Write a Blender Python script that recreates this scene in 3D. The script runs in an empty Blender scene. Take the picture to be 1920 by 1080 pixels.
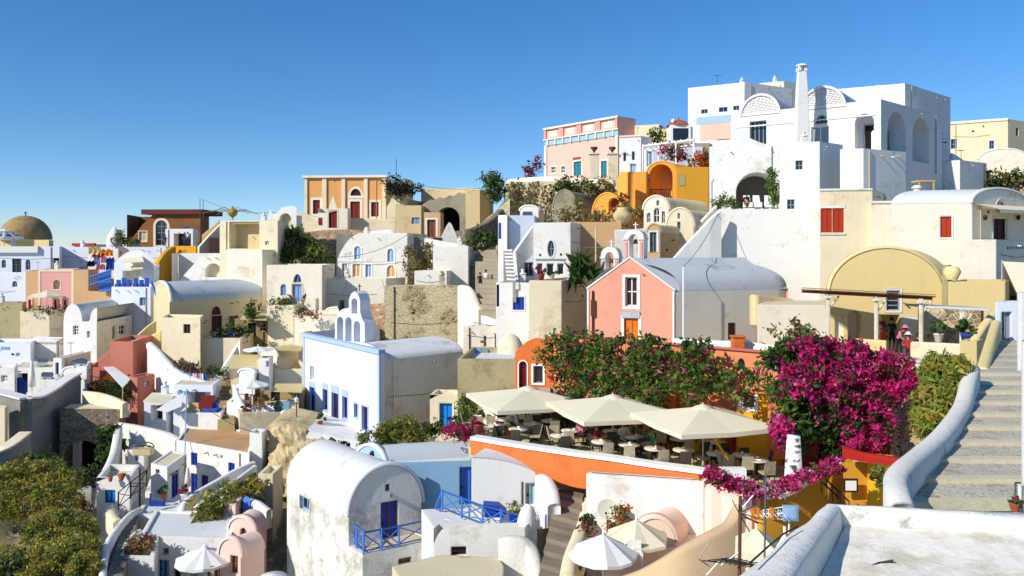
import bpy, bmesh, math, random
from mathutils import Vector, noise
from mathutils.geometry import tessellate_polygon
random.seed(7)
R=math.radians
F=1500.0; HZ=470.0
sc=bpy.context.scene; COL=sc.collection
def P(px,py,Y): return Vector(((px-960)/F*Y, Y, (HZ-py)/F*Y))
def XY(px,Y): return Vector(((px-960)/F*Y, Y))
def ZY(py,Y): return (HZ-py)/F*Y
def onz(px,py,z):                      # the point of a level surface at height z seen at this bearing
    Y=z*F/(HZ-py); return Vector(((px-960)/F*Y,Y,z))
CTRL=[]                                # ground control points (x,y,z)
def ctrl(px,py,Y): v=P(px,py,Y); CTRL.append((v.x,v.y,v.z))
# ---------------------------------------------------------------- materials
MATS={}
def lin(h):
    h=h.lstrip('#'); c=[int(h[i:i+2],16)/255 for i in (0,2,4)]
    return tuple((x/12.92 if x<=.04045 else ((x+.055)/1.055)**2.4) for x in c)
def mat(name,col,rough=.85,var=.10,scale=.35,bump=.25,fine=9.0,stain=None,stain_amt=.0,metal=0,spec=.3,streak=.0,spot=None,spot_scale=3.0,spot_th=.62,stain_scale=.5,trans=0):
    if name in MATS: return MATS[name]
    m=bpy.data.materials.new(name); m.use_nodes=True; nt=m.node_tree; N=nt.nodes; L=nt.links
    b=N['Principled BSDF']; b.inputs['Roughness'].default_value=rough; b.inputs['Metallic'].default_value=metal
    b.inputs['Specular IOR Level'].default_value=spec
    c=lin(col) if isinstance(col,str) else col
    geo=N.new('ShaderNodeNewGeometry')
    def noise_(sc_,det=4,rg=.6,stretch=None):
        n=N.new('ShaderNodeTexNoise'); n.inputs['Scale'].default_value=sc_; n.inputs['Detail'].default_value=det; n.inputs['Roughness'].default_value=rg
        if stretch:
            mp=N.new('ShaderNodeMapping'); mp.inputs['Scale'].default_value=stretch; L.new(geo.outputs['Position'],mp.inputs['Vector']); L.new(mp.outputs[0],n.inputs['Vector'])
        else: L.new(geo.outputs['Position'],n.inputs['Vector'])
        return n.outputs['Fac']
    def ramp(fac,a,b_):
        r=N.new('ShaderNodeMapRange'); r.inputs['From Min'].default_value=a; r.inputs['From Max'].default_value=b_; L.new(fac,r.inputs['Value']); r.clamp=True; return r.outputs[0]
    def mix(fac,A,B):
        x=N.new('ShaderNodeMix'); x.data_type='RGBA'
        if isinstance(fac,float): x.inputs[0].default_value=fac
        else: L.new(fac,x.inputs[0])
        for i,v in ((6,A),(7,B)):
            if isinstance(v,tuple): x.inputs[i].default_value=(*v[:3],1)
            else: L.new(v,x.inputs[i])
        return x.outputs[2]
    d=tuple(x*(1-var) for x in c); e=tuple(min(1,x*(1+var*.5)) for x in c)
    out=mix(ramp(noise_(scale),.32,.68),d,e)
    out=mix(ramp(noise_(fine*.6,3),.35,.8),out,tuple(x*(1-var*.8) for x in c))
    if stain:
        st=lin(stain); q=ramp(noise_(stain_scale,6,.7),.62-stain_amt*.35,.72-stain_amt*.25)
        mu=N.new('ShaderNodeMath'); mu.operation='MULTIPLY'; L.new(q,mu.inputs[0]); mu.inputs[1].default_value=.85; out=mix(mu.outputs[0],out,st)
    if streak:
        q=ramp(noise_(1.6,4,.6,(1,1,.12)),.55,.85)
        mu=N.new('ShaderNodeMath'); mu.operation='MULTIPLY'; L.new(q,mu.inputs[0]); mu.inputs[1].default_value=streak; out=mix(mu.outputs[0],out,tuple(x*.55 for x in c))
    if spot:
        out=mix(ramp(noise_(spot_scale,3,.6),spot_th,spot_th+.05),out,lin(spot))
    L.new(out,b.inputs['Base Color'])
    if bump:
        bp=N.new('ShaderNodeBump'); bp.inputs['Strength'].default_value=bump; bp.inputs['Distance'].default_value=.05
        if name.startswith(('plaster','roof_','fore')): bv=N.new('ShaderNodeBevel'); bv.samples=3; bv.inputs['Radius'].default_value=.09; L.new(bv.outputs[0],bp.inputs['Normal'])
        L.new(noise_(fine,5,.65),bp.inputs['Height']); L.new(bp.outputs[0],b.inputs['Normal'])
    MATS[name]=m; return m
def stone(name,cols,mortar,scale=2.2,mw=.08,bump=.8,rough=.95,patch=None,patch_th=.5,patch_scale=.35,flat=1.6):
    if name in MATS: return MATS[name]
    m=bpy.data.materials.new(name); m.use_nodes=True; nt=m.node_tree; N=nt.nodes; L=nt.links
    b=N['Principled BSDF']; b.inputs['Roughness'].default_value=rough; b.inputs['Specular IOR Level'].default_value=.2
    geo=N.new('ShaderNodeNewGeometry'); mp=N.new('ShaderNodeMapping'); mp.inputs['Scale'].default_value=(1,1,flat); L.new(geo.outputs['Position'],mp.inputs['Vector'])
    wn=N.new('ShaderNodeTexNoise'); wn.inputs['Scale'].default_value=scale*1.5; L.new(mp.outputs[0],wn.inputs['Vector'])
    ad=N.new('ShaderNodeMix'); ad.data_type='VECTOR'; ad.inputs[0].default_value=.12; L.new(mp.outputs[0],ad.inputs[4]); L.new(wn.outputs['Color'],ad.inputs[5])
    v=N.new('ShaderNodeTexVoronoi'); v.inputs['Scale'].default_value=scale; L.new(ad.outputs[1],v.inputs['Vector'])
    v2=N.new('ShaderNodeTexVoronoi'); v2.feature='DISTANCE_TO_EDGE'; v2.inputs['Scale'].default_value=scale; L.new(ad.outputs[1],v2.inputs['Vector'])
    cr=N.new('ShaderNodeValToRGB'); sp=N.new('ShaderNodeSeparateColor'); L.new(v.outputs['Color'],sp.inputs[0]); L.new(sp.outputs[0],cr.inputs[0])
    el=cr.color_ramp.elements
    while len(el)<len(cols): el.new(.5)
    for i,c in enumerate(cols): el[i].position=i/max(1,len(cols)-1); el[i].color=(*lin(c),1)
    mr=N.new('ShaderNodeMapRange'); mr.inputs['From Min'].default_value=mw*.4; mr.inputs['From Max'].default_value=mw; L.new(v2.outputs['Distance'],mr.inputs['Value'])
    mx=N.new('ShaderNodeMix'); mx.data_type='RGBA'; L.new(mr.outputs[0],mx.inputs[0]); mx.inputs[6].default_value=(*lin(mortar),1); L.new(cr.outputs[0],mx.inputs[7])
    out=mx.outputs[2]
    if patch:
        n=N.new('ShaderNodeTexNoise'); n.inputs['Scale'].default_value=patch_scale; n.inputs['Detail'].default_value=8; n.inputs['Roughness'].default_value=.7; L.new(geo.outputs['Position'],n.inputs['Vector'])
        r=N.new('ShaderNodeMapRange'); r.inputs['From Min'].default_value=patch_th-.02; r.inputs['From Max'].default_value=patch_th+.03; L.new(n.outputs['Fac'],r.inputs['Value'])
        m2=N.new('ShaderNodeMix'); m2.data_type='RGBA'; L.new(r.outputs[0],m2.inputs[0]); L.new(out,m2.inputs[6]); m2.inputs[7].default_value=(*lin(patch),1); out=m2.outputs[2]
    L.new(out,b.inputs['Base Color'])
    bp=N.new('ShaderNodeBump'); bp.inputs['Strength'].default_value=bump; bp.inputs['Distance'].default_value=.08; L.new(mr.outputs[0],bp.inputs['Height']); L.new(bp.outputs[0],b.inputs['Normal'])
    MATS[name]=m; return m
def thin(m,k):
    nt=m.node_tree; o=nt.nodes['Material Output']; b=nt.nodes['Principled BSDF']; t=nt.nodes.new('ShaderNodeBsdfTranslucent'); x=nt.nodes.new('ShaderNodeMixShader'); x.inputs[0].default_value=k
    nt.links.new(b.inputs['Base Color'].links[0].from_socket,t.inputs['Color']); nt.links.new(b.outputs[0],x.inputs[1]); nt.links.new(t.outputs[0],x.inputs[2]); nt.links.new(x.outputs[0],o.inputs['Surface']); return m
# plaster colours
W =mat('plaster_white','#e8e5de',var=.09,streak=.22,stain='#c9bfab',stain_amt=.16,stain_scale=.7)
WB=mat('plaster_white_cool','#dfe3ec',var=.06,streak=.10)
WW=mat('plaster_white_weathered','#e4dfd3',var=.10,stain='#a49a84',stain_amt=.12,streak=.25,stain_scale=.9,bump=.5)
WM=mat('plaster_mottled','#e8e4da',var=.1,stain='#a39b8a',stain_amt=.42,streak=.25,stain_scale=.6,bump=.9)
CR=mat('plaster_cream','#e6d7b6',var=.09,streak=.22,stain='#c9b48a',stain_amt=.2,stain_scale=.6)
CRP=mat('plaster_pale_cream','#ece2cd',var=.08,streak=.2,stain='#cfbd9a',stain_amt=.18,stain_scale=.6)
BE=mat('plaster_beige','#d3bd8e',var=.10,streak=.2,stain='#b39c6c',stain_amt=.15)
TAN=mat('plaster_tan','#cfa97a',var=.10,streak=.2)
OLB=mat('plaster_olive','#b0a57c',var=.14,stain='#7f7755',stain_amt=.3,streak=.3)
YC=mat('plaster_yellow_cream','#e8cf90',var=.07,streak=.12)
PK=mat('plaster_pink','#e7a086',var=.08,streak=.16,stain='#d98c70',stain_amt=.2)
PKL=mat('plaster_pale_pink','#f2bba8',var=.06,streak=.08)
PKR=mat('plaster_rose','#dd9c92',var=.06,streak=.1)
RD=mat('plaster_brick_red','#bd7361',var=.10,streak=.15)
OR=mat('plaster_orange','#dd7538',var=.14,streak=.25,stain='#c9602a',stain_amt=.3,stain_scale=1.2)
ORS=mat('plaster_salmon','#e88a5c',var=.12,streak=.15)
ORY=mat('plaster_amber','#f0a545',var=.07,streak=.08)
YL=mat('plaster_yellow','#e9ab24',var=.10,streak=.12)
OCH=mat('plaster_ochre','#d59a2e',var=.10,streak=.15)
ORN=mat('plaster_apricot','#dea262',var=.07,streak=.08)
BR=mat('plaster_brown','#8d5c38',var=.15,streak=.25,stain='#5e4127',stain_amt=.25)
BLU=mat('plaster_blue','#9fc0dc',var=.07,streak=.1)
BLT=mat('paint_sky_blue','#a9bfe8',var=.05,bump=.1)
BLR=mat('paint_rail_blue','#3d70c0',rough=.55,var=.08,bump=.1)
BLD=mat('paint_deep_blue','#1b3a9a',rough=.5,var=.1,bump=.1)
BLC=mat('paint_bright_blue','#1c86d8',rough=.5,var=.1,bump=.1)
BLS=mat('paint_light_blue','#7fa3cc',rough=.5,var=.1,bump=.1)
GRS=mat('paint_grey','#8a949a',rough=.6,var=.1,bump=.1)
DRD=mat('paint_dark_red','#7c1f18',rough=.55,var=.1,bump=.1)
RED=mat('paint_red_orange','#b03a1c',rough=.5,var=.12,bump=.1)
DBR=mat('wood_dark_brown','#3a1f18',rough=.6,var=.2,bump=.2)
WDB=mat('wood_brown','#8a5a36',rough=.7,var=.2,bump=.2)
WDO=mat('wood_orange','#d9761b',rough=.5,var=.12,bump=.2)
WDP=mat('wood_pale','#c9b48e',rough=.7,var=.15,bump=.2)
TEA=mat('paint_teal','#2c7f90',rough=.5,var=.1,bump=.1)
PWH=mat('paint_white','#f0efea',rough=.5,var=.03,bump=.05)
GL=mat('window_glass','#1d2630',rough=.12,var=.25,scale=.6,bump=0,spec=.6)
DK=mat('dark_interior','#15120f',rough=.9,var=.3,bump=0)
MET=mat('metal_grey','#7c7f80',rough=.4,var=.1,metal=.8,bump=0)
MTD=mat('metal_dark','#2a2725',rough=.5,var=.1,metal=.3,bump=0)
MTR=mat('metal_rusty','#6d4430',rough=.8,var=.3,metal=.2,bump=.2)
RFW=mat('roof_white_lime','#d9d9d6',var=.09,stain='#a9a9a4',stain_amt=.15,streak=.0,bump=.35)
RFG=mat('roof_grey_lime','#bcc2c6',var=.09,stain='#8f959a',stain_amt=.2,bump=.35)
RFB=mat('roof_terracotta_screed','#bf9468',var=.13,stain='#8e6c4a',stain_amt=.2,bump=.35)
RFC=mat('roof_cream_screed','#d9cba6',var=.10,stain='#a99b78',stain_amt=.15,bump=.35)
PAV=mat('paving_cream','#cdbf9f',var=.12,bump=.3,stain='#a3967a',stain_amt=.2)
FAB=mat('canvas_cream','#efe6c6',var=.04,bump=.1,fine=30)
FABW=mat('canvas_white','#ecebe6',var=.04,bump=.1,fine=30)
FABY=mat('canvas_yellow','#d8c48a',var=.06,bump=.1,fine=30)
for _m in (FAB,FABW,FABY): thin(_m,.15)
FABR=mat('fabric_red','#a82b22',var=.15,bump=.2); FABB=mat('fabric_blue','#2f55a8',var=.15,bump=.2)
FABO=mat('fabric_orange','#e88a1c',var=.12,bump=.2); FABP=mat('fabric_pink','#d98aa0',var=.12,bump=.2); FABN=mat('fabric_navy','#1a2340',var=.15,bump=.2)
SKIN=mat('skin','#b97f5e',rough=.6,var=.05,bump=0); CLG=mat('cloth_green','#6fae6a',var=.1); CLB=mat('cloth_black','#22222a',var=.1); CLW=mat('cloth_white','#dedbd6',var=.05); CLR=mat('cloth_red','#a3322c',var=.1)
CLD=mat('cloth_denim','#3c5376',var=.1); HAIR=mat('hair_brown','#3a2618',var=.2); CLP=mat('cloth_pink','#d67a94',var=.1)
SRB=stone('rubble_brown',['#6d5a44','#9d8464','#c2a882','#7d5b47','#b89b78'],'#cdbb99',scale=2.4)
SRP=stone('rubble_plastered',['#75634e','#a98d6c','#5d4b3c'],'#c9b78f',scale=2.6,patch='#c4b791',patch_th=.47,patch_scale=.35)
SRD=stone('rubble_dark',['#6a5c50','#8f8171','#a8977f','#544a42'],'#7f7261',scale=4.2,mw=.12)
SRR=stone('rubble_reddish',['#7f5e4a','#b08a68','#94705a','#cbb08c'],'#c9ab83',scale=2.8)
SRW=stone('rubble_black_white',['#2b2927','#5d5a57','#8a8783','#3d3a38'],'#d8d5cd',scale=3.2,mw=.28)
SRC=stone('rubble_whitewashed',['#2b2927','#494440','#2b2927'],'#e9e6df',scale=3.4,mw=.42)
GRW=mat('render_grey','#8c887e',var=.18,stain='#6a665e',stain_amt=.3,streak=.35,bump=.6)
GRR=mat('render_grey_tan','#a39b82',var=.16,stain='#7b745c',stain_amt=.4,streak=.35,bump=.6,stain_scale=.4)
ROCK=stone('cliff_rock',['#8b7454','#b29a6f','#a68c62','#c7b186'],'#9b845c',scale=.9,mw=.12,bump=1,patch='#c9b58a',patch_th=.46,patch_scale=.5)
# ---------------------------------------------------------------- mesh builder
class MB:
    def __init__(s): s.v=[]; s.f=[]; s.m=[]; s.sm=[]
    def add(s,vs,fs,mi=0,smooth=False):
        o=len(s.v); s.v+=[tuple(v) for v in vs]
        for f in fs: s.f.append(tuple(i+o for i in f)); s.m.append(mi); s.sm.append(smooth)
    def box(s,a,b,mi=0):
        x0,y0,z0=a; x1,y1,z1=b
        s.add([(x0,y0,z0),(x1,y0,z0),(x1,y1,z0),(x0,y1,z0),(x0,y0,z1),(x1,y0,z1),(x1,y1,z1),(x0,y1,z1)],[(0,3,2,1),(4,5,6,7),(0,1,5,4),(1,2,6,5),(2,3,7,6),(3,0,4,7)],mi)
    def obox(s,o,d,n,s0,s1,t0,t1,z0,z1,mi=0):      # box in a wall frame: d along, n outward
        vs=[]
        for z in (z0,z1):
            for (a,t) in ((s0,t0),(s1,t0),(s1,t1),(s0,t1)):
                p=o+d*a+n*t; vs.append((p.x,p.y,z))
        s.add(vs,[(0,3,2,1),(4,5,6,7),(0,1,5,4),(1,2,6,5),(2,3,7,6),(3,0,4,7)],mi)
    def prism(s,poly,z0,z1,mi=0,topm=None):
        n=len(poly); vs=[(p[0],p[1],z0) for p in poly]+[(p[0],p[1],z1) for p in poly]
        s.add(vs,[(i,(i+1)%n,(i+1)%n+n,i+n) for i in range(n)],mi)
        tr=tessellate_polygon([[Vector((p[0],p[1],0)) for p in poly]])
        s.add(vs,[tuple(i+n for i in t) for t in tr],mi if topm is None else topm); s.add(vs,[tuple(t) for t in tr],mi)
    def tube(s,pts,r,n=6,mi=0,cap=True,r2=None):
        pts=[Vector(p) for p in pts]; k=len(pts); vs=[]
        for i,p in enumerate(pts):
            t=(pts[min(i+1,k-1)]-pts[max(i-1,0)]).normalized(); a=t.cross(Vector((0,0,1)))
            if a.length<.05: a=t.cross(Vector((1,0,0)))
            a.normalize(); b=t.cross(a); rr=r if r2 is None else r+(r2-r)*i/max(1,k-1)
            for j in range(n):
                q=2*math.pi*j/n; vs.append(p+a*math.cos(q)*rr+b*math.sin(q)*rr)
        fs=[(i*n+j,i*n+(j+1)%n,(i+1)*n+(j+1)%n,(i+1)*n+j) for i in range(k-1) for j in range(n)]
        if cap: fs+=[tuple(range(n)),tuple(range((k-1)*n,k*n))]
        s.add(vs,fs,mi,n>5)
    def lathe(s,c,prof,n=24,mi=0,a0=0,a1=360,sx=1,sy=1,smooth=True):
        c=Vector(c); full=abs(a1-a0)>=360; cols=n if full else n+1; vs=[]
        for (r,z) in prof:
            for j in range(cols):
                q=R(a0+(a1-a0)*j/n); vs.append((c.x+r*sx*math.cos(q),c.y+r*sy*math.sin(q),c.z+z))
        fs=[]
        for i in range(len(prof)-1):
            for j in range(n if not full else n):
                j2=(j+1)%cols; fs.append((i*cols+j,i*cols+j2,(i+1)*cols+j2,(i+1)*cols+j))
        s.add(vs,fs,mi,smooth)
    def ell(s,c,rx,ry,rz,n=12,mi=0,jit=0):
        prof=[(math.sin(math.pi*i/8),-math.cos(math.pi*i/8)*rz) for i in range(9)]
        c=Vector(c); vs=[]
        for (r,z) in prof:
            for j in range(n):
                q=2*math.pi*j/n; k=1+random.uniform(-jit,jit); vs.append((c.x+r*rx*math.cos(q)*k,c.y+r*ry*math.sin(q)*k,c.z+z*k))
        s.add(vs,[(i*n+j,i*n+(j+1)%n,(i+1)*n+(j+1)%n,(i+1)*n+j) for i in range(8) for j in range(n)],mi,True)
    def build(s,name,mats,parent=None,origin=None):
        o3=Vector(origin) if origin is not None else (parent_world(parent) if parent else Vector((0,0,0)))
        me=bpy.data.meshes.new(name); me.from_pydata([(v[0]-o3.x,v[1]-o3.y,v[2]-o3.z) for v in s.v],[],s.f)
        if not isinstance(mats,(list,tuple)): mats=[mats]
        for m in mats: me.materials.append(m)
        me.polygons.foreach_set('material_index',s.m); me.polygons.foreach_set('use_smooth',s.sm)
        me.update(); ob=bpy.data.objects.new(name,me); COL.objects.link(ob)
        if parent: ob.parent=parent; ob['wo']=0; del ob['wo']; WO[ob.name]=o3
        else: ob.location=o3; WO[ob.name]=o3
        return ob
WO={}
def parent_world(o): return WO[o.name]
def tag(o,label=None,cat=None,group=None,kind=None):
    if label: o['label']=label
    if cat: o['category']=cat
    if group: o['group']=group
    if kind: o['kind']=kind
    return o
def thing(name,label,cat,loc,group=None):
    o=bpy.data.objects.new(name,None); o.empty_display_size=.5; COL.objects.link(o); o.location=loc; WO[o.name]=Vector(loc); return tag(o,label,cat,group)
SPLIT={'beam':'beam','beams':'beam','corner_strip':'corner_strip','corner_edge':'corner_edge','capital':'capital','brackets':'bracket','step_edge':'step_edge','cross_braces':'cross_brace','rails':'rail','ribs':'rib','stems':'stem','dipoles':'dipole','pilaster':'pilaster','wires':'wire'}
def part(name,mb,m,par):
    if not mb.f: return None
    if name in SPLIT:                      # one mesh per separate piece
        key={}; pa=list(range(len(mb.v)))
        def fd(i):
            while pa[i]!=i: pa[i]=pa[pa[i]]; i=pa[i]
            return i
        for i,v in enumerate(mb.v):
            k=(round(v[0],4),round(v[1],4),round(v[2],4))
            if k in key: pa[fd(i)]=fd(key[k])
            else: key[k]=i
        for f in mb.f:
            for j in f[1:]: pa[fd(j)]=fd(f[0])
        gr={}
        for q,f in enumerate(mb.f): gr.setdefault(fd(f[0]),[]).append(q)
        if 1<len(gr)<=100:
            ob=None
            for g in gr.values():
                t=MB(); mp={}
                for q in g:
                    for i in mb.f[q]:
                        if i not in mp: mp[i]=len(t.v); t.v.append(mb.v[i])
                    t.f.append(tuple(mp[i] for i in mb.f[q])); t.m.append(mb.m[q]); t.sm.append(mb.sm[q])
                ob=t.build(SPLIT[name],m,par)
            return ob
        name=SPLIT[name] if len(gr)==1 else name
    return mb.build(name,m,par)
def copy_tree(o,parent=None,loc=None,rotz=None,label=None):
    c=o.copy(); COL.objects.link(c)
    if parent: c.parent=parent
    if loc is not None: c.location=loc
    if rotz is not None: c.rotation_euler=(0,0,rotz)
    if label: c['label']=label
    for ch in list(o.children): copy_tree(ch,c)
    return c
# ---------------------------------------------------------------- house
def shape(s0,z0,s1,z1,kind='rect',n=10):
    if s0>s1: s0,s1=s1,s0
    if kind=='rect': return [(s0,z0),(s1,z0),(s1,z1),(s0,z1)]
    if kind=='round': return [((s0+s1)/2+(s1-s0)/2*math.cos(2*math.pi*i/18),(z0+z1)/2+(z1-z0)/2*math.sin(2*math.pi*i/18)) for i in range(18)]
    w=s1-s0; h=min(w/2,(z1-z0)*.6) if kind=='arch' else (z1-z0)*.999
    zs=z1-h; pts=[(s0,z0),(s1,z0)] if kind=='arch' else []
    for i in range(n+1):
        t=math.pi*i/n; pts.append(((s0+s1)/2+w/2*math.cos(t),zs+h*math.sin(t)))
    return pts
class House:
    def __init__(s,name,label,cat,c,Y,l,r,top,bot,m,ang=25,group=None,ext=3.0,ctrlpt=True,back=None,wid=None,rang=None):
        # c,l,r: bearings (px) of the near corner and of the two ends; ang: turn of the front face
        s.a=R(ang); C=XY(c,Y); u=Vector((-math.cos(s.a),math.sin(s.a))); v=Vector((math.sin(R(rang if rang is not None else ang)),math.cos(R(rang if rang is not None else ang))))
        kl=(l-960)/F; tl=(kl*C.y-C.x)/(u.x-kl*u.y)
        if wid: tl=wid
        if back:
            tr=back; kr=(r-960)/F; q=(kr*C.y-C.x)/(back*math.sqrt(1+kr*kr))
            if -.2<q<=1: th=math.asin(q)+math.atan(kr); v=Vector((math.sin(th),math.cos(th)))
        else:
            kr=(r-960)/F; tr=(kr*C.y-C.x)/(v.x-kr*v.y)
        if not(.04<tl<60 and .04<tr<60): print('BADHOUSE',name,label,round(tl,2),round(tr,2)); tl=min(max(abs(tl),1),20); tr=min(max(abs(tr),1),20)
        s.C=C; s.u=u; s.v=v; s.tl=tl; s.tr=tr
        s.pts=[C,C+u*tl,C+u*tl+v*tr,C+v*tr]
        s.zt=ZY(top,Y); s.zb=ZY(bot,Y); s.m=m; s.Y=Y
        s.e=thing(name,label,cat,(C.x,C.y,s.zb),group)
        if ctrlpt:
            for p in s.pts: CTRL.append((p.x,p.y,s.zb-.3))
        s.z0=s.zb-ext
        s.holes={0:[],1:[],2:[],3:[]}; s.top={}; s.mb=MB(); s.skip=set(); s.rtype='flat'; s.detail=ctrlpt and cat in('house','building','wall','terrace'); s.par=.35; s.rm=RFW; s.done_=False
        s.sides={'L':0,'W':1,'B':2,'R':3}
    def edge(s,side):
        i=s.sides[side]; a=s.pts[i]; b=s.pts[(i+1)%4]; d=(b-a); w=d.length; d=d/w; n=Vector((-d.y,d.x)); return a,d,n,w
    def sz(s,side,px,py):
        a,d,n,w=s.edge(side); k=(px-960)/F; t=(k*a.y-a.x)/(d.x-k*d.y); Yy=a.y+t*d.y; return t,(HZ-py)/F*Yy
    def rect_at(s,side,x0,y0,x1,y1,off):      # the same, on a plane set back by off
        a,d,n,w=s.edge(side); a2=a-n*off
        def q(px,py): k=(px-960)/F; t=(k*a2.y-a2.x)/(d.x-k*d.y); return t,(HZ-py)/F*(a2.y+t*d.y)
        t0,z0=q(x0,y0); t1,z1=q(x1,y1); return min(t0,t1),min(z0,z1),max(t0,t1),max(z0,z1)
    def P3(s,side,t,z,off=0):
        a,d,n,w=s.edge(side); q=a+d*t+n*off; return Vector((q.x,q.y,z))
    def rect(s,side,x0,y0,x1,y1):
        a,_=s.sz(side,x0,y0); b,_=s.sz(side,x1,y0); _,zt=s.sz(side,(x0+x1)/2,min(y0,y1)); _,zb=s.sz(side,(x0+x1)/2,max(y0,y1)); return min(a,b),zb,max(a,b),zt
    def open(s,side,x0,y0,x1,y1,kind='window',shp='rect',m=None,frame=None,trim=None,tw=.12,depth=.18,mull=True,lab=None,back=None,hole=True,bars=(1,1)):
        a,zb,b,zt=s.rect(side,x0,y0,x1,y1); A,d,n,w=s.edge(side)
        a=max(a,.02); b=min(b,w-.02)
        if b-a<.08: return None
        poly=shape(a,zb,b,zt,shp)
        s.holes[s.sides[side]].append((poly,depth))
        if trim:
            t=MB(); outer=shape(a-tw,zb-(tw if kind!='door' else 0),b+tw,zt+tw,shp)
            if kind=='door': outer=[(p[0],zb) if abs(p[1]-zb)<1e-6 else p for p in outer]
            s._ring(t,side,outer,poly,.035); part('surround',t,trim,s.e)
        ob=None
        if kind in('niche','open'):
            t=MB(); self_back=back or s.m; s._plate(t,side,poly,-depth,-depth-.02)
            ob=part('niche',t,self_back,s.e); return ob
        pm={'window':m or GL,'door':m or DBR,'shutter':m or BLS}[kind]
        t=MB(); s._plate(t,side,poly,-depth,-depth-.03); ob=part(kind,t,pm,s.e)
        if lab: ob['label']=lab
        if frame is None and kind=='window': frame=PWH
        if kind=='door' and frame is None: frame=pm
        if frame and mull:
            t=MB(); fw=min(.07,(b-a)*.09)
            ins=[((p[0]-(a+b)/2)*(1-2*fw/(b-a))+(a+b)/2,(p[1]-(zb+zt)/2)*(1-2*fw/(zt-zb))+(zb+zt)/2) for p in poly]
            s._ring(t,side,poly,ins,-depth+.05,-depth)
            for i in range(bars[0]):
                q=a+(b-a)*(i+1)/(bars[0]+1); t.obox(A,d,n,q-fw/2,q+fw/2,-depth+.002,-depth+.045,zb+fw,zt-fw*(1 if shp=='rect' else 1.6))
            for i in range(bars[1] if kind=='window' else 0):
                q=zb+(zt-zb)*(i+1)/(bars[1]+1); t.obox(A,d,n,a+fw,b-fw,-depth+.001,-depth+.04,q-fw/2,q+fw/2)
            if ob: part('frame',t,frame,ob)
        if kind=='door' and s.Y<75 and ob:
            t=MB(); q=a+(b-a)*.8; p=s.P3(side,q,zb+(zt-zb)*.45,-depth+.06); t.ell(p,.05,.05,.05,8); part('handle',t,MTD,ob)
        return ob
    def _ring(s,mb,side,outer,inner,t1,t0=-.01):
        for (p,q,) in ((outer,inner),):
            k=len(p); vo=[s.P3(side,x,z,t1) for x,z in p]; vi=[s.P3(side,x,z,t1) for x,z in q]
            vo0=[s.P3(side,x,z,t0) for x,z in p]; vi0=[s.P3(side,x,z,t0) for x,z in q]
            if len(q)!=k: return
            mb.add(vo+vi+vo0+vi0,[f for i in range(k) for j in [(i+1)%k] for f in ((i,j,k+j,k+i),(i,j,2*k+j,2*k+i),(k+i,k+j,3*k+j,3*k+i))])
    def _plate(s,mb,side,poly,t1,t0,mi=0):
        k=len(poly); f=[s.P3(side,x,z,t1) for x,z in poly]; b=[s.P3(side,x,z,t0) for x,z in poly]
        tr=tessellate_polygon([[Vector((x,z,0)) for x,z in poly]])
        mb.add(f+b,[tuple(t) for t in tr]+[tuple(i+k for i in t) for t in tr]+[(i,(i+1)%k,(i+1)%k+k,i+k) for i in range(k)],mi)
    def band(s,side,y0,y1,m,proj=.08,x0=None,x1=None,name='cornice',at=None):   # horizontal strip (y given at the near corner unless at)
        A,d,n,w=s.edge(side)
        c=at if at is not None else None
        if c is None: z1,z0=ZY(y0,s.Y),ZY(y1,s.Y)
        else: _,z1=s.sz(side,c,y0); _,z0=s.sz(side,c,y1)
        a=-.0 if x0 is None else s.sz(side,x0,0)[0]; b=w if x1 is None else s.sz(side,x1,0)[0]
        if a>b: a,b=b,a
        t=MB(); t.obox(A,d,n,a,b,-.02,proj,min(z0,z1),max(z0,z1)); return part(name,t,m,s.e)
    def panel(s,side,x0,y0,x1,y1,m,proj=.02,name='panel',shp='rect'):
        a,zb,b,zt=s.rect(side,x0,y0,x1,y1); t=MB(); s._plate(t,side,shape(a,zb,b,zt,shp),proj,-.05); return part(name,t,m,s.e)
    def barrel(s,side,crown,m=None,flat=False,n=20,lip=.12):   # arched end on this side; crown: py of the top at the near corner depth
        s.rtype='barrel'; s.bside=side; s.rm=m or s.rm; s.h=ZY(crown,s.Y)-s.zt; s.lip=lip; s.bn=n
        for sd in (side,{'L':'B','R':'W'}[side]):
            w=s.edge(sd)[3]; s.top[s.sides[sd]]=[(w/2+w/2*math.cos(math.pi*i/n),s.zt+s.h*math.sin(math.pi*i/n)) for i in range(n+1)]
    def gable(s,side,crown,m=None,lip=.12):
        s.rtype='gable'; s.bside=side; s.rm=m or s.rm; s.h=ZY(crown,s.Y)-s.zt; s.lip=lip
        for sd in (side,{'L':'B','R':'W'}[side]):
            w=s.edge(sd)[3]; s.top[s.sides[sd]]=[(w,s.zt),(w/2,s.zt+s.h),(0,s.zt)]
    def done(s,wallname='wall'):
        mb=s.mb
        for i in range(4):
            if i in s.skip: continue
            side={0:'L',1:'W',2:'B',3:'R'}[i]; w=s.edge(side)[3]
            top=s.top.get(i,[(w,s.zt),(0,s.zt)]); outer=[(0,s.z0),(w,s.z0)]+top
            polys=[outer]+[h[0] for h in s.holes[i]]
            flat=[p for q in polys for p in q]
            tr=tessellate_polygon([[Vector((x,z,0)) for x,z in q] for q in polys])
            mb.add([s.P3(side,x,z) for x,z in flat],[tuple(t) for t in tr])
            for poly,dep in s.holes[i]:
                k=len(poly); mb.add([s.P3(side,x,z) for x,z in poly]+[s.P3(side,x,z,-dep) for x,z in poly],[(j,(j+1)%k,(j+1)%k+k,j+k) for j in range(k)])
        rg=random.Random(int(s.C.x*71+s.Y*13)); side=max('LR',key=lambda q:s.edge(q)[3]); wf=s.edge(side)[3]; hv=s.zt-s.zb
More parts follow.
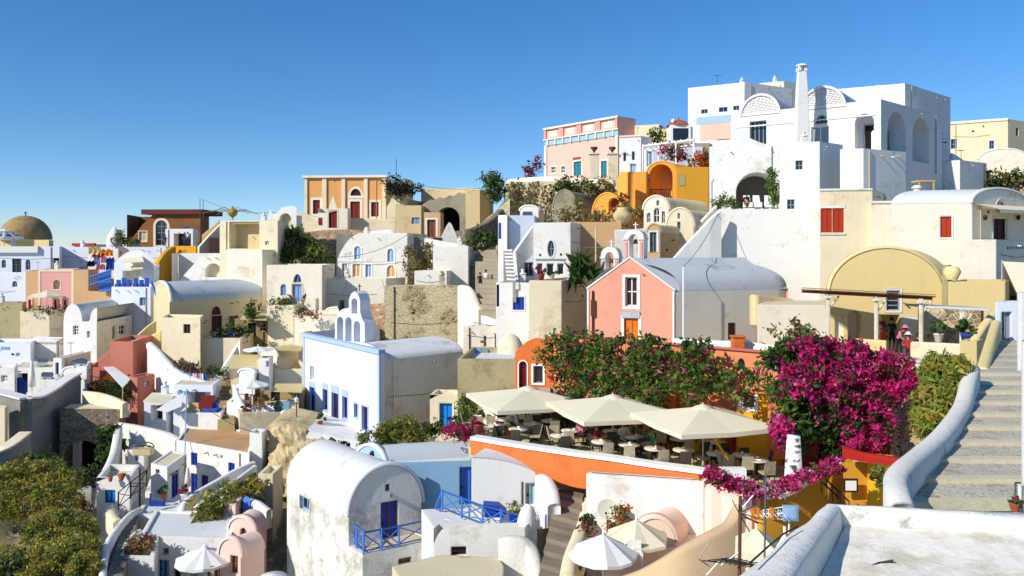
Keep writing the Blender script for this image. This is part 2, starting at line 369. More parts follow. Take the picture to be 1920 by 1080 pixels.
        if 40<s.Y<118 and s.detail and wf>2.5 and hv>1.5:
            A,d,n,_=s.edge(side)
            if rg.random()<.6:
                t=MB(); q=rg.choice([.12,.88])*wf; t.tube([s.P3(side,q,s.zt-.1,.07),s.P3(side,q,s.zb-.5,.07)],.045,5); part('drainpipe',t,rg.choice([PWH,BE,MTR,GRS]),s.e)
            for _k in range(rg.randint(1,3)):
                t=MB(); q=rg.uniform(.1,.9)*wf; z=s.zt-rg.uniform(.35,.6); t.tube([s.P3(side,q,z,-.05),s.P3(side,q,z-.03,.28)],.05,5); part('water_spout',t,rg.choice([W,TAN,GRS]),s.e)
            if rg.random()<.5: t=MB(); q=rg.uniform(.2,.8)*wf; z=s.zb+hv*rg.uniform(.35,.8); t.obox(A,d,n,q,q+.22,-.01,.05,z,z+.16); part('meter_box',t,rg.choice([GRS,DK,WDB,BLS]),s.e)
            if rg.random()<.45: t=MB(); z=s.zb+hv*rg.uniform(.3,.75); q=rg.uniform(.05,.3)*wf; t.tube([s.P3(side,q,z+.1,.04),s.P3(side,(q+wf*.85)/2,z-.05,.04),s.P3(side,wf*.93,z+.15,.04)],.014,4); part('cable',t,MTD,s.e)
            if s.rtype=='flat' and s.Y>58 and rg.random()<.6:
                c=(s.pts[0]*.5+s.pts[1]*.2+s.pts[2]*.1+s.pts[3]*.2) if rg.random()<.5 else (s.pts[0]*.15+s.pts[1]*.35+s.pts[2]*.35+s.pts[3]*.15); z=s.zt-s.par; k=rg.random()
                if k<.45:
                    t=MB(); t.box((c.x-.22,c.y-.22,z),(c.x+.22,c.y+.22,z+.95)); t.lathe((c.x,c.y,z+.95),[(.3,0),(.3,.07),(.12,.12),(.12,.3),(.2,.34),(0,.42)],n=10); part('chimney',t,s.m if rg.random()<.5 else W,s.e)
                elif k<.7:
                    t=MB(); t.box((c.x-.45,c.y-.25,z),(c.x+.35,c.y+.25,z+.1)); t.tube([(c.x-.4,c.y-.1,z+.55),(c.x+.4,c.y-.1,z+.55)],.2,10); t.add([(c.x-.45,c.y-.5,z+.1),(c.x+.45,c.y-.5,z+.1),(c.x+.45,c.y,z+.6),(c.x-.45,c.y,z+.6)],[(0,1,2,3)]); part('water_heater',t,GRS,s.e)
                else:
                    t=MB(); t.tube([(c.x,c.y,z),(c.x,c.y,z+1.5)],.025,5)
                    for q in range(5): t.tube([(c.x-.3+.13*q,c.y-.25,z+1.4),(c.x-.3+.13*q,c.y+.25,z+1.4)],.014,4)
                    t.tube([(c.x-.35,c.y,z+1.4),(c.x+.35,c.y,z+1.4)],.016,4); part('aerial',t,MET,s.e)
        th=.22
        if s.rtype=='flat':
            o=s.pts; c=(o[0]+o[2])/2; ins=[]
            for i in range(4):
                p=o[i]; a=(o[(i+1)%4]-p).normalized(); b=(o[i-1]-p).normalized(); ins.append(p+(a+b)*th)
            z=s.zt; zi=s.zt-s.par
            vs=[(p.x,p.y,z) for p in o]+[(p.x,p.y,z) for p in ins]+[(p.x,p.y,zi) for p in ins]
            mb.add(vs,[f for i in range(4) for j in [(i+1)%4] for f in ((i,j,4+j,4+i),(4+i,4+j,8+j,8+i))])
            t=MB(); t.add([(p.x,p.y,zi+.004) for p in ins],[(0,1,2,3)]); 
            wl=part(wallname,mb,s.m,s.e); part('roof',t,s.rm,s.e)
        elif s.rtype in('barrel','gable'):
            side=s.bside; A,d,n,w=s.edge(side); dep=s.tr if side=='L' else s.tl; bk=s.v if side=='L' else s.u; prof=s.top[s.sides[side]]
            t=MB(); vs=[]; k=len(prof); lip=s.lip
            def off(p,e):
                x,z=p; cx=w/2; dx=(x-cx); dz=(z-s.zt)+.001; q=Vector((dx/(w/2)**2*1.0,dz/max(s.h,.1)**2)); 
                if s.rtype=='gable': q=Vector((dx*.6+1e-6,w/2))
                q.normalize(); return (x+q.x*e,z+q.y*e)
            P2=[off(p,.02) for p in prof]; P3_=[off(p,.14) for p in prof]
            for (pr,o_) in ((P2,.05),(P3_,.05),(P3_,-lip*2.2),(P2,-lip*2.2+.0)):
                vs+=[s.P3(side,x,z,o_) for x,z in pr]
            fs=[]
            for i in range(k-1):
                for q in range(3): fs.append((q*k+i,q*k+i+1,(q+1)*k+i+1,(q+1)*k+i))
            rim=MB(); rim.add(vs,fs,0,s.rtype=='barrel')
            vs=[s.P3(side,x,z,.0) for x,z in P2]+[s.P3(side,x,z,0)+Vector((bk.x,bk.y,0))*(dep+.02) for x,z in P2]
            t.add(vs,[(i,i+1,k+i+1,k+i) for i in range(k-1)],0,s.rtype=='barrel')
            part(wallname,mb,s.m,s.e); rf=part('roof',t,s.rm,s.e)
            part('roof_edge',rim,getattr(s,'rimm',s.m),s.e)
            if s.rtype=='barrel' and s.Y<75:
                pass
        else:
            part(wallname,mb,s.m,s.e)
        return s.e
    def box(s,name,side,x0,y0,x1,y1,m,proj=.3,back=0,top_m=None):
        a,zb,b,zt=s.rect(side,x0,y0,x1,y1); A,d,n,w=s.edge(side); t=MB(); t.obox(A,d,n,a,b,-back,proj,zb,zt); return part(name,t,m,s.e)
def chimney(px,py,Y,h,w,m=None,parent=None,name='chimney',cap=True,top=None):
    p=P(px,py,Y); t=MB(); t.box((p.x-w/2,p.y-w/2,p.z-.3),(p.x+w/2,p.y+w/2,p.z+h))
    if cap:
        for sx in(-1,1):
            for sy in (-1,1): t.box((p.x+sx*w*.38-w*.12,p.y+sy*w*.38-w*.12,p.z+h),(p.x+sx*w*.38+w*.12,p.y+sy*w*.38+w*.12,p.z+h+w*.5))
        t.box((p.x-w*.62,p.y-w*.62,p.z+h+w*.5),(p.x+w*.62,p.y+w*.62,p.z+h+w*.65))
    return part(name,t,m or W,parent)
# ---------------------------------------------------------------- walls, slabs, stairs
def catmull(pts,n=6):
    out=[]; k=len(pts)
    for i in range(k-1):
        p0=pts[max(i-1,0)];p1=pts[i];p2=pts[i+1];p3=pts[min(i+2,k-1)]
        for j in range(n):
            t=j/n; out.append(.5*((2*p1)+(-p0+p2)*t+(2*p0-5*p1+4*p2-p3)*t*t+(-p0+3*p1-3*p2+p3)*t**3))
    out.append(pts[-1]); return out
def wall(name,label,cat,pts,m,h=None,bot=None,th=.35,smooth=True,cop=None,group=None,round_=True,ctrlpt=True,copname='coping',n=6,ext=.3,coph=.1):
    """free wall; pts: (px, py of its top, depth); h height in m or bot: list of py of the foot"""
    T=[P(*p) for p in pts]
    if bot: Bz=[ZY(b,p[2]) for b,p in zip(bot,pts)]
    else: Bz=[t.z-h for t in T]
    Q=[Vector((t.x,t.y,t.z)) for t in T]; Bv=[Vector((b,0,0)) for b in Bz]
    if ctrlpt:
        for t,b in zip(T,Bz): CTRL.append((t.x,t.y,b))
    if smooth and len(Q)>2: Q=catmull(Q,n); Bv=catmull(Bv,n)
    o=Vector((Q[0].x,Q[0].y,Bv[0].x)); mb=MB(); cp=MB(); k=len(Q); vs=[]; cv=[]
    for i,q in enumerate(Q):
        t=(Q[min(i+1,k-1)]-Q[max(i-1,0)]); t.z=0; t.normalize(); nn=Vector((-t.y,t.x,0)); b=Bv[i].x-ext
        zt=q.z; hh=th/2
        for (a,z) in ((-hh,b),(-hh,zt-hh*.45),(-hh*.6,zt-hh*.08),(0,zt),(hh*.6,zt-hh*.08),(hh,zt-hh*.45),(hh,b)):
            vs.append((q.x+nn.x*a,q.y+nn.y*a,z))
        for (a,z) in ((-hh-.05,zt-.02),(-hh-.05,zt+coph),(hh+.05,zt+coph),(hh+.05,zt-.02)): cv.append((q.x+nn.x*a,q.y+nn.y*a,z))
    fs=[(i*7+j,(i+1)*7+j,(i+1)*7+j+1,i*7+j+1) for i in range(k-1) for j in range(6)]+[tuple(range(7)),tuple(range((k-1)*7,k*7))]
    mb.add(vs,fs,0,smooth)
    if cop:
        e=thing(name,label,cat,o,group); part('wall_body',mb,m,e)
        cp.add(cv,[(i*4+j,(i+1)*4+j,(i+1)*4+(j+1)%4,i*4+(j+1)%4) for i in range(k-1) for j in range(4)]+[(0,1,2,3),tuple(range((k-1)*4,k*4))]); part(copname,cp,cop,e); return e
    ob=mb.build(name,m,None,o); return tag(ob,label,cat,group)
def slab(name,label,cat,z,pix,m,th=.3,kind=None,group=None,ctrlpt=True):
    pts=[onz(x,y,z) for x,y in pix]; mb=MB(); mb.prism([(p.x,p.y) for p in pts],z-th,z)
    if ctrlpt:
        for p in pts: CTRL.append((p.x,p.y,z-th-.1))
    ob=mb.build(name,m,None,(pts[0].x,pts[0].y,z-th))
    return tag(ob,None if kind else label,None if kind else cat,group,kind) if kind else tag(ob,label,cat,group)
def stairs(name,label,L0,R0,L1,R1,n,m,cat='stairs',side=None,nose=None,base=1.5,kind=None):
    """flight between two edge lines; L0,R0 lowest step ends, L1,R1 top step ends (world points)"""
    mb=MB(); ns=MB(); 
    for i in range(n):
        a,b=i/n,(i+1)/n; l0=L0.lerp(L1,a);r0=R0.lerp(R1,a);l1=L0.lerp(L1,b);r1=R0.lerp(R1,b); z=l0.z+(L1.z-L0.z)/n; zb=min(L0.z,L1.z)-base
        mb.prism([(l0.x,l0.y),(r0.x,r0.y),(r1.x,r1.y),(l1.x,l1.y)],zb,z)
        if nose:
            q=.2; l2=l0.lerp(l1,q);r2=r0.lerp(r1,q); e=(l0-l1).normalized()*.025
            ns.prism([(l0.x+e.x,l0.y+e.y),(r0.x+e.x,r0.y+e.y),(r2.x,r2.y),(l2.x,l2.y)],z-.12,z+.012)
    CTRL.append((L0.x,L0.y,L0.z-.5)); CTRL.append((R1.x,R1.y,R1.z-.5))
    if nose:
        e=thing(name,label,cat,L0); part('steps',mb,m,e); part('step_edge',ns,nose,e); return e
    ob=mb.build(name,m,None,L0); return tag(ob,label,cat)
# ---------------------------------------------------------------- foliage
def leafm(name,col,var=.42):
    m=mat(name,col,rough=.6,var=var,scale=2,bump=0,spec=.25); return thin(m,.4)
LG=leafm('leaf_green','#5a7631'); LD=leafm('leaf_dark','#3a5128'); LY=leafm('leaf_yellow_green','#adab4c'); LO=leafm('leaf_olive','#8c8f4b'); LB=leafm('leaf_dry','#8d7a4a'); LL=leafm('leaf_lush','#557a34')
FLM=leafm('bract_magenta','#e02a86',.3); FLP=leafm('bract_pink','#ee6aa8',.25); FLR=leafm('bract_crimson','#b8245e',.3); FLW=leafm('petal_white','#e6dfe0',.05); FLO=leafm('petal_orange','#d2662c',.1)
LYB=leafm('leaf_bright_green','#7f9a3a'); LYG=leafm('leaf_golden','#c6b254'); BARK=mat('bark','#5f4a36',var=.25,bump=.6)
def foliage(blobs,n,size,mats,weights,seed=0,flat=.0,shell=.55,aspect=1.0,clump=3.2):
    """leaf quads spread in clumps through ellipsoids; blobs (x,y,z,rx,ry,rz)"""
    rg=random.Random(seed); mb=MB(); vol=[b[3]*b[4]*b[5]**1 for b in blobs]; tot=sum(v**.67 for v in vol)
    idx=list(range(len(mats)))
    for b,v in zip(blobs,vol):
        k=int(n*(v**.67)/tot)
        ncl=max(6,k//26); cl=[]
        for _ in range(ncl):
            while True:
                d=Vector((rg.uniform(-1,1),rg.uniform(-1,1),rg.uniform(-1,1)))
                if .1<d.length<1: break
            rr=d.length; d=d/rr*(shell+(1-shell)*rr**.5)*rg.uniform(.82,1.08); cl.append((d,rg.choices(idx,weights)[0]))
        for _ in range(k):
            d,mi=rg.choice(cl); s=size*clump/ max(b[3],.01)
            c=Vector((b[0]+d.x*b[3]+rg.gauss(0,size*clump*.55),b[1]+d.y*b[4]+rg.gauss(0,size*clump*.55),b[2]+d.z*b[5]+rg.gauss(0,size*clump*.5)))
            if rg.random()<.22: mi=rg.choices(idx,weights)[0]
            a=Vector((rg.gauss(0,1),rg.gauss(0,1),rg.gauss(0,1)*(1-flat))).normalized(); q=a.orthogonal().normalized(); w=a.cross(q)
            an=rg.uniform(0,6.28); q,w=q*math.cos(an)+w*math.sin(an),w*math.cos(an)-q*math.sin(an)
            sz=size*rg.choice([.5,.7,.9,1.0,1.2,1.6])*rg.uniform(.85,1.1); 
            mb.add([c-q*sz*aspect,c-w*sz*.5,c+q*sz*aspect,c+w*sz*.5+a*sz*.15],[(0,1,2,3)],mi)
    return mb
def bush(name,label,cat,blobs,n,size,mats,weights,seed=0,stems=5,group=None,partname='foliage',aspect=1.0,shell=.55,clump=3.2,solid=None,extra=None):
    """blobs (px,py,Y,rx,ry,rz in m)"""
    B=[]
    for b in blobs:
        p=P(b[0],b[1],b[2]); B.append((p.x,p.y,p.z,b[3],b[4],b[5]))
    lo=min(B,key=lambda b:b[2]-b[5]); base=Vector((lo[0],lo[1],lo[2]-lo[5]))
    e=thing(name,label,cat,base,group); mb=foliage(B,n,size,mats,weights,seed,aspect=aspect,shell=shell,clump=clump); part(partname,mb,mats,e)
    if stems:
        rg=random.Random(seed+1); t=MB()
        for i in range(stems):
            b=rg.choice(B); en=Vector((b[0]+rg.uniform(-.5,.5)*b[3],b[1]+rg.uniform(-.5,.5)*b[4],b[2]+rg.uniform(0,.6)*b[5]))
            st=Vector((b[0],b[1],b[2]-b[5]))+Vector((rg.uniform(-.2,.2),rg.uniform(-.2,.2),0))*b[3]; t.tube([st,(st+en)/2+Vector((rg.uniform(-.1,.1),rg.uniform(-.1,.1),0)),en],max(.02,b[3]*.035),5,0,True,max(.01,b[3]*.012))
        part('stems',t,BARK,e)
    return e
# ---------------------------------------------------------------- furniture
def umbrella(name,label,px,pytop,Y,rad,hh,m,sides=8,rot=0,drop=.9,pole_h=2.6,val=.18,group=None,cap=True,pmat=None,open_=True,finial=None,sag=.06):
    p=P(px,pytop,Y); base=Vector((p.x,p.y,p.z-pole_h)); e=thing(name,label,'parasol',base,group)
    mb=MB(); vs=[p]; rings=[.35,.7,1.0]; k=sides*4
    for ri,rr in enumerate(rings):
        for j in range(k):
            q=2*math.pi*j/k+rot; sec=math.pi/sides; ph=((q-rot)%(2*sec))-sec; f=math.cos(sec)/math.cos(ph); f=f+(1-f)*.0
            onrib=abs(abs(ph)-sec)<1e-3
            z=p.z-drop*rr-(0 if onrib else sag*rr*(1-abs(ph)/sec)); vs.append(Vector((p.x+math.cos(q)*rad*rr*f/ (1),p.y+math.sin(q)*rad*rr*f,z)))
    for j in range(k): v=vs[1+2*k+j]; vs.append(v-Vector((0,0,val)))
    fs=[(0,1+j,1+(j+1)%k) for j in range(k)]
    for r_ in range(3): fs+=[(1+r_*k+j,1+r_*k+(j+1)%k,1+(r_+1)*k+(j+1)%k,1+(r_+1)*k+j) for j in range(k)]
    mb.add(vs,fs,0,False); can=part('canopy',mb,m,e)
    if cap: c=MB(); c.lathe((p.x,p.y,p.z-.1),[(rad*.16,0),(rad*.12,.1),(.03,.2),(0,.2)],n=sides); part('vent_cap',c,m,can)
    t=MB(); t.tube([base,p+Vector((0,0,.15))],.035,8); part('pole',t,pmat or PWH,e)
    t=MB()
    for j in range(sides):
        q=2*math.pi*j/sides+rot; en=Vector((p.x+math.cos(q)*rad*.97,p.y+math.sin(q)*rad*.97,p.z-drop*.97-.03)); t.tube([p-Vector((0,0,.08)),en],.014,4)
        t.tube([p-Vector((0,0,drop*1.1)),p.lerp(en,.5)-Vector((0,0,.02))],.012,4)
    part('ribs',t,pmat or PWH,e)
    t=MB(); t.lathe(base,[(0,0),(.3,0),(.3,.06),(.07,.1),(.05,.3),(0,.3)],n=12); part('foot',t,GRS,e)
    return e
H=House
# ================= upper right: white houses on the ridge
h=H('white_house','plain white house with three small windows and a blue and pink lower wall','house',1396,92,1290,1486,154,265,W,30,rang=62)
for w in ((1315,205,1327,213),(1348,201,1364,210),(1375,198.5,1386,206.6)): h.open('L',*w,frame=BLS,bars=(1,0))
h.panel('L',1306,218,1370,231,BLU,.04); h.panel('L',1313,231,1369,262,PKL,.05); h.open('L',1345,238,1368,262,'door','arch',m=WDP,trim=W)
h.done()
e=thing('tv_antenna','thin antenna on the roof of the tall plain white house','antenna',P(1345,156,93)); t=MB(); p=P(1345,156,93); t.tube([p,p+Vector((0,0,1))],.03,5)
for i in range(5): t.tube([p+Vector((-.4+.2*i,-.25,.9)),p+Vector((-.4+.2*i,.25,.9))],.02,4)
t.tube([p+Vector((-.45,0,.9)),p+Vector((.45,0,.9))],.025,4); part('mast',t,MET,e)
h=H('white_house','plain white box house with cream flank rising behind the chimney of the double-vaulted house','house',1470,98,1424,1500,152,230,CRP,25,rang=60); h.done()
h=H('white_house','tallest white block with flat roof behind the arched balcony, with small dark vents','house',1697,76,1560,1782,156,300,W,27,rang=49)
for x in (1717,1733,1742): h.open('R',x,203,x+7,207,frame=None,m=DK,depth=.1)
h.done()
# double vaulted house
h=H('vaulted_mansion','large white house with two lattice-fronted vaults and arched balcony openings','house',1652,68,1381,1766,186,300,W,36,rang=49)
h.par=.25
for (x0,y0,x1,y1,s_) in ((1603,213,1639,285,'L'),(1664,210,1698,296,'R'),(1711,221,1742,304,'R')): h.open(s_,x0,y0,x1,y1,'niche','arch',depth=1.6,back=WB)
for (x0,y0,x1,y1,s_) in ((1622,236,1638,284,'L'),(1662,245,1684,294,'R'),(1713,262,1734,302,'R')):
    a,zb,b,zt=h.rect_at(s_,x0,y0,x1,y1,1.5); t=MB(); h._plate(t,s_,[(a,zb),(b,zb),(b,zt),(a,zt)],-1.5,-1.58); d=part('door',t,DK,h.e); t=MB(); h._ring(t,s_,[(a-.1,zb),(b+.1,zb),(b+.1,zt+.1),(a-.1,zt+.1)],[(a,zb),(b,zb),(b,zt),(a,zt)],-1.45,-1.58); part('frame',t,GRS,d)
a,zb,b,zt=h.rect_at('R',1714,246,1735,258,1.5); t=MB(); h._plate(t,'R',shape(a,zb,b,zt,'fan'),-1.5,-1.58); part('window',t,BLD,h.e)
h.open('L',1406,227,1437,276,'door',m=GL,frame=GRS,depth=.35,trim=W,bars=(3,0))
h.open('L',1529,216,1552,232,'window','fan',frame=GRS,trim=W,tw=.1,depth=.25,bars=(2,0))
h.open('L',1521,237,1554,285,'door',m=GRS,frame=PWH,depth=.25,bars=(1,0))
h.band('L',0,0,W,.08,at=1560) if 0 else None
a,_,b,_=h.rect('L',1381,300,1600,310); A,d,n,w=h.edge('L'); t=MB(); z1=ZY(213,70.5); t.obox(A,d,n,.5,w-.02,-.02,.06,z1-.55,z1-.42); part('cornice',t,W,h.e)
LAT=mat('lattice_gap','#b9bcc2',bump=.1)
for (x0,x1,crown) in ((1387,1464,175),(1499,1587,160.5)):
    a,_,b,_=h.rect('L',x0,210,x1,215); wv=b-a; A,d,n,w=h.edge('L'); mx=A+d*(a+b)/2; zc=ZY(crown,mx.y); zs=h.zt-.3; hh=zc-zs
    t=MB(); prof=[((a+b)/2+wv/2*math.cos(math.pi*i/20),zs+hh*math.sin(math.pi*i/20)) for i in range(21)]
    vs=[]
    for o in (.02,-6.0): vs+=[h.P3('L',x,z,o) for x,z in prof]
    t.add(vs,[(i,i+1,22+i,21+i) for i in range(20)]+[tuple(range(21,42))],0,False)
    inn=[((x-(a+b)/2)*.9+(a+b)/2,zs+(z-zs)*.88) for x,z in prof]; rf=part('vault',t,RFG,h.e)
    t=MB(); h._ring(t,'L',prof,inn,.08,-.2); part('vault_rim',t,W,rf)
    t=MB(); h._plate(t,'L',inn,-.1,-.2); 
    part('vault_end',t,LAT,rf); t=MB()
    for r_ in range(1,12):
        z=zs+hh*.88*r_/12; q=math.sqrt(max(0,1-(r_/12)**2))*wv*.45
        t.obox(A,d,n,(a+b)/2-q,(a+b)/2+q,-.11,-.04,z-.05,z+.05)
        k=int(q*2/.36)
        for j in range(k):
            sx=(a+b)/2-q+.18+j*.36+(.18 if r_%2 else 0); t.obox(A,d,n,sx-.06,sx+.06,-.11,-.045,z+.03,z+hh*.06)
    part('lattice',t,W,rf)
# tall chimney
e0=h.done()
p=P(1494,262,70.5); t=MB(); zt=ZY(140,70.5)
for (z0,z1,w0,w1) in ((p.z-1,p.z+4.2,.6,.42),(p.z+4.2,zt,.42,.33)):
    vs=[(p.x+sx*w,p.y+sy*w*.8-1.2,z) for (w,z) in ((w0,z0),(w1,z1)) for sx,sy in ((-1,-1),(1,-1),(1,1),(-1,1))]; t.add(vs,[(0,1,5,4),(1,2,6,5),(2,3,7,6),(3,0,4,7),(4,5,6,7)])
ch=part('chimney',t,W,e0); t=MB()
for sx in(-1,1):
    for sy in(-1,1): t.box((p.x+sx*.27-.12,p.y-1.2+sy*.22-.1,zt),(p.x+sx*.27+.12,p.y-1.2+sy*.22+.1,zt+.45))
t.lathe((p.x,p.y-1.2,zt+.45),[(.52,0),(.5,.1),(.3,.2),(0,.24)],n=12); part('chimney_cap',t,W,ch)
# arch alcove block
h=H('white_house','white block with a deep arched alcove holding white chairs','house',1463,66,1330,1475,272,392,W,14,rang=30,back=5)
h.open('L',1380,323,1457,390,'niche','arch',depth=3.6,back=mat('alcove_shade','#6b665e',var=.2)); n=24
A,d,nn,w=h.edge('L'); h.top[0]=[(w,h.zt+.2)][:0]+[(w-w*i/14,h.zt+ (1.5*math.exp(-((i/14-.35)/.28)**2))*.55-(.0)) for i in range(15)][::1]
h.top[0]=[(w*(1-i/14),h.zt+.85*math.exp(-(((1-i/14)-.55)/.25)**2)) for i in range(15)]
h.rtype='flat'; h.done()
zf=ZY(389,65.5)
for i,(x,l) in enumerate(((1402,'left'),(1420,'middle'),(1442,'right'))):
    e=thing('lounge_chair','%s white lounge chair inside the arched alcove'%l,'chair',P(x,389,65.2),'white chairs in the alcove'); a=P(x,389,65.2); t=MB(); t.box((a.x-.3,a.y-.3,zf),(a.x+.3,a.y+.3,zf+.4)); part('seat',t,PWH,e); t=MB(); t.add([(a.x-.3,a.y+.2,zf+.4),(a.x+.3,a.y+.2,zf+.4),(a.x+.25,a.y+.35,zf+1.0),(a.x-.25,a.y+.35,zf+1.0),(a.x-.3,a.y+.28,zf+.4),(a.x+.3,a.y+.28,zf+.4),(a.x+.25,a.y+.43,zf+1.0),(a.x-.25,a.y+.43,zf+1.0)],[(0,1,2,3),(4,5,6,7),(0,1,5,4),(2,3,7,6),(0,3,7,4),(1,2,6,5)]); part('backrest',t,PWH,e)
bush('climbing_plant','tall green climber at the right side of the arched alcove','plant',[(1449,345,64.8,.35,.35,.9),(1452,370,64.8,.3,.3,.8),(1445,325,64.8,.3,.3,.3)],900,.11,[LL,LG,LYB],[3,3,2],8)
bush('potted_plants','leafy potted plants at the left foot of the arched alcove','plants',[(1345,382,64.5,.7,.4,.35),(1362,375,64.5,.5,.4,.6),(1375,384,64.5,.4,.3,.3)],900,.1,[LG,LYB,FLR,LB],[3,3,.7,1],9)
# windowed tower
h=H('white_tower','tall narrow white tower with two small dark windows, between the alcove and the red shutters','house',1537,62,1462,1580,265,575,W,16,rang=52,ext=0)
h.open('L',1492,301,1505,318,m=GL,frame=GRS); h.open('L',1476,374,1490,394,m=GL,frame=GRS); h.done()
h=H('white_house','low white terrace wall block with two shaded corners below the arched balcony','house',1619,60,1575,1700,278,380,W,22,rang=48,back=5); h.done()
h=H('white_house','long shaded white balcony wall with dark windows, under the arched openings','house',1619,64,1560,1836,278,385,W,36,rang=42)
h.open('R',1677,329,1692,360,frame=GRS,m=GL); h.open('R',1728,345,1741,372,frame=GRS,m=GL); h.open('R',1790,352,1805,362,m=GL,frame=None); h.done()
# blue ornament
p=P(1766,258,76); t=MB()
for i in range(3):
    for j in range(2):
        q=P(1763+j*9,251+i*8,79); t.lathe((q.x,q.y,q.z),[(.16,-.03),(.24,-.03),(.24,.03),(.16,.03),(.16,-.03)],n=8)
ob=t.build('wall_ornament',BLR,None,p); tag(ob,'blue openwork ornament at the right end of the arched balcony','ornament')
h=H('white_house','stepped white annex with sloping parapet, at the right end of the long balcony wall','house',1800,76,1756,1850,300,345,W,36,rang=50,back=5); h.done()
# big white lower wall
h=H('white_retaining_house','huge blank white lower wall below the alcove, behind the pink church','wall',1541,58,1347,1560,391,580,W,10,rang=30,back=8,ext=0); h.rm=RFW; h.done()
# red shutters
h=H('cream_house','cream house with a pair of large red shutters beside the tall white tower','house',1636,54,1537,1660,354,480,CR,8,rang=40,back=6)
h.open('L',1539,391,1560,436,'shutter',m=RED,frame=RED,depth=.06); h.open('L',1561,391,1582,436,'shutter',m=RED,frame=RED,depth=.06); h.panel('L',1537,437,1585,440,W,.08,'sill'); h.panel('L',1539,384,1584,390,W,.05,'lintel')
h.band('L',353,357,W,.06); h.done()
h=H('cream_house','blank pale cream wall house between the red shutters and the brown drainpipe','house',1731,53,1633,1745,378,480,CRP,8,rang=45,back=6); h.band('L',376,381,W,.07); h.done()
p=P(1737,378,52); t=MB(); t.box((p.x-.28,p.y-.1,ZY(478,52)),(p.x+.28,p.y+.5,p.z)); ob=t.build('drain_shaft',BE,None,(p.x,p.y,ZY(478,52))); tag(ob,'narrow tan vertical shaft between the cream houses','shaft')
h=H('vaulted_house','pale cream vaulted house with one small red shutter and an arched red fanlight','house',1823,50,1672,1928,380,450,CRP,16,rang=58)
h.barrel('R',351,RFW,n=18); h.rimm=W
h.open('L',1763,406,1784,445,'shutter',m=RED,frame=RED,depth=.07,trim=W,tw=.1)
h.open('R',1867,374,1887,396,'window','fan',m=RED,frame=None,trim=W,depth=.1); h.open('R',1862,410,1888,449,'door',m=DBR,trim=W,frame=DBR); h.done()
t=MB(); a,zb,b,zt=h.rect('R',1828,389,1922,396); q=[h.P3('R',a,zt+.15,.03),h.P3('R',b,zt+.15,.03),h.P3('R',b,zt-.25,1.5),h.P3('R',a,zt-.25,1.5)]
q2=[v-Vector((0,0,.22)) for v in q[2:]]; t.add(q+q2+[v-Vector((0,0,.04)) for v in q],[(0,1,2,3),(3,2,4,5),(6,7,8,9)]); part('awning',t,FAB,h.e)
for x in (1843,1905): t=MB(); c=h.P3('R',*h.sz('R',x,408),.15); t.ell(c,.12,.12,.18,8); part('lamp',t,MTD,h.e)
h=H('cream_terrace','cream balcony block with black ironwork rail at the right edge, below the arched red fanlight','terrace',1868,47,1800,1935,449,545,CRP,16,rang=62,back=6)
h.done(); t=MB()
for i in range(10):
    a=h.P3('R',*h.sz('R',1889+i*4,454),-.05); t.tube([a-Vector((0,0,.65)),a],.02,4)
    t.lathe((a.x,a.y,a.z-.35),[(.07,-.1),(.1,0),(.07,.1)],n=6)
a=h.P3('R',*h.sz('R',1888,453),-.05); b=h.P3('R',*h.sz('R',1930,453),-.05); t.tube([a,b],.03,5); t.tube([a-Vector((0,0,.65)),b-Vector((0,0,.65))],.03,5); part('railing',t,MTD,h.e)
e=thing('rooftop_chimney','short white rooftop chimney with a rounded top in front of the shaded balcony wall','chimney',P(1719,380,54)); t=MB(); p=P(1719,380,54)
t.add([(p.x+sx*w,p.y+sy*w,p.z+z) for w,z in ((.42,-.6),(.3,.8)) for sx,sy in((-1,-1),(1,-1),(1,1),(-1,1))],[(0,1,5,4),(1,2,6,5),(2,3,7,6),(3,0,4,7),(4,5,6,7)]); part('shaft',t,W,e); t=MB(); t.lathe((p.x,p.y,p.z+.8),[(.22,0),(.22,.15),(.34,.16),(.34,.24),(.18,.36),(0,.4)],n=12); part('cap',t,W,e)
t=MB(); a=P(1722,341,56); t.box((a.x,a.y,a.z),(a.x+1.2,a.y+1,a.z+.12)); 
for sx in (0.1,1.1): t.box((a.x+sx-.05,a.y,a.z-1),(a.x+sx+.05,a.y+.1,a.z))
tag(t.build('roof_hatch',TAN,None,(a.x,a.y,a.z-1)),'small terracotta slab canopy on posts behind the short chimney','canopy')
# far right
h=H('cream_mansion','far cream house with flat roof and two small blue-framed windows at the right skyline','house',1890,92,1779,1940,223,300,mat('plaster_soft_cream','#ecd8b0',var=.07,streak=.15),30,rang=60); h.band('L',221,226,CRP,.1)
h.open('L',1783,261,1794,279,frame=BLS,trim=W); h.open('L',1855,264,1864,279,frame=BLS,trim=W); h.open('R',1905,240,1910,255,frame=BR); h.done()
h=H('cream_house','low cream house with curved gable under the far cream mansion','house',1925,84,1836,1960,296,345,CRP,22,rang=62,back=6); h.barrel('L',278,RFC) ; h.done()
wall('garden_wall','white curved parapet stepping down beside the long balcony','wall',[(1783,287,80),(1800,296,80),(1815,310,79),(1832,318,78)],W,bot=[330,330,330,335],th=.5)
bush('shrub','dark shrub row on the slope at the right edge, below the far cream houses','shrub',[(1850,338,80,1.6,1,.8),(1880,343,79,2,1,.9),(1910,348,78,2,1,1)],1500,.22,[LD,LO,LB],[5,3,2],3)
wall('retaining_wall','brown rubble wall under the dark shrubs at the right edge','wall',[(1835,335,79.5),(1880,343,79),(1930,352,77)],SRB,bot=[375,378,385],th=.6)
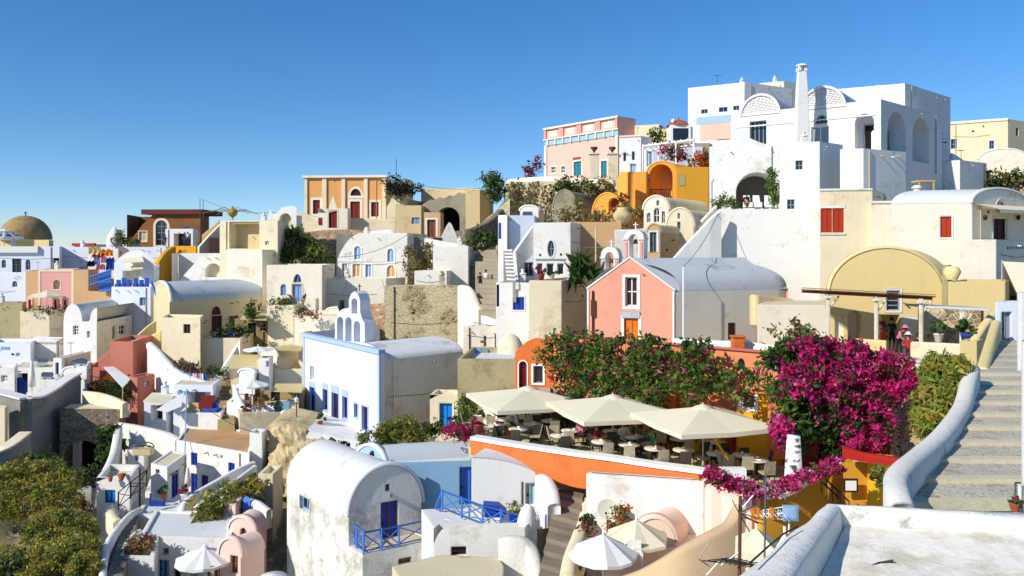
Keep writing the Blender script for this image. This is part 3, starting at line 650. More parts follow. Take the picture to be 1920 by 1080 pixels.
# ================= pink church
h=H('pink_church','salmon pink church with white-edged pediment, tall dark window and orange door','church',1265,52,1101,1478,546,642,PK,22,rang=50,back=9)
h.gable('L',484,RFG,lip=.12); h.rimm=W; A,d,n,w=h.edge('L')
mid=P(1183,484,54); h.h=mid.z-h.zt; 
for sd in ('L','B'):
    ww=h.edge(sd)[3]; h.top[h.sides[sd]]=[(ww,h.zt),(ww/2,h.zt+h.h),(0,h.zt)]
h.open('L',1172.5,520,1194.5,574,'window',m=DBR,frame=None,trim=W,tw=.22,depth=.25)
h.open('L',1170,597,1197,640,'door',m=WDO,frame=WDO,trim=PWH,tw=.2,depth=.15)
h.panel('L',1166,584,1200,596,RFG,.1,'lintel')
t=MB(); t.obox(A,d,n,0,.14,-.1,.05,h.zb,h.zt); t.obox(A,d,n,w-.14,w,-.1,.05,h.zb,h.zt); part('corner_edge',t,W,h.e)
h.open('R',1365,605,1377,634,'window',m=GL,frame=None,depth=.2)
h.skip={3}
# nave vault rising behind the pediment
h.done()
A,d,n,w=h.edge('L'); zt=h.zt; t=MB(); L_=8.2; k=18; prof=[(w/2+w/2*math.cos(math.pi*i/k),zt+.02+1.75*math.sin(math.pi*i/k)**.9) for i in range(k+1)]
vs=[]
for o in (-.45,-3.5,-7): vs+=[h.P3('L',x,z,o) for x,z in prof]
t=MB(); vv=h.v; 
def alongv(x,z,q): c=h.pts[0]+h.u*x+vv*q; return Vector((c.x,c.y,z))
vs=[alongv(x,z,.4) for x,z in prof]+[alongv(x,z,L_) for x,z in prof]
fs=[(i,i+1,k+2+i,k+1+i) for i in range(k)]
# rounded far end
for j in range(1,7):
    a=j/6*math.pi/2; vs+=[alongv(w/2+(x-w/2)*math.cos(a),zt+(z-zt)*math.cos(a),L_+2.4*math.sin(a)) for x,z in prof]
    o=(k+1)*(j); fs+=[(o+i,o+i+1,o+k+2+i,o+k+1+i) for i in range(k)]
t.add(vs,fs,0,True); part('nave_roof',t,RFG,h.e)
t=MB(); q=[alongv(0,0,0),alongv(0,0,L_)]; 
for qq in range(6):
    pass
pts=[alongv(0,0,0),alongv(0,0,L_)]+[alongv(w/2-w/2*math.cos(a_),0,L_+2.4*math.sin(a_)) for a_ in [j*math.pi/12 for j in range(1,12)]]+[alongv(w,0,L_),alongv(w,0,.4)]
t.prism([(p.x,p.y) for p in pts[:-1]],h.z0,zt-.0); part('nave_wall',t,mat('plaster_nave','#d6cfc2',var=.08,streak=.2,stain='#b9a98c',stain_amt=.2),h.e)
t=MB(); a_,zb_,b_,zt_=h.rect('R',1365,605,1377,636); h._plate(t,'R',[(a_,zb_),(b_,zb_),(b_,zt_),(a_,zt_)],.03,-.05); part('door',t,DBR,h.e)
# downpipe on church front
t=MB(); a=h.P3('L',*h.sz('L',1112,545),.1); t.tube([a,a-Vector((0,0,3.4))],.06,6); t.box((a.x-.12,a.y-.15,a.z-1.7),(a.x+.12,a.y+.1,a.z-.6)); part('downpipe',t,MTR,h.e)
# belfries
def belfry(label,px,Y,w_,ybase,ytop,open0,ang,depth,pil=True,steps=1):
    b=P(px,ybase,Y); zt=ZY(ytop,Y); e=thing('belfry',label,'belfry',b); u=Vector((math.cos(R(ang)),-math.sin(R(ang)))); n=Vector((-math.sin(R(ang)),-math.cos(R(ang))))
    hh=zt-b.z; A=Vector((b.x,b.y))-u*w_/2
    op=shape(w_*.28,hh*.12,w_*.72,hh*.86,'arch'); outer=[(0,0),(w_,0)]+[(w_/2+w_/2*math.cos(math.pi*i/12),hh*.8+hh*.2*math.sin(math.pi*i/12)) for i in range(13)]
    def q(x,z,o): c=A+u*x+n*o; return Vector((c.x,c.y,b.z+z))
    t=MB(); fl=outer+op; tr=tessellate_polygon([[Vector((x,z,0)) for x,z in outer],[Vector((x,z,0)) for x,z in op]]); m=len(fl)
    t.add([q(x,z,0) for x,z in fl]+[q(x,z,-depth) for x,z in fl],[tuple(i) for i in tr]+[tuple(j+m for j in i) for i in tr])
    for ring in (outer,op):
        k=len(ring); t.add([q(x,z,0) for x,z in ring]+[q(x,z,-depth) for x,z in ring],[(j,(j+1)%k,(j+1)%k+k,j+k) for j in range(k)])
    part('frame',t,W,e)
    if pil:
        t=MB()
        for x0 in (.04,.8): 
            for o0,o1 in ((-.0,.03),): t.add([q(w_*x0,hh*.12,o1),q(w_*(x0+.16),hh*.12,o1),q(w_*(x0+.16),hh*.66,o1),q(w_*x0,hh*.66,o1)],[(0,1,2,3)])
            t.obox(A,u,n,w_*x0,w_*(x0+.16),-.02,.035,b.z+hh*.12,b.z+hh*.66)
        part('pilaster',t,PKR,e)
        t=MB(); t.obox(A,u,n,-.06,w_*.26,-depth-.04,.08,b.z+hh*.7,b.z+hh*.76); t.obox(A,u,n,w_*.74,w_+.06,-depth-.04,.08,b.z+hh*.7,b.z+hh*.76); part('capital',t,W,e)
    t=MB(); c=q(w_/2,hh,-depth/2); t.tube([c-Vector((0,0,.1)),c+Vector((0,0,.5))],.04,5); t.tube([c+Vector((-.18,0,.33)),c+Vector((.18,0,.33))],.035,5); part('cross',t,PWH,e)
    t=MB(); c=q(w_/2,hh*.62,-depth/2); t.lathe(c,[(.0,.25),(.1,.22),(.14,.05),(.2,-.08)],n=10); part('bell',t,MTR,e)
    return e
belfry('larger pink and white arched bell frame on the peak of the pink church',1188,53.6,1.35,496,430,0,22,1.2)
belfry('smaller pink and white arched bell frame behind the left roof slope of the pink church',1143,57,1.3,540,462,0,22,1.0)
# white wooden cross
e=thing('wooden_cross','tall thin pale wooden cross standing before the tan wall','cross',P(1117,530,58)); t=MB(); a=P(1117,530,58); t.tube([a,P(1117,425,58)],.06,6); part('post',t,WDP,e); t=MB(); t.tube([P(1094,464,58),P(1141,464,58)],.05,6); part('arm',t,WDP,e)
# flag pole by the church roof
t=MB(); t.tube([P(1281,640,51),P(1281,500,51)],.04,6); tag(t.build('flagpole',PWH,None,P(1281,640,51)),'slim white pole standing against the shaded church side','pole')
# behind church: curved wall, apse block, slope
h=H('cream_shed','cream sloping-roofed shed against the big white wall, right of the church apse','shed',1560,47,1420,1575,572,640,CRP,5,rang=30,back=5)
h.par=.02; h.rm=RFC; h.done()
wall('parapet_wall','ochre-topped low parapet wrapping the church apse','wall',[(1412,552,50),(1450,556,51),(1485,560,51.5)],BE,bot=[600,600,600],th=.6)
wall('parapet_wall','long white parapet below the pink church side','wall',[(1262,634,46),(1320,637,45),(1400,641,44),(1470,648,43),(1556,652,42)],W,bot=[680]*5,th=.4)
t=MB(); a=P(1383,632,43.5); t.box((a.x-.3,a.y-.3,ZY(675,43.5)),(a.x+.3,a.y+.3,a.z)); t.box((a.x-.36,a.y-.36,a.z),(a.x+.36,a.y+.36,a.z+.08)); tag(t.build('pillar',OR,None,(a.x,a.y,ZY(675,43.5))),'orange square pillar interrupting the long white parapet','pillar')
wall('stair_parapet','tall white sloping parapet climbing right from the church bell frame to the big white wall','wall',[(1250,497,57.5),(1290,452,57.8),(1330,410,58),(1350,392,58.2)],W,bot=[560]*4,th=.4,smooth=False)
wall('stair_parapet','cream inner parapet of the climbing stair beside the vaulted chapels','wall',[(1262,472,62),(1300,428,63),(1342,385,64)],CRP,bot=[520,470,430],th=.3,smooth=False)
# ================= restaurant with dome
h=H('taverna','cream-yellow vaulted taverna with a huge arched front behind a wooden pergola','building',1768,42,1556,1790,549,640,YC,4,rang=40,back=1.6)
h.barrel('L',466,mat('roof_yellow_cream','#e8d6a0',var=.08,bump=.2),n=24,lip=.1)
h.open('L',1662,545,1687,582,'window',m=GL,frame=GRS,depth=.1,trim=W,bars=(0,3)); h.open('L',1653,590,1687,637,'door',m=DK,frame=None,depth=1.2)
h.open('L',1590,582,1616,637,'niche','arch',depth=.8,back=W); h.open('L',1566,592,1582,637,'niche','rect',depth=.2,back=W)
h.panel('L',1690,592,1722,637,W,.03,'whitewashed_panel'); h.done()
e=thing('pergola','weathered brown wooden pergola on four cream posts in front of the taverna','pergola',P(1643,655,38))
for i,(x,yt,Yp) in enumerate(((1553,551,38),(1643,556,37.5),(1727,560,37))):
    t=MB(); a=P(x,yt,Yp); t.box((a.x-.07,a.y-.07,ZY(640,Yp)-1),(a.x+.07,a.y+.07,a.z)); t.box((a.x-.15,a.y-.14,a.z-.22),(a.x+.2,a.y+.14,a.z-.08)); t.tube([a+Vector((.05,0,-.7)),a+Vector((.5,0,-.1))],.05,4); part('post',t,CRP,e)
t=MB(); l0,r0=P(1543,549,38),P(1748,560,37); l1,r1=l0+Vector((.3,3.6,-.12)),r0+Vector((.3,3.6,-.12))
t.tube([l0,r0],.07,6); t.tube([l1,r1],.07,6); part('beam',t,WDB,e); t=MB()
for i in range(34): a=l0.lerp(r0,i/33)+Vector((0,0,.1)); b=l1.lerp(r1,i/33)+Vector((0,0,.1)); t.tube([a-Vector((0,.3,0)),b],.03,4)
part('slats',t,WDB,e)
t=MB(); a=l0+Vector((0,-.3,.17)); b=r0+Vector((0,-.3,.17)); c=r1+Vector((0,0,.17)); d=l1+Vector((0,0,.17)); up=Vector((0,0,.04)); t.add([a,b,c,d,a+up,b+up,c+up,d+up],[(0,1,2,3),(4,5,6,7),(0,1,5,4),(1,2,6,5),(3,2,6,7),(0,3,7,4)]); part('reed_cover',t,mat('reed_mat','#8d7a5c',var=.3,scale=8,bump=.6),e)
e=thing('pergola','lower grey-roofed pergola on one post beside the stone wall of the taverna','pergola',P(1805,660,34))
t=MB(); a=P(1805,585,34); t.box((a.x-.09,a.y-.09,ZY(650,34)-1),(a.x+.09,a.y+.09,a.z)); t.tube([a+Vector((0,0,-.6)),a+Vector((.4,0,-.1))],.04,4); t.tube([a+Vector((0,0,-.6)),a+Vector((-.4,0,-.1))],.04,4); part('post',t,CRP,e)
t=MB(); l0,r0=P(1733,577,37),P(1858,583,34); up=Vector((0,0,.1)); l1,r1=l0+Vector((.6,3,-.1)),r0+Vector((.6,3,-.1)); t.add([l0,r0,r1,l1,l0+up,r0+up,r1+up,l1+up],[(0,1,2,3),(4,5,6,7),(0,1,5,4),(1,2,6,5),(3,2,6,7),(0,3,7,4)]); part('roof',t,RFG,e)
wall('stone_wall','tan rubble stone wall under the grey pergola roof','wall',[(1722,578,40.5),(1780,578,40),(1842,578,39)],SRP,bot=[645]*3,th=.5,smooth=False)
wall('terrace_wall','low cream terrace wall left of the seated people in front of the taverna','wall',[(1600,634,37),(1661,638,36.5)],YC,bot=[680]*2,th=.35,smooth=False,ext=1)
wall('terrace_wall','low cream terrace wall right of the seated people, under the grey pergola','wall',[(1712,640,36),(1775,643,34.5),(1833,646,33)],CR,bot=[690]*3,th=.35,smooth=False,ext=1)
h=H('yellow_stair_house','yellow stair wall block at the right end of the taverna terrace','wall',1832,32.5,1800,1876,640,690,YC,8,rang=50,back=5,ext=1); h.par=.05; h.rm=RFC; h.done()
wall('stair_parapet','yellow stepped parapet rising to the right beside the shaded alley','wall',[(1822,640,33),(1840,612,34),(1858,590,35),(1874,575,36)],YC,bot=[690]*4,th=.35,smooth=False)
h=H('yellow_terrace','warm yellow terrace wall under the cream balcony, right of the taverna vault','terrace',1885,40,1778,1905,528,580,YC,6,rang=55,back=4); h.par=.7; h.done()
h=H('post_chimney','brown square flue post beside the taverna vault','chimney',1778,40.5,1766,1784,497,575,OLB,10,rang=50,back=.4,ctrlpt=False); h.par=.01; h.done()
t=MB(); a=P(1785,506,40.4); t.lathe(a-Vector((0,0,.1)),[(.25,-.4),(.42,0),(.3,.25),(0,.3)],n=10); tag(t.build('terracotta_pot',YC,None,a-Vector((0,0,.5))),'rounded yellow urn on the terrace wall beside the flue post','urn')
# awning right edge + dark shop
e=thing('shop_awning','cream sloping canvas awning at the right edge above a dark doorway','awning',P(1879,540,39)); t=MB()
q=[P(1880,490,42),P(1935,493,40),P(1938,552,36),P(1908,550,37)]; t.add(q+[v-Vector((0,0,.05)) for v in q],[(0,1,2,3),(4,5,6,7),(3,2,6,7)]); part('canvas',t,FAB,e); t=MB(); t.tube([P(1879,488,42),P(1879,556,42)],.05,6); part('post',t,PWH,e)
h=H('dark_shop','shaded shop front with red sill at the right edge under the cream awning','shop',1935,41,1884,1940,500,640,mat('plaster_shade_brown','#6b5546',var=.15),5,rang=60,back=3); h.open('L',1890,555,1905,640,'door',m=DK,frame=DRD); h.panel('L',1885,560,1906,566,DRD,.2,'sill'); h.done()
# white pier at right edge
h=H('white_pier','tall rounded white wall end at the right edge of the stairway','wall',1945,13.5,1907,1960,548,696,W,4,rang=60,back=.5,ctrlpt=False,ext=.0); h.par=.01; h.done()
h=H('white_house','white wall with a dark green door at the lower right edge, beside the stair','house',1940,11.2,1915,1960,640,962,W,4,rang=60,back=.5,ctrlpt=False,ext=.0); h.open('L',1914.5,912,1935,962,'door',m=mat('paint_dark_green','#12443f'),frame=None); h.par=.01; h.done()
# ================= upper centre
h=H('pink_mansion','long pale pink mansion with panelled attic, blue band and teal doors on the skyline','house',1160,105,1022,1192,218,332,PKL,50,rang=52)
h.par=.5; A,d,n,w=h.edge('L')
def lv(y): return ZY(y,105)
t=MB(); t.obox(A,d,n,-.1,w+.1,-.05,.35,lv(221),lv(217)); part('cornice',t,CRP,h.e)
t=MB(); t.obox(A,d,n,-.1,w+.1,-.05,.3,lv(243),lv(240)); part('cornice',t,CRP,h.e)
t=MB(); t.obox(A,d,n,0,w,-.05,.12,lv(254),lv(243)); part('frieze',t,BLU,h.e)
t=MB()
for i in range(9): q=w*(i+.5)/9; t.obox(A,d,n,q-.12,q+.12,.1,.3,lv(254),lv(243))
part('brackets',t,CRP,h.e)
for i in range(5):
    q=w*i/4; t=MB(); t.obox(A,d,n,max(q-.45,0),min(q+.45,w),-.05,.25,lv(240),lv(221)); part('pilaster',t,PKR,h.e)
for i in range(4):
    q0,q1=w*i/4+1.0,w*(i+1)/4-1.0; t=MB(); t.obox(A,d,n,q0,q1,-.05,.06,lv(237),lv(225)); part('panel',t,CRP,h.e)
t=MB(); t.obox(A,d,n,0,.5,-.05,.2,lv(332),lv(254)); t.obox(A,d,n,w-.5,w,-.05,.2,lv(332),lv(254)); part('corner_strip',t,CRP,h.e)
h.open('L',1076,303,1090,329,'door',m=TEA,frame=TEA,trim=CRP,tw=.3); h.open('L',1127,302,1138,332,'door',m=TEA,frame=TEA,trim=CRP,tw=.3)
h.open('L',1033,313,1042,324,m=GL,frame=PWH,trim=CRP,tw=.2); h.open('L',1052,312,1060,324,m=GL,frame=PWH,trim=CRP,tw=.2)
h.panel('L',1075,295,1089,299,RED,.1,'sign_board')
h.done()
h=H('cream_house','low cream wing stepping down at the right of the pink mansion','house',1236,104,1190,1262,233,300,MATS['plaster_soft_cream'],20,rang=60,back=8); h.done()
for i,(x,l) in enumerate(((1114,'left'),(1148,'right'))):
    e=thing('gate_pillar','cream gate pillar topped with a dark urn, %s of the pair by the pink mansion'%l,'pillar',P(x,331,96),'gate pillars'); a=P(x,331,96); t=MB(); t.box((a.x-.5,a.y-.5,a.z-1),(a.x+.5,a.y+.5,a.z+2.6)); t.box((a.x-.62,a.y-.62,a.z+2.6),(a.x+.62,a.y+.62,a.z+2.8)); part('shaft',t,CR,e); t=MB(); t.lathe(a+Vector((0,0,2.8)),[(.1,0),(.15,.25),(.45,.6),(.4,.75),(0,.7)],n=10); part('urn',t,MTR,e)
wall('terrace_wall','pale terrace wall on top of the rubble cliff below the pink mansion','wall',[(950,337,99),(985,333,97),(1040,331,94),(1100,334,92),(1152,338,90)],CRP,bot=[345]*5,th=.5)
wall('cliff_wall','tall stained rubble retaining wall below the pink mansion terrace','wall',[(952,342,98.5),(1000,340,96),(1050,340,93),(1110,343,91),(1150,345,90)],SRP,bot=[410]*5,th=1.2)
h=H('stone_vault','ruined grey stone vault below the pink mansion, with plants on its roof','building',1080,83,1038,1140,388,412,GRR,14,rang=62,back=10); h.barrel('L',357,GRW); h.done()
bush('shrub','dark grey-green hanging shrub on the cliff above the stone vault','shrub',[(1060,350,90,1.5,.8,.8),(1090,352,89,1.8,.8,.8),(1125,352,88,1.6,.8,.8)],1400,.2,[LO,LB,LD],[4,3,3],11)
bush('shrub','brownish creeper patch on the left part of the cliff wall','shrub',[(975,370,94,1.6,.7,1.8),(1005,375,92,1.6,.7,1.8)],900,.2,[LO,LB,mat('leaf_brown','#8f7d5c',var=.2)],[3,3,4],12)
bush('potted_plant','red-flowering plant at the left end of the pink mansion terrace','plant',[(998,322,98,.8,.6,1.0),(1004,305,98,.5,.4,.6)],350,.2,[LD,FLR,LG],[4,4,3],13)
h=H('white_house','small white house with two slim windows, right of the pink mansion','house',1202,95,1161,1222,255,325,W,16,rang=50)
h.open('L',1169,286,1174,302,m=GL,frame=GRS,bars=(0,0)); h.open('L',1185,284,1190,300,m=GL,frame=GRS,bars=(0,0)); h.open('L',1182,308,1193,325,'door',m=BLU,frame=BLU); h.band('L',253,256,W,.1); h.done()
h=H('blue_grey_house','shaded grey-blue wall with teal door under the white pergola','house',1225,92,1207,1320,274,330,WB,8,rang=60,back=6); h.open('L',1213,285,1222,312,'door',m=TEA,frame=TEA); h.done()
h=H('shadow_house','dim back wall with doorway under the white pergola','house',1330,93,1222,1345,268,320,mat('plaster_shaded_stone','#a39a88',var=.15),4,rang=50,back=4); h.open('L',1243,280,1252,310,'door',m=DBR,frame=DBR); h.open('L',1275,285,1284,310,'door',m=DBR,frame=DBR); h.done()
e=thing('pergola','white flat pergola on slim posts above the amber arched house','pergola',P(1250,302,86)); t=MB(); a,b=P(1205,275,86),P(1301,263,82); c,d_=b+Vector((1,4,0)),a+Vector((1,4,0)); up=Vector((0,0,.22)); t.tube([a,b],.16,4); t.tube([d_,c],.14,4)
for i in range(9): t.tube([a.lerp(b,i/8)+up,d_.lerp(c,i/8)+up],.08,4)
part('beams',t,PWH,e)
for k_ in (0,.32,.66,1): p=a.lerp(b,k_); t=MB(); t.tube([Vector((p.x,p.y,p.z-2.8)),p],.09,5); part('post',t,PWH,e)
h=H('cream_house','cream house behind the white pergola with terrace railing','house',1300,100,1236,1330,240,290,YC,10,rang=50,back=5); h.done()
e=thing('garden_pavilion','small white pavilion with glazed sides and a terracotta domed roof','pavilion',P(1272,262,96)); a=P(1272,262,96); t=MB(); t.box((a.x-1.2,a.y-1.2,a.z-2),(a.x+1.2,a.y+1.2,a.z+1.6)); part('body',t,PWH,e); t=MB(); t.box((a.x-.9,a.y-1.25,a.z-.6),(a.x+.9,a.y-1.2,a.z+1.2)); part('window',t,GL,e)
t=MB(); t.lathe(a+Vector((0,0,1.6)),[(1.5,0),(1.4,.1),(1.0,.5),(.4,.75),(.1,.8),(.1,1.1),(0,1.1)],n=16); part('roof',t,mat('roof_terracotta','#a5583a',var=.2),e)
e=thing('street_lamp','double-headed lamp post beside the small white pavilion','lamp',P(1262,268,95)); a=P(1262,268,95); t=MB(); t.tube([a,a+Vector((0,0,2.4))],.06,5); part('post',t,MTD,e); t=MB(); t.ell(a+Vector((0,0,2.6)),.22,.22,.28); part('lamp_head',t,PWH,e)
bush('potted_plant','round dark shrub on the cream roof left of the small white pavilion','plant',[(1235,254,98,.9,.6,.7)],250,.2,[LD,LG],[3,2],14,stems=0)
bush('flowering_plant','dark red flowering plant under the white pergola','plant',[(1262,285,84,1.2,.8,.9)],500,.18,[LD,FLR,LB],[4,3,2],15)
bush('flowering_plant','orange-flowered potted shrubs at the foot of the tall white house','plant',[(1316,296,80,1.1,.7,1.0),(1322,303,80,.7,.6,.6)],500,.18,[LG,FLO,FLR],[4,4,1],16)
# amber house
h=H('amber_house','amber house with tall arched loggia front and mustard side wall','house',1270,80,1213,1330,325,376,ORY,12,rang=50,back=6.5)
h.barrel('L',303,ORY,lip=.1); h.holes[0]=[]; h.open('L',1218,308,1261,372,'niche','arch',depth=2.2,back=ORN); h.done()
a,zb,b,zt=h.rect('L',1218,356,1261,372); t=MB()
for i in range(12): q=a+(b-a)*i/11; A,d,n,w=h.edge('L'); t.obox(A,d,n,q-.03,q+.03,-.15,-.1,zb,zb+.9)
t.obox(A,d,n,a,b,-.16,-.09,zb+.88,zb+.95); part('railing',t,MTD,h.e)
h=H('mustard_house','mustard yellow wall with a small wall plaque and white vent, right of the amber arch','house',1329,78.5,1268,1345,313,376,OCH,3,rang=40,back=5); h.panel('L',1273,328,1284,348,OLB,.05,'plaque'); h.rm=RFW; h.done()
h=H('amber_house','smooth amber wall wing stepping down left of the arched loggia','house',1212,79,1163,1222,322,395,ORY,10,rang=50,back=5); h.done()
wall('buttress_wall','curved amber buttress wall beside the loggia','wall',[(1164,330,78),(1176,322,76.5),(1184,322,75)],ORY,bot=[395]*3,th=.7,ctrlpt=False)
h=H('amber_vault','small amber vaulted outbuilding with a deep arched window, below the loggia wing','building',1166,73,1112,1210,400,415,ORY,28,rang=62,back=6); h.barrel('L',362,ORY); h.open('L',1141,371,1161,402,'niche','arch',depth=.7,back=BR); h.done()
bush('cypress_shrub','narrow grey cypress-like plant in front of the amber vault','shrub',[(1170,392,71,.4,.4,1.6)],300,.14,[LD,LO],[3,2],17,clump=1.5)
bush('cactus_plant','tall pale green cactus before the stone vault','cactus',[(1085,395,74,.45,.4,1.6)],260,.16,[LYB,LY],[3,2],18,clump=1.2)
bush('garden_shrubs','reddish dry shrubs along the foot of the amber walls','shrub',[(1075,405,70,1.2,.8,.6),(1110,408,69,1.5,.8,.6),(1145,410,68,1.5,.8,.6),(1195,405,70,1.3,.8,.7)],1400,.17,[LO,LB,MATS['leaf_brown'],FLO],[4,3,3,1],19)
e=thing('terracotta_pot','large round ochre jar in the garden below the amber vault','jar',P(1167,415,67)); t=MB(); t.lathe(P(1167,415,67)-Vector((0,0,.3)),[(.3,0),(.75,.5),(.8,.9),(.45,1.3),(.5,1.45),(0,1.4)],n=14); part('body',t,BE,e)
# small vaulted chapels
h=H('cream_chapel','small cream chapel with three slit windows and an arched bell opening front','chapel',1254,66,1207,1330,392,425,CRP,14,rang=58,back=8); h.barrel('L',368,RFC)
for w_ in ((1213,399,1220,417),(1226,390,1237,417),(1241,396,1247,418)): h.open('L',*w_,shp='arch',m=GL,frame=None)
h.open('L',1231,376,1236,385,shp='rect',m=DK,frame=None); h.done()
h=H('cream_vault','cream vaulted house with two small square windows, right of the small chapel','house',1301,62,1250,1345,425,470,CR,14,rang=58,back=7); h.barrel('L',391,RFC)
h.open('L',1271,400,1275,410,m=GL,frame=None); h.open('L',1270,416,1276,431,m=GL,frame=GRS); h.done()
h=H('tan_vault','low tan vaulted house with a tall white-framed door, just above the pink church roof','house',1238,59,1214,1284,436,500,TAN,10,rang=48,back=5); h.open('L',1218.5,435.5,1231,473,'door',m=GL,frame=GRS,trim=W,tw=.15); h.open('L',1217,420,1222,428,m=DK,frame=None) if 0 else None; h.barrel('L',421,RFC); h.done()
wall('parapet_wall','white tapering wall slab between the wooden cross and the pink church bells','wall',[(1153,431,60),(1180,430,60),(1212,428,60)],WW,bot=[490]*3,th=.35,smooth=False)
# ================= white stair house and tan wall
h=H('tan_house','broad tan wall house with flat top behind the wooden cross','house',1165,66.5,1066,1200,416,532,TAN,3,rang=45,back=7); h.done()
h=H('white_house','white house with an oval window and three small arched windows, left of the tan wall','house',1070,64,1001,1095,417,530,W,6,rang=45,back=4)
h.open('L',1027,451,1039.5,482,shp='round',m=GL,frame=GRS,trim=W,bars=(1,1),depth=.15)
for a in ((1007,494,1017,515),(1025,494,1038,515),(1045,494,1057,515)): h.open('L',*a,m=GL,frame=PWH,depth=.25,bars=(0,0))
h.panel('L',1004,485,1060,487.5,GRS,.08,'string_course')
h.panel('L',1011,476,1014,480,DK,.04,'vent'); h.panel('L',1050,475,1053,479,DK,.04,'vent'); h.done()
h=H('white_house','grey-shaded white house wall behind the white outdoor stairs','house',1002,67,949,1010,404,530,WB,-10,rang=30,back=5); h.open('L',983,492,1000,518,'door',m=GL,frame=GRS); h.done()
h=H('white_house','tall slim white corner house with a blue shutter at its left edge','house',951,66,934,962,403,600,W,20,rang=40,back=4); h.open('L',935,418,940,448,'shutter',m=BLD,frame=None,depth=.04); h.done()
h=H('white_house','lower white wall house with a deep blue square shutter, below the outdoor stairs','house',994,60,930,1010,530,640,W,8,rang=40,back=5); h.open('L',962,557,983,581,'shutter',m=BLD,frame=BLD,depth=.06,trim=W,tw=.1); h.open('L',931,517+17,936,575,'door',m=mat('paint_purple','#4a3460'),frame=None); h.done()
stairs('outdoor_stairs','white outdoor stairs climbing between two white parapets beside the tall slim corner house',P(950,529,60.5),P(968,529,60),P(944,468,66),P(960,468,65.5),9,GRW,nose=W)
wall('stair_parapet','white parapet on the right of the outdoor stairs, rising to the oval-window house','wall',[(970,530,60),(965,470,64),(998,424,65)],W,bot=[535,500,470],th=.25,smooth=False,ctrlpt=False)
h=H('cream_house','cream block house with flat brown terrace roof, left of the pink church','house',1053,56,992,1112,526,640,CR,6,rang=36,back=7); h.par=.15; h.rm=RFB; h.done()
bush('yucca_plant','dark green spiky yucca in a pot in front of the tan wall','plant',[(1086,488,57,.45,.3,.3),(1080,515,57,.3,.3,.5),(1102,508,57,.4,.3,.3)],150,.3,[LD,LG],[3,2],21,aspect=2.6,clump=.9)
wall('garden_wall','broad cream wall whose top sweeps down in a curve beside the stepped lane','wall',[(866,534,71),(880,540,69),(897,575,67),(925,596,65),(960,610,63),(992,632,62)],CRP,bot=[665]*6,th=.8)
t=MB(); a,b=P(887,604,62.5),P(992,622,60)
for i in range(46): p=a.lerp(b,i/45); t.tube([p,p-Vector((0,0,.5))],.018,4)
t.tube([a,b],.03,5); t.tube([a-Vector((0,0,.5)),b-Vector((0,0,.5))],.03,5); tag(t.build('railing',GRS,None,b-Vector((0,0,1))),'grey metal bar railing on the curved cream wall','railing')
h=H('cream_house','cream building face under the curved wall, behind the chapel roof','house',970,61,868,990,612,680,CRP,3,rang=40,back=1.2); h.open('L',928,627,934,668,'door',m=DBR,frame=None); h.open('L',907,630,912,650,m=GL,frame=None); h.done()
h=H('oven_dome','small round cream oven-like dome beside the orange house','dome',986,53,932,1000,665,680,CR,3,rang=40,back=3); h.par=.02; h.done()
t=MB(); a=P(957,672,54); t.lathe(a,[(.95,-.5),(.92,.3),(.85,.9),(.6,1.35),(.3,1.6),(0,1.65)],n=20); part('dome',t,CR,h.e)
wall('rounded_wall','small pinkish rounded wall fin beside the oven dome','wall',[(975,660,52.5),(990,640,52.5),(1010,620,52.5)],PKL,bot=[672]*3,th=.5,ctrlpt=False)
for i,(x,y) in enumerate(((896,668),(909,669))):
    e=thing('air_conditioner','grey air conditioning unit on the tan wall roof, %s of two'%('left' if i==0 else 'right'),'air conditioner',P(x,y,54),'air conditioning units on the roof'); a=P(x,y,54); t=MB(); t.box((a.x-.24,a.y-.2,a.z-.1),(a.x+.2,a.y+.2,a.z+.55)); part('casing',t,BLS if i==0 else GRS,e); t=MB(); t.lathe((a.x,a.y-.21,a.z+.25),[(.0,0),(.16,.0)],n=12); part('fan_grille',t,MTD,e)
# stepped lane with people
stairs('lane_steps','stone-grey stepped lane between the tall slim white house and the weathered houses',P(897,590,66),P(945,600,64),P(888,455,86),P(928,455,84),16,mat('step_stone','#9c907a',var=.15,bump=.5))
wall('lane_wall','grey rubble wall along the upper left of the stepped lane','wall',[(868,430,84),(890,425,85),(925,405,88),(952,372,92)],SRD,bot=[470,460,455,440],th=.8)
wall('rubble_wall','plastered stone slope wall rising to the right above the stepped lane','wall',[(905,415,90),(930,395,90),(956,372,90)],SRP,bot=[450,440,430],th=.8)
bush('shrub','green bush in the shade at the top of the stepped lane','shrub',[(908,452,82,1.4,1,.9)],500,.2,[LG,LD],[3,3],22)
# orange house
h=H('orange_house','orange house with a white-framed window and dark door, left of the long vine','house',1052,40,966,1090,668,790,OR,12,rang=45,back=5)
h.top[0]=[(h.tl*(1-i/8),h.zt+.9*math.sin(math.pi*(i+.4)/8.8)) for i in range(9)]
h.open('L',1000,686,1018,718,m=GL,frame=GRS,trim=PWH,tw=.1,bars=(0,0)); h.open('L',973,677,988,730,'door','arch',m=DRD,frame=DRD,trim=PWH,tw=.06); h.par=.05; h.done()
e=thing('roof_pillar','orange square chimney pillar behind the orange house','pillar',P(1036,665,42)); a=P(1036,665,42); t=MB(); t.box((a.x-.38,a.y-.3,a.z-.6),(a.x+.38,a.y+.3,a.z+.95)); part('shaft',t,OR,e)
h=H('tan_wall_house','weathered olive-tan wall below the air conditioning units','wall',969,48,858,985,674,790,OLB,4,rang=40,back=6); h.done()
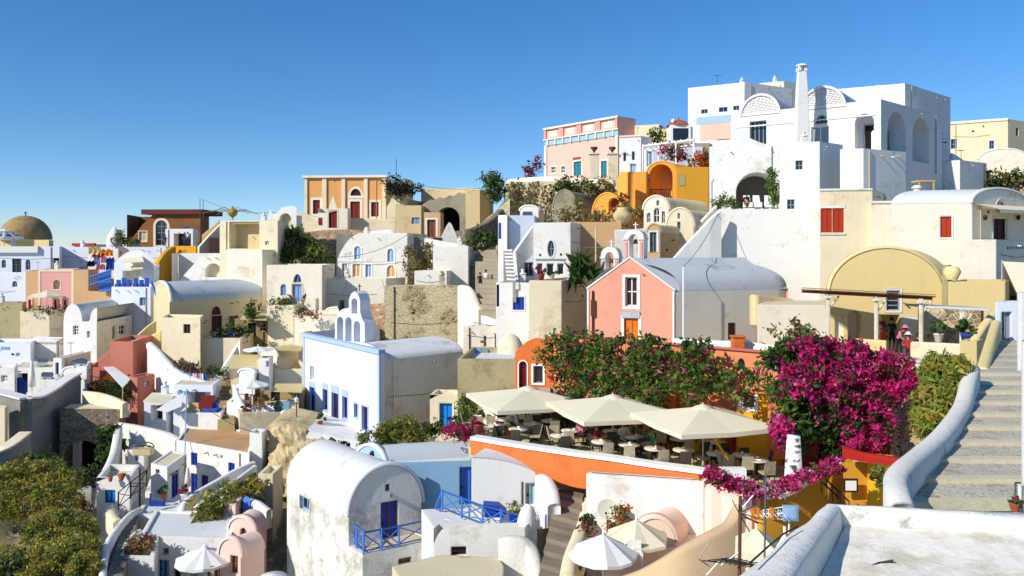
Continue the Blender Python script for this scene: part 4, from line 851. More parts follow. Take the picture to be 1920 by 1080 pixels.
# orange back wall of restaurant, with vine
h=H('orange_backwall','long orange terrace-restaurant wall mostly covered by the vine, with round windows','building',1486,31.6,1040,1492,664,870,ORS,40,rang=60,back=.5)
h.open('L',1383,672,1397,694,shp='round',m=GL,frame=GRS,bars=(0,0),depth=.1) ; h.open('L',1440,679,1467,699,shp='round',m=GL,frame=GRS,bars=(1,0),depth=.1)
h.open('L',1388,744,1415,764,m=GL,frame=PWH,trim=PWH); h.open('L',1372,800,1430,868,'door',m=DK,frame=None,depth=1.5)
h.band('L',661,666,RD,.1); h.done()
h2=H('yellow_annex','bright yellow sunlit wall panel under the vine, behind the right-hand parasol','wall',1440,31.4,1380,1470,742,860,YL,36,rang=60,back=.6,ctrlpt=False); h2.par=.02; h2.open('L',1390,744,1416,766,m=GL,frame=PWH,trim=PWH,depth=.1,bars=(0,0)); h2.done()
h2=H('yellow_annex','yellow wall piece between the middle and right-hand parasols','wall',1350,32.6,1180,1375,792,860,YL,36,rang=50,back=.5,ctrlpt=False,ext=.2); h2.par=.02; h2.done()
for i,(x,Yp) in enumerate(((1257,34.2),(1462,30.5))):
    a=P(x,720 if i==0 else 740,Yp); t=MB(); z=ZY(868,30); t.add([(a.x-.3,a.y,a.z),(a.x+.25,a.y,a.z),(a.x+.25,a.y,z),(a.x-.45 if i else a.x-.3,a.y,z),(a.x-.3,a.y+.5,a.z),(a.x+.25,a.y+.5,a.z),(a.x+.25,a.y+.5,z),(a.x-.3,a.y+.5,z)],[(0,1,2,3),(4,5,6,7),(0,4,7,3),(1,5,6,2),(0,1,5,4)]); tag(t.build('buttress',OR if i==0 else ORS,None,(a.x,a.y,z)),['orange wall pier between the middle and right-hand parasols','salmon sloping pier at the left edge of the magenta bougainvillea'][i],'pier')
# vine
V=[]
rg=random.Random(5)
for i in range(26):
    if i in (9,16,17): continue
    if i>21: V.append((1045+i*13.2,712+rg.uniform(-14,14),32-(i-21)*.25,.4,.35,.4)); continue
    x=1045+i*13.2; V.append((x,640+(i/26)*32+rg.uniform(-8,8),37.6-(i/26)*6.6,.55,.5,.55)); 
    V.append((x+rg.uniform(-5,5),688+(i/26)*18+rg.uniform(-10,12),37.3-(i/26)*6.6,.5,.45,.6))
    if i<25: V.append((x+rg.uniform(-5,5),738+rg.uniform(-14,12)-(8 if i>14 else 0),37.1-(i/26)*6.6,.45,.4,.5))
for x,y in ((1400,700),(1420,708),(1440,722),(1385,735),(1405,725),(1015,665),(1030,680),(1060,775),(1095,780),(1120,770)): V.append((x,y,37.4-(x-1040)/343*6.6,.38,.35,.35))
bush('climbing_vine','long dark green vine with scattered pink blooms over the orange restaurant wall','vine',V,12500,.105,[LG,LD,LL,LYB,FLR,LO,FLP,LB],[4,3.5,4,3,1.3,2.5,.5,1.2],31,stems=14,shell=.45,clump=2.4)
# magenta bougainvillea
V=[]
for (x,y,rx,rz) in ((1500,668,.7,.6),(1540,665,.8,.6),(1590,668,.8,.6),(1630,682,.7,.5),(1675,690,.7,.4),(1695,708,.5,.4),(1665,735,.5,.5),(1530,710,.9,.7),(1585,715,.9,.7),(1635,725,.7,.6),(1560,755,.9,.6),(1610,768,.7,.7),(1490,715,.5,.6),(1640,760,.45,.5),(1595,812,.5,.5),(1635,812,.55,.5),(1650,790,.35,.5),(1570,700,.9,.6)): V.append((x,y,28.6+(0 if y<700 else -.3),rx,.8,rz))
bush('bougainvillea','huge magenta bougainvillea in full bloom cascading beside the stone stairway','bougainvillea',V,24000,.08,[FLM,FLP,FLR,LD,LG],[6.5,2.2,3.4,2.0,1.0],33,stems=12,partname='blossom',shell=.5,clump=2.2)
V=[(1480,740,28.4,.5,.5,.6),(1492,775,28.4,.5,.5,.6),(1515,790,28.4,.5,.5,.6),(1545,800,28.6,.5,.5,.6),(1565,790,28.6,.5,.5,.5),(1470,665,29,.7,.6,.45),(1500,650,29,.6,.6,.4),(1445,672,29,.3,.4,.2),(1500,830,28.8,.4,.4,.4),(1560,835,28.8,.4,.4,.3)]
bush('climbing_vine','green leafy vine hanging under the left part of the magenta bougainvillea','vine',V,6500,.1,[LL,LD,LG,LYB],[4,5,4,1],34,stems=8,clump=2.4)
bush('bougainvillea','small round magenta bougainvillea bunch on the salmon pier','bougainvillea',[(1465,800,27.6,.4,.4,.35),(1470,825,27.6,.28,.3,.3)],1500,.075,[FLM,FLP,FLR,LD],[5,3,2,1],35,stems=2,partname='blossom',clump=1.6)
bush('shrub','tall bare-twigged sprigs above the magenta bougainvillea','shrub',[(1478,635,29.5,.6,.3,.5),(1500,622,29.5,.3,.3,.5),(1525,640,29.5,.5,.3,.4)],500,.1,[LO,LB],[3,3],36,clump=2.6,stems=10)
# red interior under bougainvillea
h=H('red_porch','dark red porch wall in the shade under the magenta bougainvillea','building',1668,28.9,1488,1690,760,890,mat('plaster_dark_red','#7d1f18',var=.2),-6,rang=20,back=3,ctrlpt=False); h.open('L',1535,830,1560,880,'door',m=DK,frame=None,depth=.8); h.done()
wall('red_ledge','bright red painted ledge sloping right below the magenta blossoms','wall',[(1580,838,26.6),(1620,848,26.4),(1686,858,26)],mat('paint_vivid_red','#b3261a',var=.15),bot=[856,864,876],th=.4,smooth=False,ctrlpt=False,ext=0)
t=MB(); a=P(1488,880,26); t.tube([a-Vector((0,0,.5)),a+Vector((.0,0,1.1))],.32,8,r2=.22); ob=t.build('mosaic_pillar',SRC,None,a); tag(ob,'white pillar with scattered dark stones at the left foot of the bougainvillea','pillar')
# black-and-white rubble bank
wall('rubble_bank','bank wall of white mortar and black stones between the bougainvillea and the yellow-green bush','wall',[(1655,668,29.6),(1700,668,29.2),(1750,676,28)],stone('bank_rubble',['#2b2927','#5d5a57','#8a8783','#3d3a38'],'#c9c2b0',scale=5.5,mw=.3,patch='#bfa97e',patch_th=.49,patch_scale=.8),bot=[880,880,880],th=1.0,smooth=False)
bush('weeping_bush','tall yellow-green broom-like bush spilling over the curved stair parapet','bush',[(1770,690,19.5,.5,.4,.35),(1765,720,19.2,.55,.4,.45),(1755,755,18.8,.5,.4,.45),(1745,790,18.4,.35,.4,.35),(1790,695,19.5,.35,.4,.3)],8000,.05,[LYG,LY,LYB,LO],[4,4,3,3],37,stems=8,aspect=2.0,clump=2.0)
# people at taverna
# ================= restaurant terrace
ZF=-8.4
slab('restaurant_terrace','','',ZF,[(872,800),(960,775),(1200,783),(1500,830),(1580,880),(1440,935),(1320,905),(880,838)],PAV,th=.4,kind='structure')
topz=-8.02
def ty(py): return -topz*F/(py-HZ)
wall('terrace_wall','long orange terrace wall with white coping below the restaurant tables','wall',[(888,822,ty(822)),(960,834,ty(834)),(1040,846,ty(846)),(1094,854,ty(854)),(1150,861,ty(861)),(1220,872,ty(872)),(1326,886,ty(886))],OR,bot=[838,856,884,899,899,905,915],th=.4,cop=PWH,coph=.12)
wall('terrace_wall','orange-edged white terrace parapet turning toward the antenna, lined with flowers','wall',[(1326,886,ty(886)),(1375,908,ty(908)),(1420,930,ty(930))],PKL,bot=[985,1010,1030],th=.4,cop=PWH,coph=.1)
wall('terrace_wall','ochre yellow terrace wall with white curved coping, right of the terrace corner','wall',[(1420,932,26),(1470,925,26.5),(1510,900,27.3),(1545,882,27.8),(1580,868,28)],OCH,bot=[1030]*5,th=.4,cop=PWH,coph=.1)
h=H('yellow_wall_house','sunlit ochre wall block with a framed notice board, left of the curved stair parapet','wall',1640,27.2,1578,1664,868,960,OCH,4,rang=30,back=1.6); h.par=.02; h.rm=RFW; h.done()
h2=H('yellow_wall_house','bright yellow wall end with white crumbled top, beside the round green bush','wall',1664,26.6,1626,1676,868,960,YL,30,rang=35,back=1.2,ctrlpt=False); h2.par=.02; h2.rm=RFW; h2.done()
e=thing('notice_board','brown-framed pale notice board on the ochre wall','sign',P(1595,923,26.9)); a=P(1582,898,26.9); b=P(1609,923,26.9); t=MB(); t.box((a.x,a.y,b.z),(b.x,a.y+.06,a.z)); part('frame',t,DBR,e); t=MB(); t.box((a.x+.06,a.y-.01,b.z+.06),(b.x-.06,a.y+.02,a.z-.06)); part('sheet',t,PWH,e)
t=MB()
for k_,(x0,y0,x1,y1) in enumerate(((1540,890,1592,940),(1540,902,1588,948))): t.tube([P(x0,y0,26),P(x1,y1,25.6)],.03,5)
for i in range(6): q=P(1540,890,26).lerp(P(1592,940,25.6),i/5); t.tube([q,q-Vector((0,0,.6))],.02,4)
tag(t.build('stair_railing',DBR,None,P(1540,940,26)),'dark brown metal stair railing before the ochre wall','railing')
bush('round_bush','small round olive-green bush at the foot of the curved stair parapet','bush',[(1652,893,25.6,.32,.3,.35)],900,.055,[LY,LG,LO],[3,3,2],41,clump=1.6)
# flowers on the parapets
fl=[((1328,884),(1350,900)),((1352,900),(1378,913)),((1380,905),(1402,922)),((1404,918),(1430,930)),((1436,922),(1470,920)),((1470,908),(1500,908)),((1500,890),(1528,895)),((1528,878),(1555,888)),((1552,868),(1580,880))]
names=['crimson','dark pink','magenta','lilac pink','mixed white and crimson','deep magenta','purple-pink','rosy pink','red-magenta']
for i,((x0,y0),(x1,y1)) in enumerate(fl):
    xm=(x0+x1)/2; ym=(y0+y1)/2-3; Yq=min(max(-7.9*F/(ym+10-HZ),25.3),28)
    wts=[[1,1,6,2,0],[3,2,4,2,0],[4,3,2,2,0],[2,5,1,2,1],[1,2,4,2,4],[5,2,3,2,0],[4,3,3,2,1],[3,4,3,2,0],[4,1,5,2,0]][i]
    bush('flower_box','row of %s flowers on the terrace parapet, number %s from the left'%(names[i],['one','two','three','four','five','six','seven','eight','nine'][i]),'flowers',[(xm-6,ym+2,Yq,.3,.25,.2),(xm+6,ym+1,Yq,.3,.25,.2)],900,.055,[FLM,FLP,FLR,LG,FLW],wts,50+i,stems=0,partname='blossom',clump=1.8,group='flowers along the restaurant parapet')
bush('flower_box','crimson flower bed at the left end of the orange terrace wall','flowers',[(862,812,36,.6,.4,.25),(885,812,36,.5,.4,.3),(845,806,37,.4,.4,.2)],1500,.07,[FLR,FLM,LD,LG],[5,2,2,2],61,stems=0,partname='blossom')
bush('ivy_bush','dense green ivy column beside the bright blue door','bush',[(876,768,46,.5,.5,.9),(870,795,46,.6,.5,.6)],2500,.08,[LL,LG,LYB],[4,4,2],62)
# parasols
umbrella('terrace_parasol','large square cream parasol over the left end of the restaurant terrace',990,727,37.0,3.25,2.6,FAB,sides=4,rot=R(65),drop=.5,pole_h=abs(ZY(727,37)-ZF) if 0 else ZY(727,37)-ZF,val=.16,pmat=WDP)
umbrella('terrace_parasol','large square cream parasol over the middle of the restaurant terrace',1149,743,33.5,3.1,2.6,FAB,sides=4,rot=R(62),drop=.5,pole_h=ZY(743,33.5)-ZF,val=.16,pmat=WDP)
umbrella('terrace_parasol','large square cream parasol over the right end of the restaurant terrace',1318,762,30.5,2.9,2.6,FAB,sides=4,rot=R(62),drop=.5,pole_h=ZY(762,30.5)-ZF,val=.16,pmat=WDP)
# tables and chairs
def table(loc,label,round_=False):
    e=thing('dining_table',label,'table',loc,'tables on the restaurant terrace'); x,y,z=loc
    t=MB(); 
    if round_: t.lathe((x,y,z+.7),[(0,0),(.42,0),(.42,.04),(0,.04)],n=20)
    else: t.box((x-.45,y-.35,z+.7),(x+.45,y+.35,z+.74))
    part('tabletop',t,mat('table_cloth','#cfc5ae',var=.08),e)
    t=MB(); t.tube([(x,y,z+.04),(x,y,z+.7)],.04,6); t.tube([(x-.3,y,z+.03),(x+.3,y,z+.03)],.03,4); t.tube([(x,y-.3,z+.03),(x,y+.3,z+.03)],.03,4); part('pedestal',t,MTD,e)
    t=MB(); t.lathe((x-.15,y-.1,z+.742),[(0,0),(.1,0),(.12,.02)],n=10); t.box((x+.1,y+.02,z+.742),(x+.2,y+.12,z+.8)); part('tableware',t,PWH,e); return e
def chair(loc,label,rz,m=None):
    x,y,z=loc; e=thing('dining_chair',label,'chair',loc,'chairs on the restaurant terrace'); 
    t=MB(); t.box((x-.22,y-.22,z+.42),(x+.22,y+.22,z+.47)); part('seat',t,m,e)
    t=MB(); vs=[(x-.22,y+.2,z+.47),(x+.22,y+.2,z+.47),(x+.2,y+.3,z+.92),(x-.2,y+.3,z+.92)]; t.add(vs+[(a,b+.03,c) for a,b,c in vs],[(0,1,2,3),(4,5,6,7),(0,1,5,4),(2,3,7,6),(0,3,7,4),(1,2,6,5)]); part('backrest',t,m,e)
    for sx in(-1,1):
        for sy in(-1,1): t=MB(); t.tube([(x+sx*.22,y+sy*.22,z),(x+sx*.19,y+sy*.19,z+.42)],.018,4); part('leg',t,MTD,e)
    e.rotation_euler=(0,0,rz); return e
rg=random.Random(3)
WCK=mat('wicker_beige','#b5a88a',var=.25,scale=6,bump=.5); WCD=mat('wicker_dark','#4d443a',var=.25,scale=6,bump=.5)
T0=None; C0={}
spots=[(905,815,'first'),(948,822,''),(985,800,''),(1010,812,''),(1000,832,''),(1032,825,''),(1070,845,''),(1100,822,''),(1100,838,''),(1148,846,''),(1190,858,''),(1200,835,''),(1238,845,''),(1275,862,''),(1300,845,''),(1282,885,''),(1340,868,''),(1345,892,''),(1395,895,''),(1420,905,''),(928,834,''),(972,842,''),(1050,855,''),(1128,868,''),(1180,874,''),(1228,882,'')]
ordn=['first','second','third','fourth','fifth','sixth','seventh','eighth','ninth','tenth','eleventh','twelfth','thirteenth','fourteenth','fifteenth','sixteenth','seventeenth','eighteenth','nineteenth','twentieth','front-row first','front-row second','front-row third','front-row fourth','front-row fifth','front-row sixth']
proto_t=None; protoc=[None,None]
for i,(x,y,_) in enumerate(spots):
    p=onz(x,y-6,ZF+.0); lab='%s beige-topped table counted from the left on the restaurant terrace'%ordn[i]
    if p.z and proto_t is None: proto_t=table(tuple(p),lab,True); continue_=0
    else: copy_tree(proto_t,None,tuple(p),rg.uniform(0,1.5),lab)
    k=0
    for a in ((.2,3.3) if i%3 else (1.7,4.6,3.0)):
        q=Vector((p.x+.72*math.sin(a)*-1,p.y+.72*math.cos(a),ZF)); ci=(i+k)%2; rz=a
        cl='%s wicker chair on the %s side of the %s terrace table from the left'%(['beige','dark'][ci],['near','far','left'][k] ,ordn[i]); k+=1
        if protoc[ci] is None: protoc[ci]=chair(tuple(q),cl,rz,[WCK,WCD][ci])
        else: copy_tree(protoc[ci],None,tuple(q),rz,cl)
# bright yellow pole
t=MB(); t.tube([P(1325,800,29.5),P(1366,862,28.8)],.045,6); tag(t.build('yellow_pole',YL,None,P(1366,862,28.8)),'thin bright yellow slanting pole under the right-hand parasol','pole')
e=thing('menu_stand','white menu stand box at the terrace corner beside the flowers','menu stand',P(1375,905,26.9)); a=P(1375,905,26.9); t=MB(); t.box((a.x-.5,a.y-.15,a.z),(a.x+.4,a.y+.15,a.z+.5)); part('box',t,PWH,e)
bush('potted_plants','dense dark potted greenery at the back of the restaurant terrace','plants',[(1060,788,37,.8,.4,.5),(1090,794,36.6,.7,.4,.4),(1175,800,35.5,.9,.4,.5),(1215,806,34.9,.8,.4,.5),(1255,810,34.3,.6,.4,.4),(1300,812,33.4,.7,.4,.4)],3800,.09,[LD,LG,LO,FLR],[5,3,3,.6],63,stems=4)
wall('dry_stone_steps','pale rubble rockery behind the left parasol','rockery',[(905,765,38.5),(940,762,38.4),(985,765,38.2)],SRC,bot=[812]*3,th=.6)
stairs('stone_steps','short weathered stone stair left of the rockery behind the left parasol',P(895,800,38.5),P(950,800,38),P(905,752,41),P(950,752,40.5),5,mat('step_stone_light','#b5a88c',var=.2,bump=.5))
# blue door hut
h=H('cream_hut','small cream hut with a bright blue door, beside the weathered chapel wall','hut',862,50,806,872,741,805,CR,6,rang=40,back=2); h.open('L',824,756,848,801,'door',m=BLC,frame=BLC,trim=CRP); h.top[0]=[(h.tl*(1-i/6),h.zt+.25*math.sin(math.pi*i/6)-.3*(1-i/6)) for i in range(7)]; h.done()
# ================= blue-roof vaulted houses, lower centre
h=H('barrel_house','small vaulted house behind the blue wall, with long pale grey barrel roof','house',722,35.62,668,912,878,950,BLU,34,rang=75,back=None); h.barrel('L',842,RFG,n=18); h.rimm=W
h.open('L',686,848,693,861,m=GL,frame=None) if 0 else None; h.done()
t=MB(); c=h.P3('L',h.tl*.42,h.zt+h.h*.55,.03); t.ell(c,.14,.05,.22,8); part('vent',t,MTD,h.e)
h=H('blue_house','flat light blue wall with a tall bright blue door in its shaded corner','house',888,35.4,719,900,866,962,mat('plaster_mid_blue','#86adc9',var=.1,streak=.2),-5,rang=60,back=2.25); h.open('L',862,876,884,946,'door',m=BLR,frame=BLD,depth=.15); h.par=.1; h.done()
h=H('white_vault','white vaulted house with pale aqua glazed door, right of the tall bright blue door','house',1018,32.25,884,1046,900,965,W,-2,rang=48,back=2.25)
h.top[0]=[(h.tl*(1-i/16),h.zt+ .95*(max(0,math.cos((i/16)*math.pi/2))**.6) -.0) for i in range(17)]; h.rtype='vault'
h.open('L',985,906,1011,950,'door',m=mat('glass_aqua','#7fb7bd',rough=.2),frame=PWH,trim=None,bars=(2,0)); h.open('L',978,904,982,950,'window',m=GL,frame=None); e=h.done()
t=MB(); A,d,n,w=h.edge('L'); pr=h.top[0]; vs=[h.P3('L',x,z,.04) for x,z in pr]+[Vector((h.P3('L',x,z,0).x+h.v.x*3.2,h.P3('L',x,z,0).y+h.v.y*3.2,z)) for x,z in pr]; k=len(pr); t.add(vs,[(i,i+1,k+i+1,k+i) for i in range(k-1)],0,True); part('roof',t,RFW,e)
wall('rounded_wall','thick white rounded wall end curling down beside the brown steps','wall',[(1014,888,31.5),(1026,896,31),(1035,915,30.5),(1039,945,30)],W,bot=[975]*4,th=.5)
# barrel house foreground
h=H('barrel_house','white barrel-roofed house with a deep blue door and blistered flank, on the blue-railed balcony','house',654,33,538,791,967,1042,WM,50,rang=58)
h.rimm=WB; h.barrel('R',884,RFW,n=28,lip=.1)
w_=h.edge('R')[3]
h.open('L',563,932,581,958,m=GL,frame=BLS,trim=W,tw=.06,bars=(1,0))
h.open('R',714,940,747,1016,'door',m=BLD,frame=mat('frame_red_brown','#7a4630'),trim=None,depth=.2,bars=(1,0)); h.open('R',722.5,908,731,921,m=GL,frame=GRS,bars=(0,0)); h.panel('R',728,924,733,931,GRS,.15,'lamp')
h.panel('R',655,1000,712,1046,WB,.015,'dado')
h.done()
t=MB()
for q,(x,y) in enumerate(((578,876),(658,911),(615,897))):
    pass
h=H('balcony_block','weathered white lower block carrying the blue-railed balcony','building',680,32.1,538,818,1040,1200,WM,50,rang=60); h.par=.02; h.rm=PAV; h.open('R',747,1046,771,1058,m=GL,frame=WDB,depth=.2); h.done()
def railing(name,label,pts,hh,m,step=1.5,r=.035):
    e=thing(name,label,'railing',pts[0]); t=MB(); X=MB(); L=0
    for a,b in zip(pts[:-1],pts[1:]):
        n=max(1,round((b-a).length/step)); t.tube([a+Vector((0,0,hh)),b+Vector((0,0,hh))],r,6); t.tube([a+Vector((0,0,.12)),b+Vector((0,0,.12))],r*.8,6)
        for i in range(n+1):
            p=a.lerp(b,i/n); po=MB(); po.tube([p,p+Vector((0,0,hh+.05))],r*1.3,6); 
            if i<n or b is pts[-1]: part('post',po,m,e)
            if i<n:
                q=a.lerp(b,(i+1)/n); X.tube([p+Vector((0,0,.15)),q+Vector((0,0,hh-.05))],r*.7,5); X.tube([q+Vector((0,0,.15)),p+Vector((0,0,hh-.05))],r*.7,5)
    part('rails',t,m,e); part('cross_braces',X,m,e); return e
z1=ZY(1040,32.1); 
def pz(px,Y,z): v=XY(px,Y); return Vector((v.x,v.y,z))
railing('balcony_railing','blue cross-braced wooden railing around the balcony of the white barrel-roofed house',[pz(656,33.45,z1),pz(682,32.17,z1),pz(748,32.92,z1),pz(808,33.75,z1)],.86,BLR,1.0,.037)
z2=ZY(988,31); railing('terrace_railing','blue cross-braced wooden railing along the terrace below the tall bright blue door',[pz(808,33.67,z1+.1),pz(829,33,z2),pz(905,31.2,z2-.05),pz(975,30.2,z2-.1)],.8,BLR,1.1,.037)
slab('blue_house_terrace','','',z2-.1,[(790,955),(1000,945),(1008,985),(905,992),(815,990)],RFW,th=2.5,kind='structure')
wall('rounded_wall','white curved retaining wall below the terrace railing','wall',[(812,985,32.62),(835,972,32.25),(870,982,31.88),(920,992,31.12),(975,985,30.38),(1000,975,30)],WW,bot=[1060]*6,th=.35)
wall('rounded_wall','round-headed thick white wall fin at the right end of the blue terrace railing','wall',[(975,1030,29.47),(980,965,29.7),(990,945,29.85),(1000,960,30),(1006,1010,30)],W,bot=[1040]*5,th=.4)
wall('rounded_wall','lower thick white curved wall beside the shaded brown steps','wall',[(935,1010,27.75),(960,1005,27.75),(990,1012,27.75),(1003,1045,27.38),(1002,1090,27)],WW,bot=[1150]*5,th=.42)
h=H('white_house','white round-shouldered wall with one small dark window, below the terrace railing','house',985,29.2,813,992,988,1090,W,-3,rang=40,back=.5); h.open('L',846,1025,874,1043,m=GL,frame=DBR,depth=.25); w=h.tl; h.top[0]=[(w*(1-i/24),h.zt-.55*max(0,1-(i/24)/.14)**2+.12*math.sin(i/24*3.14)) for i in range(25)]; h.rtype='x'; h.done()
slab('white_roof_terrace','','',ZY(1046,27.75),[(735,1062),(830,1040),(935,1046),(945,1062),(940,1140),(790,1140)],RFC,th=1.6,kind='structure')
h=H('white_vault','cut-off grey-white dome end at the bottom edge, left of the weathered white block','dome',455,25.5,450,560,1100,1200,WW,4,rang=40,back=3) if 0 else None
e=thing('white_dome','pale rounded vault end at the bottom edge below the green cypress strip','dome',P(510,1120,27.75)); a=P(512,1120,28.12); t=MB(); a.z-=.75; t.lathe(a,[(1.15,-2),(1.15,0),(1.05,.6),(.8,1.15),(.45,1.5),(0,1.6)],n=28); part('shell',t,WM,e)
# blue cushions / loungers on terrace
e=thing('sun_lounger','deep blue cushioned lounger on the terrace behind the blue railing','lounger',P(930,960,31.4)); a=P(930,968,31.4); t=MB(); t.box((a.x-.45,a.y-.3,a.z+.05),(a.x+.4,a.y+.3,a.z+.2)); part('frame',t,BLD,e); t=MB(); t.add([(a.x-.45,a.y-.3,a.z+.21),(a.x+.42,a.y-.3,a.z+.21),(a.x+.42,a.y+.3,a.z+.21),(a.x-.45,a.y+.3,a.z+.21),(a.x-.5,a.y-.2,a.z+.52),(a.x+.1,a.y-.2,a.z+.48),(a.x+.1,a.y+.3,a.z+.48),(a.x-.5,a.y+.3,a.z+.52)],[(0,1,5,4),(1,2,6,5),(2,3,7,6),(3,0,4,7),(4,5,6,7)]); part('cushion',t,BLD,e)
e=thing('planter','deep blue square planter with a yellow-green shrub by the aqua glazed door','planter',P(967,975,30.7)); a=P(967,976,30.7); t=MB(); t.box((a.x-.25,a.y-.2,a.z-.15),(a.x+.25,a.y+.2,a.z+.3)); part('tub',t,BLD,e); part('foliage',foliage([(a.x,a.y,a.z+.45,.27,.25,.18)],350,.05,[LY,LG],[3,2],5),[LY,LG],e)
# brown steps
SB=mat('step_brown_grey','#8b7f6c',var=.2,bump=.6,stain='#6b5f4c',stain_amt=.3)
stairs('lane_steps','brown-grey shaded steps running down between the rounded white walls',P(1003,1120,25.5),P(1062,1120,24.75),P(1045,915,32.25),P(1095,930,31.5),9,SB,base=3)
h=H('shade_wall','shaded tan wall closing the top of the brown steps','wall',1110,33,1036,1130,893,960,TAN,2,rang=40,back=0.75) ; h.done()
wall('lane_wall','tan rounded wall on the right side of the brown steps','wall',[(1103,932,31.12),(1098,965,29.62),(1085,1000,28.12),(1070,1040,26.62),(1062,1085,25.5)],CR,bot=[985,1010,1050,1100,1140],th=.5)
# white wall under orange
h=H('white_house','big white wall with one small green window under the orange terrace wall','house',1320,28.6,1099,1350,903,1000,W,14,rang=30,back=.35,ext=2.5); h.open('L',1250,960,1273,980,m=mat('glass_green','#54684a',rough=.3),frame=GRS,bars=(0,0),depth=.15); h.par=.02; h.done()
wall('white_wall','white wall stepping down to the left below the orange terrace wall','wall',[(905,848,36),(960,865,35),(1020,895,34.5),(1060,912,34.3),(1102,925,34)],W,bot=[880,900,930,950,965],th=.5,ctrlpt=False,ext=0)
wall('rounded_wall','pinkish cream curved wall below the corner of the flower-lined parapet','wall',[(1318,905,29),(1350,915,28.3),(1385,932,27.2),(1418,945,26.3)],mat('plaster_pink_cream','#e8cdb8',var=.06,streak=.12),bot=[1060]*4,th=.5)
PC=MATS['plaster_pink_cream']
wall('parapet_wall','broad brown-shaded curved parapet wall sweeping up to the antenna at the bottom','wall',[(1150,1085,24.5),(1200,1068,24),(1265,1032,23.6),(1320,1003,23.8),(1365,978,24.2),(1386,945,24.6)],mat('plaster_sand','#cbae88',var=.07,streak=.12),bot=[1300]*6,th=.45,ext=2)
slab('pink_terrace','','',ZY(1035,27),[(1130,1080),(1190,975),(1320,960),(1400,960),(1395,1040),(1180,1120)],PC,th=2,kind='structure')
h=H('pink_vault','small pinkish vaulted roof behind the white garden parasols','house',1266,27.5,1192,1330,1018,1060,PC,10,rang=42,back=4); h.barrel('L',975,PC); h.done()
umbrella('garden_parasol','white octagonal parasol at the bottom, in front of the pinkish vault',1131,1001,25.4,1.12,2.4,FABW,sides=8,drop=.6,pole_h=2.3,val=.1,cap=False)
umbrella('garden_parasol','cream parasol half hidden behind the white octagonal one',1193,974,26.8,1.15,2.4,FAB,sides=6,drop=.6,pole_h=2.3,val=.1,cap=False,rot=.3)
umbrella('garden_parasol','white parasol cut by the bottom edge beside the brown steps',1048,1068,27,.95,2.2,FABW,sides=8,drop=.35,pole_h=2.2,val=.08,cap=False)
e=thing('satellite_dish','round cream satellite dish beside the brown steps','satellite dish',P(1139,985,28.6)); a=P(1139,955,28.6); t=MB(); D=Vector((-.25,-1,.25)).normalized(); u=D.cross(Vector((0,0,1))).normalized(); v_=u.cross(D)
vs=[];n=24
for r_,o in ((.0,-.06),(.2,-.045),(.36,0.0)):
    for j in range(n): q=2*math.pi*j/n; vs.append(a+u*math.cos(q)*r_+v_*math.sin(q)*r_+D*o)
t.add(vs,[(i*n+j,i*n+(j+1)%n,(i+1)*n+(j+1)%n,(i+1)*n+j) for i in range(2) for j in range(n)],0,True); part('dish',t,mat('dish_cream','#c9c8b2',rough=.5),e); t=MB(); t.tube([a-v_*.3,a+D*.4-v_*.1],.012,4); t.ell(a+D*.4-v_*.1,.04,.04,.05,8); part('receiver',t,MTD,e); t=MB(); t.tube([a-D*.08,a-Vector((0,0,.9))],.03,6); part('mount',t,MET,e)
bush('flowering_plant','orange-flowered bush beside the satellite dish','plant',[(1170,965,28.2,.3,.3,.25),(1155,985,27.8,.3,.3,.2)],900,.06,[FLO,LO,LG],[4,3,2],71)
bush('shrub','dark brown-red shrub below the satellite dish','shrub',[(1102,985,28.5,.3,.3,.35)],500,.06,[LD,LB,FLR],[4,3,1],72)
e=thing('potted_plant','green spiky plant in a cream pot beside the white octagonal parasol','plant',P(1078,1062,27)); a=P(1078,1062,27); t=MB(); t.lathe(a-Vector((0,0,.35)),[(.15,0),(.24,.35),(.26,.37),(0,.35)],n=12); part('pot',t,CR,e); part('foliage',foliage([(a.x,a.y,a.z+.12,.2,.2,.16)],260,.09,[LG,LY],[3,2],6,aspect=2,clump=.8),[LG,LY],e)
e=thing('garden_chair','white plastic garden chair with a dark plant on it, on the pinkish terrace','chair',P(1191,1050,25.8)); a=P(1191,1052,25.6)
t=MB(); t.box((a.x-.22,a.y-.22,a.z+.25),(a.x+.22,a.y+.22,a.z+.3)); part('seat',t,PWH,e); t=MB(); t.box((a.x-.22,a.y+.18,a.z+.3),(a.x+.22,a.y+.22,a.z+.6)); part('backrest',t,PWH,e)
for sx in(-1,1):
    for sy in (-1,1): t=MB(); t.tube([(a.x+sx*.2,a.y+sy*.2,a.z-.1),(a.x+sx*.19,a.y+sy*.19,a.z+.26)],.025,5); part('leg',t,PWH,e)
# lower right parasols near the antenna
umbrella('garden_parasol','cream parasol below the antenna, in front of the ochre wall',1418,990,21,.75,2.2,FAB,sides=4,drop=.45,pole_h=2.2,val=.25,cap=False,rot=.5)
umbrella('garden_parasol','closed white parasol peak right of the antenna',1471,998,20.5,.35,2.2,FABW,sides=6,drop=.6,pole_h=2.4,val=.1,cap=False)
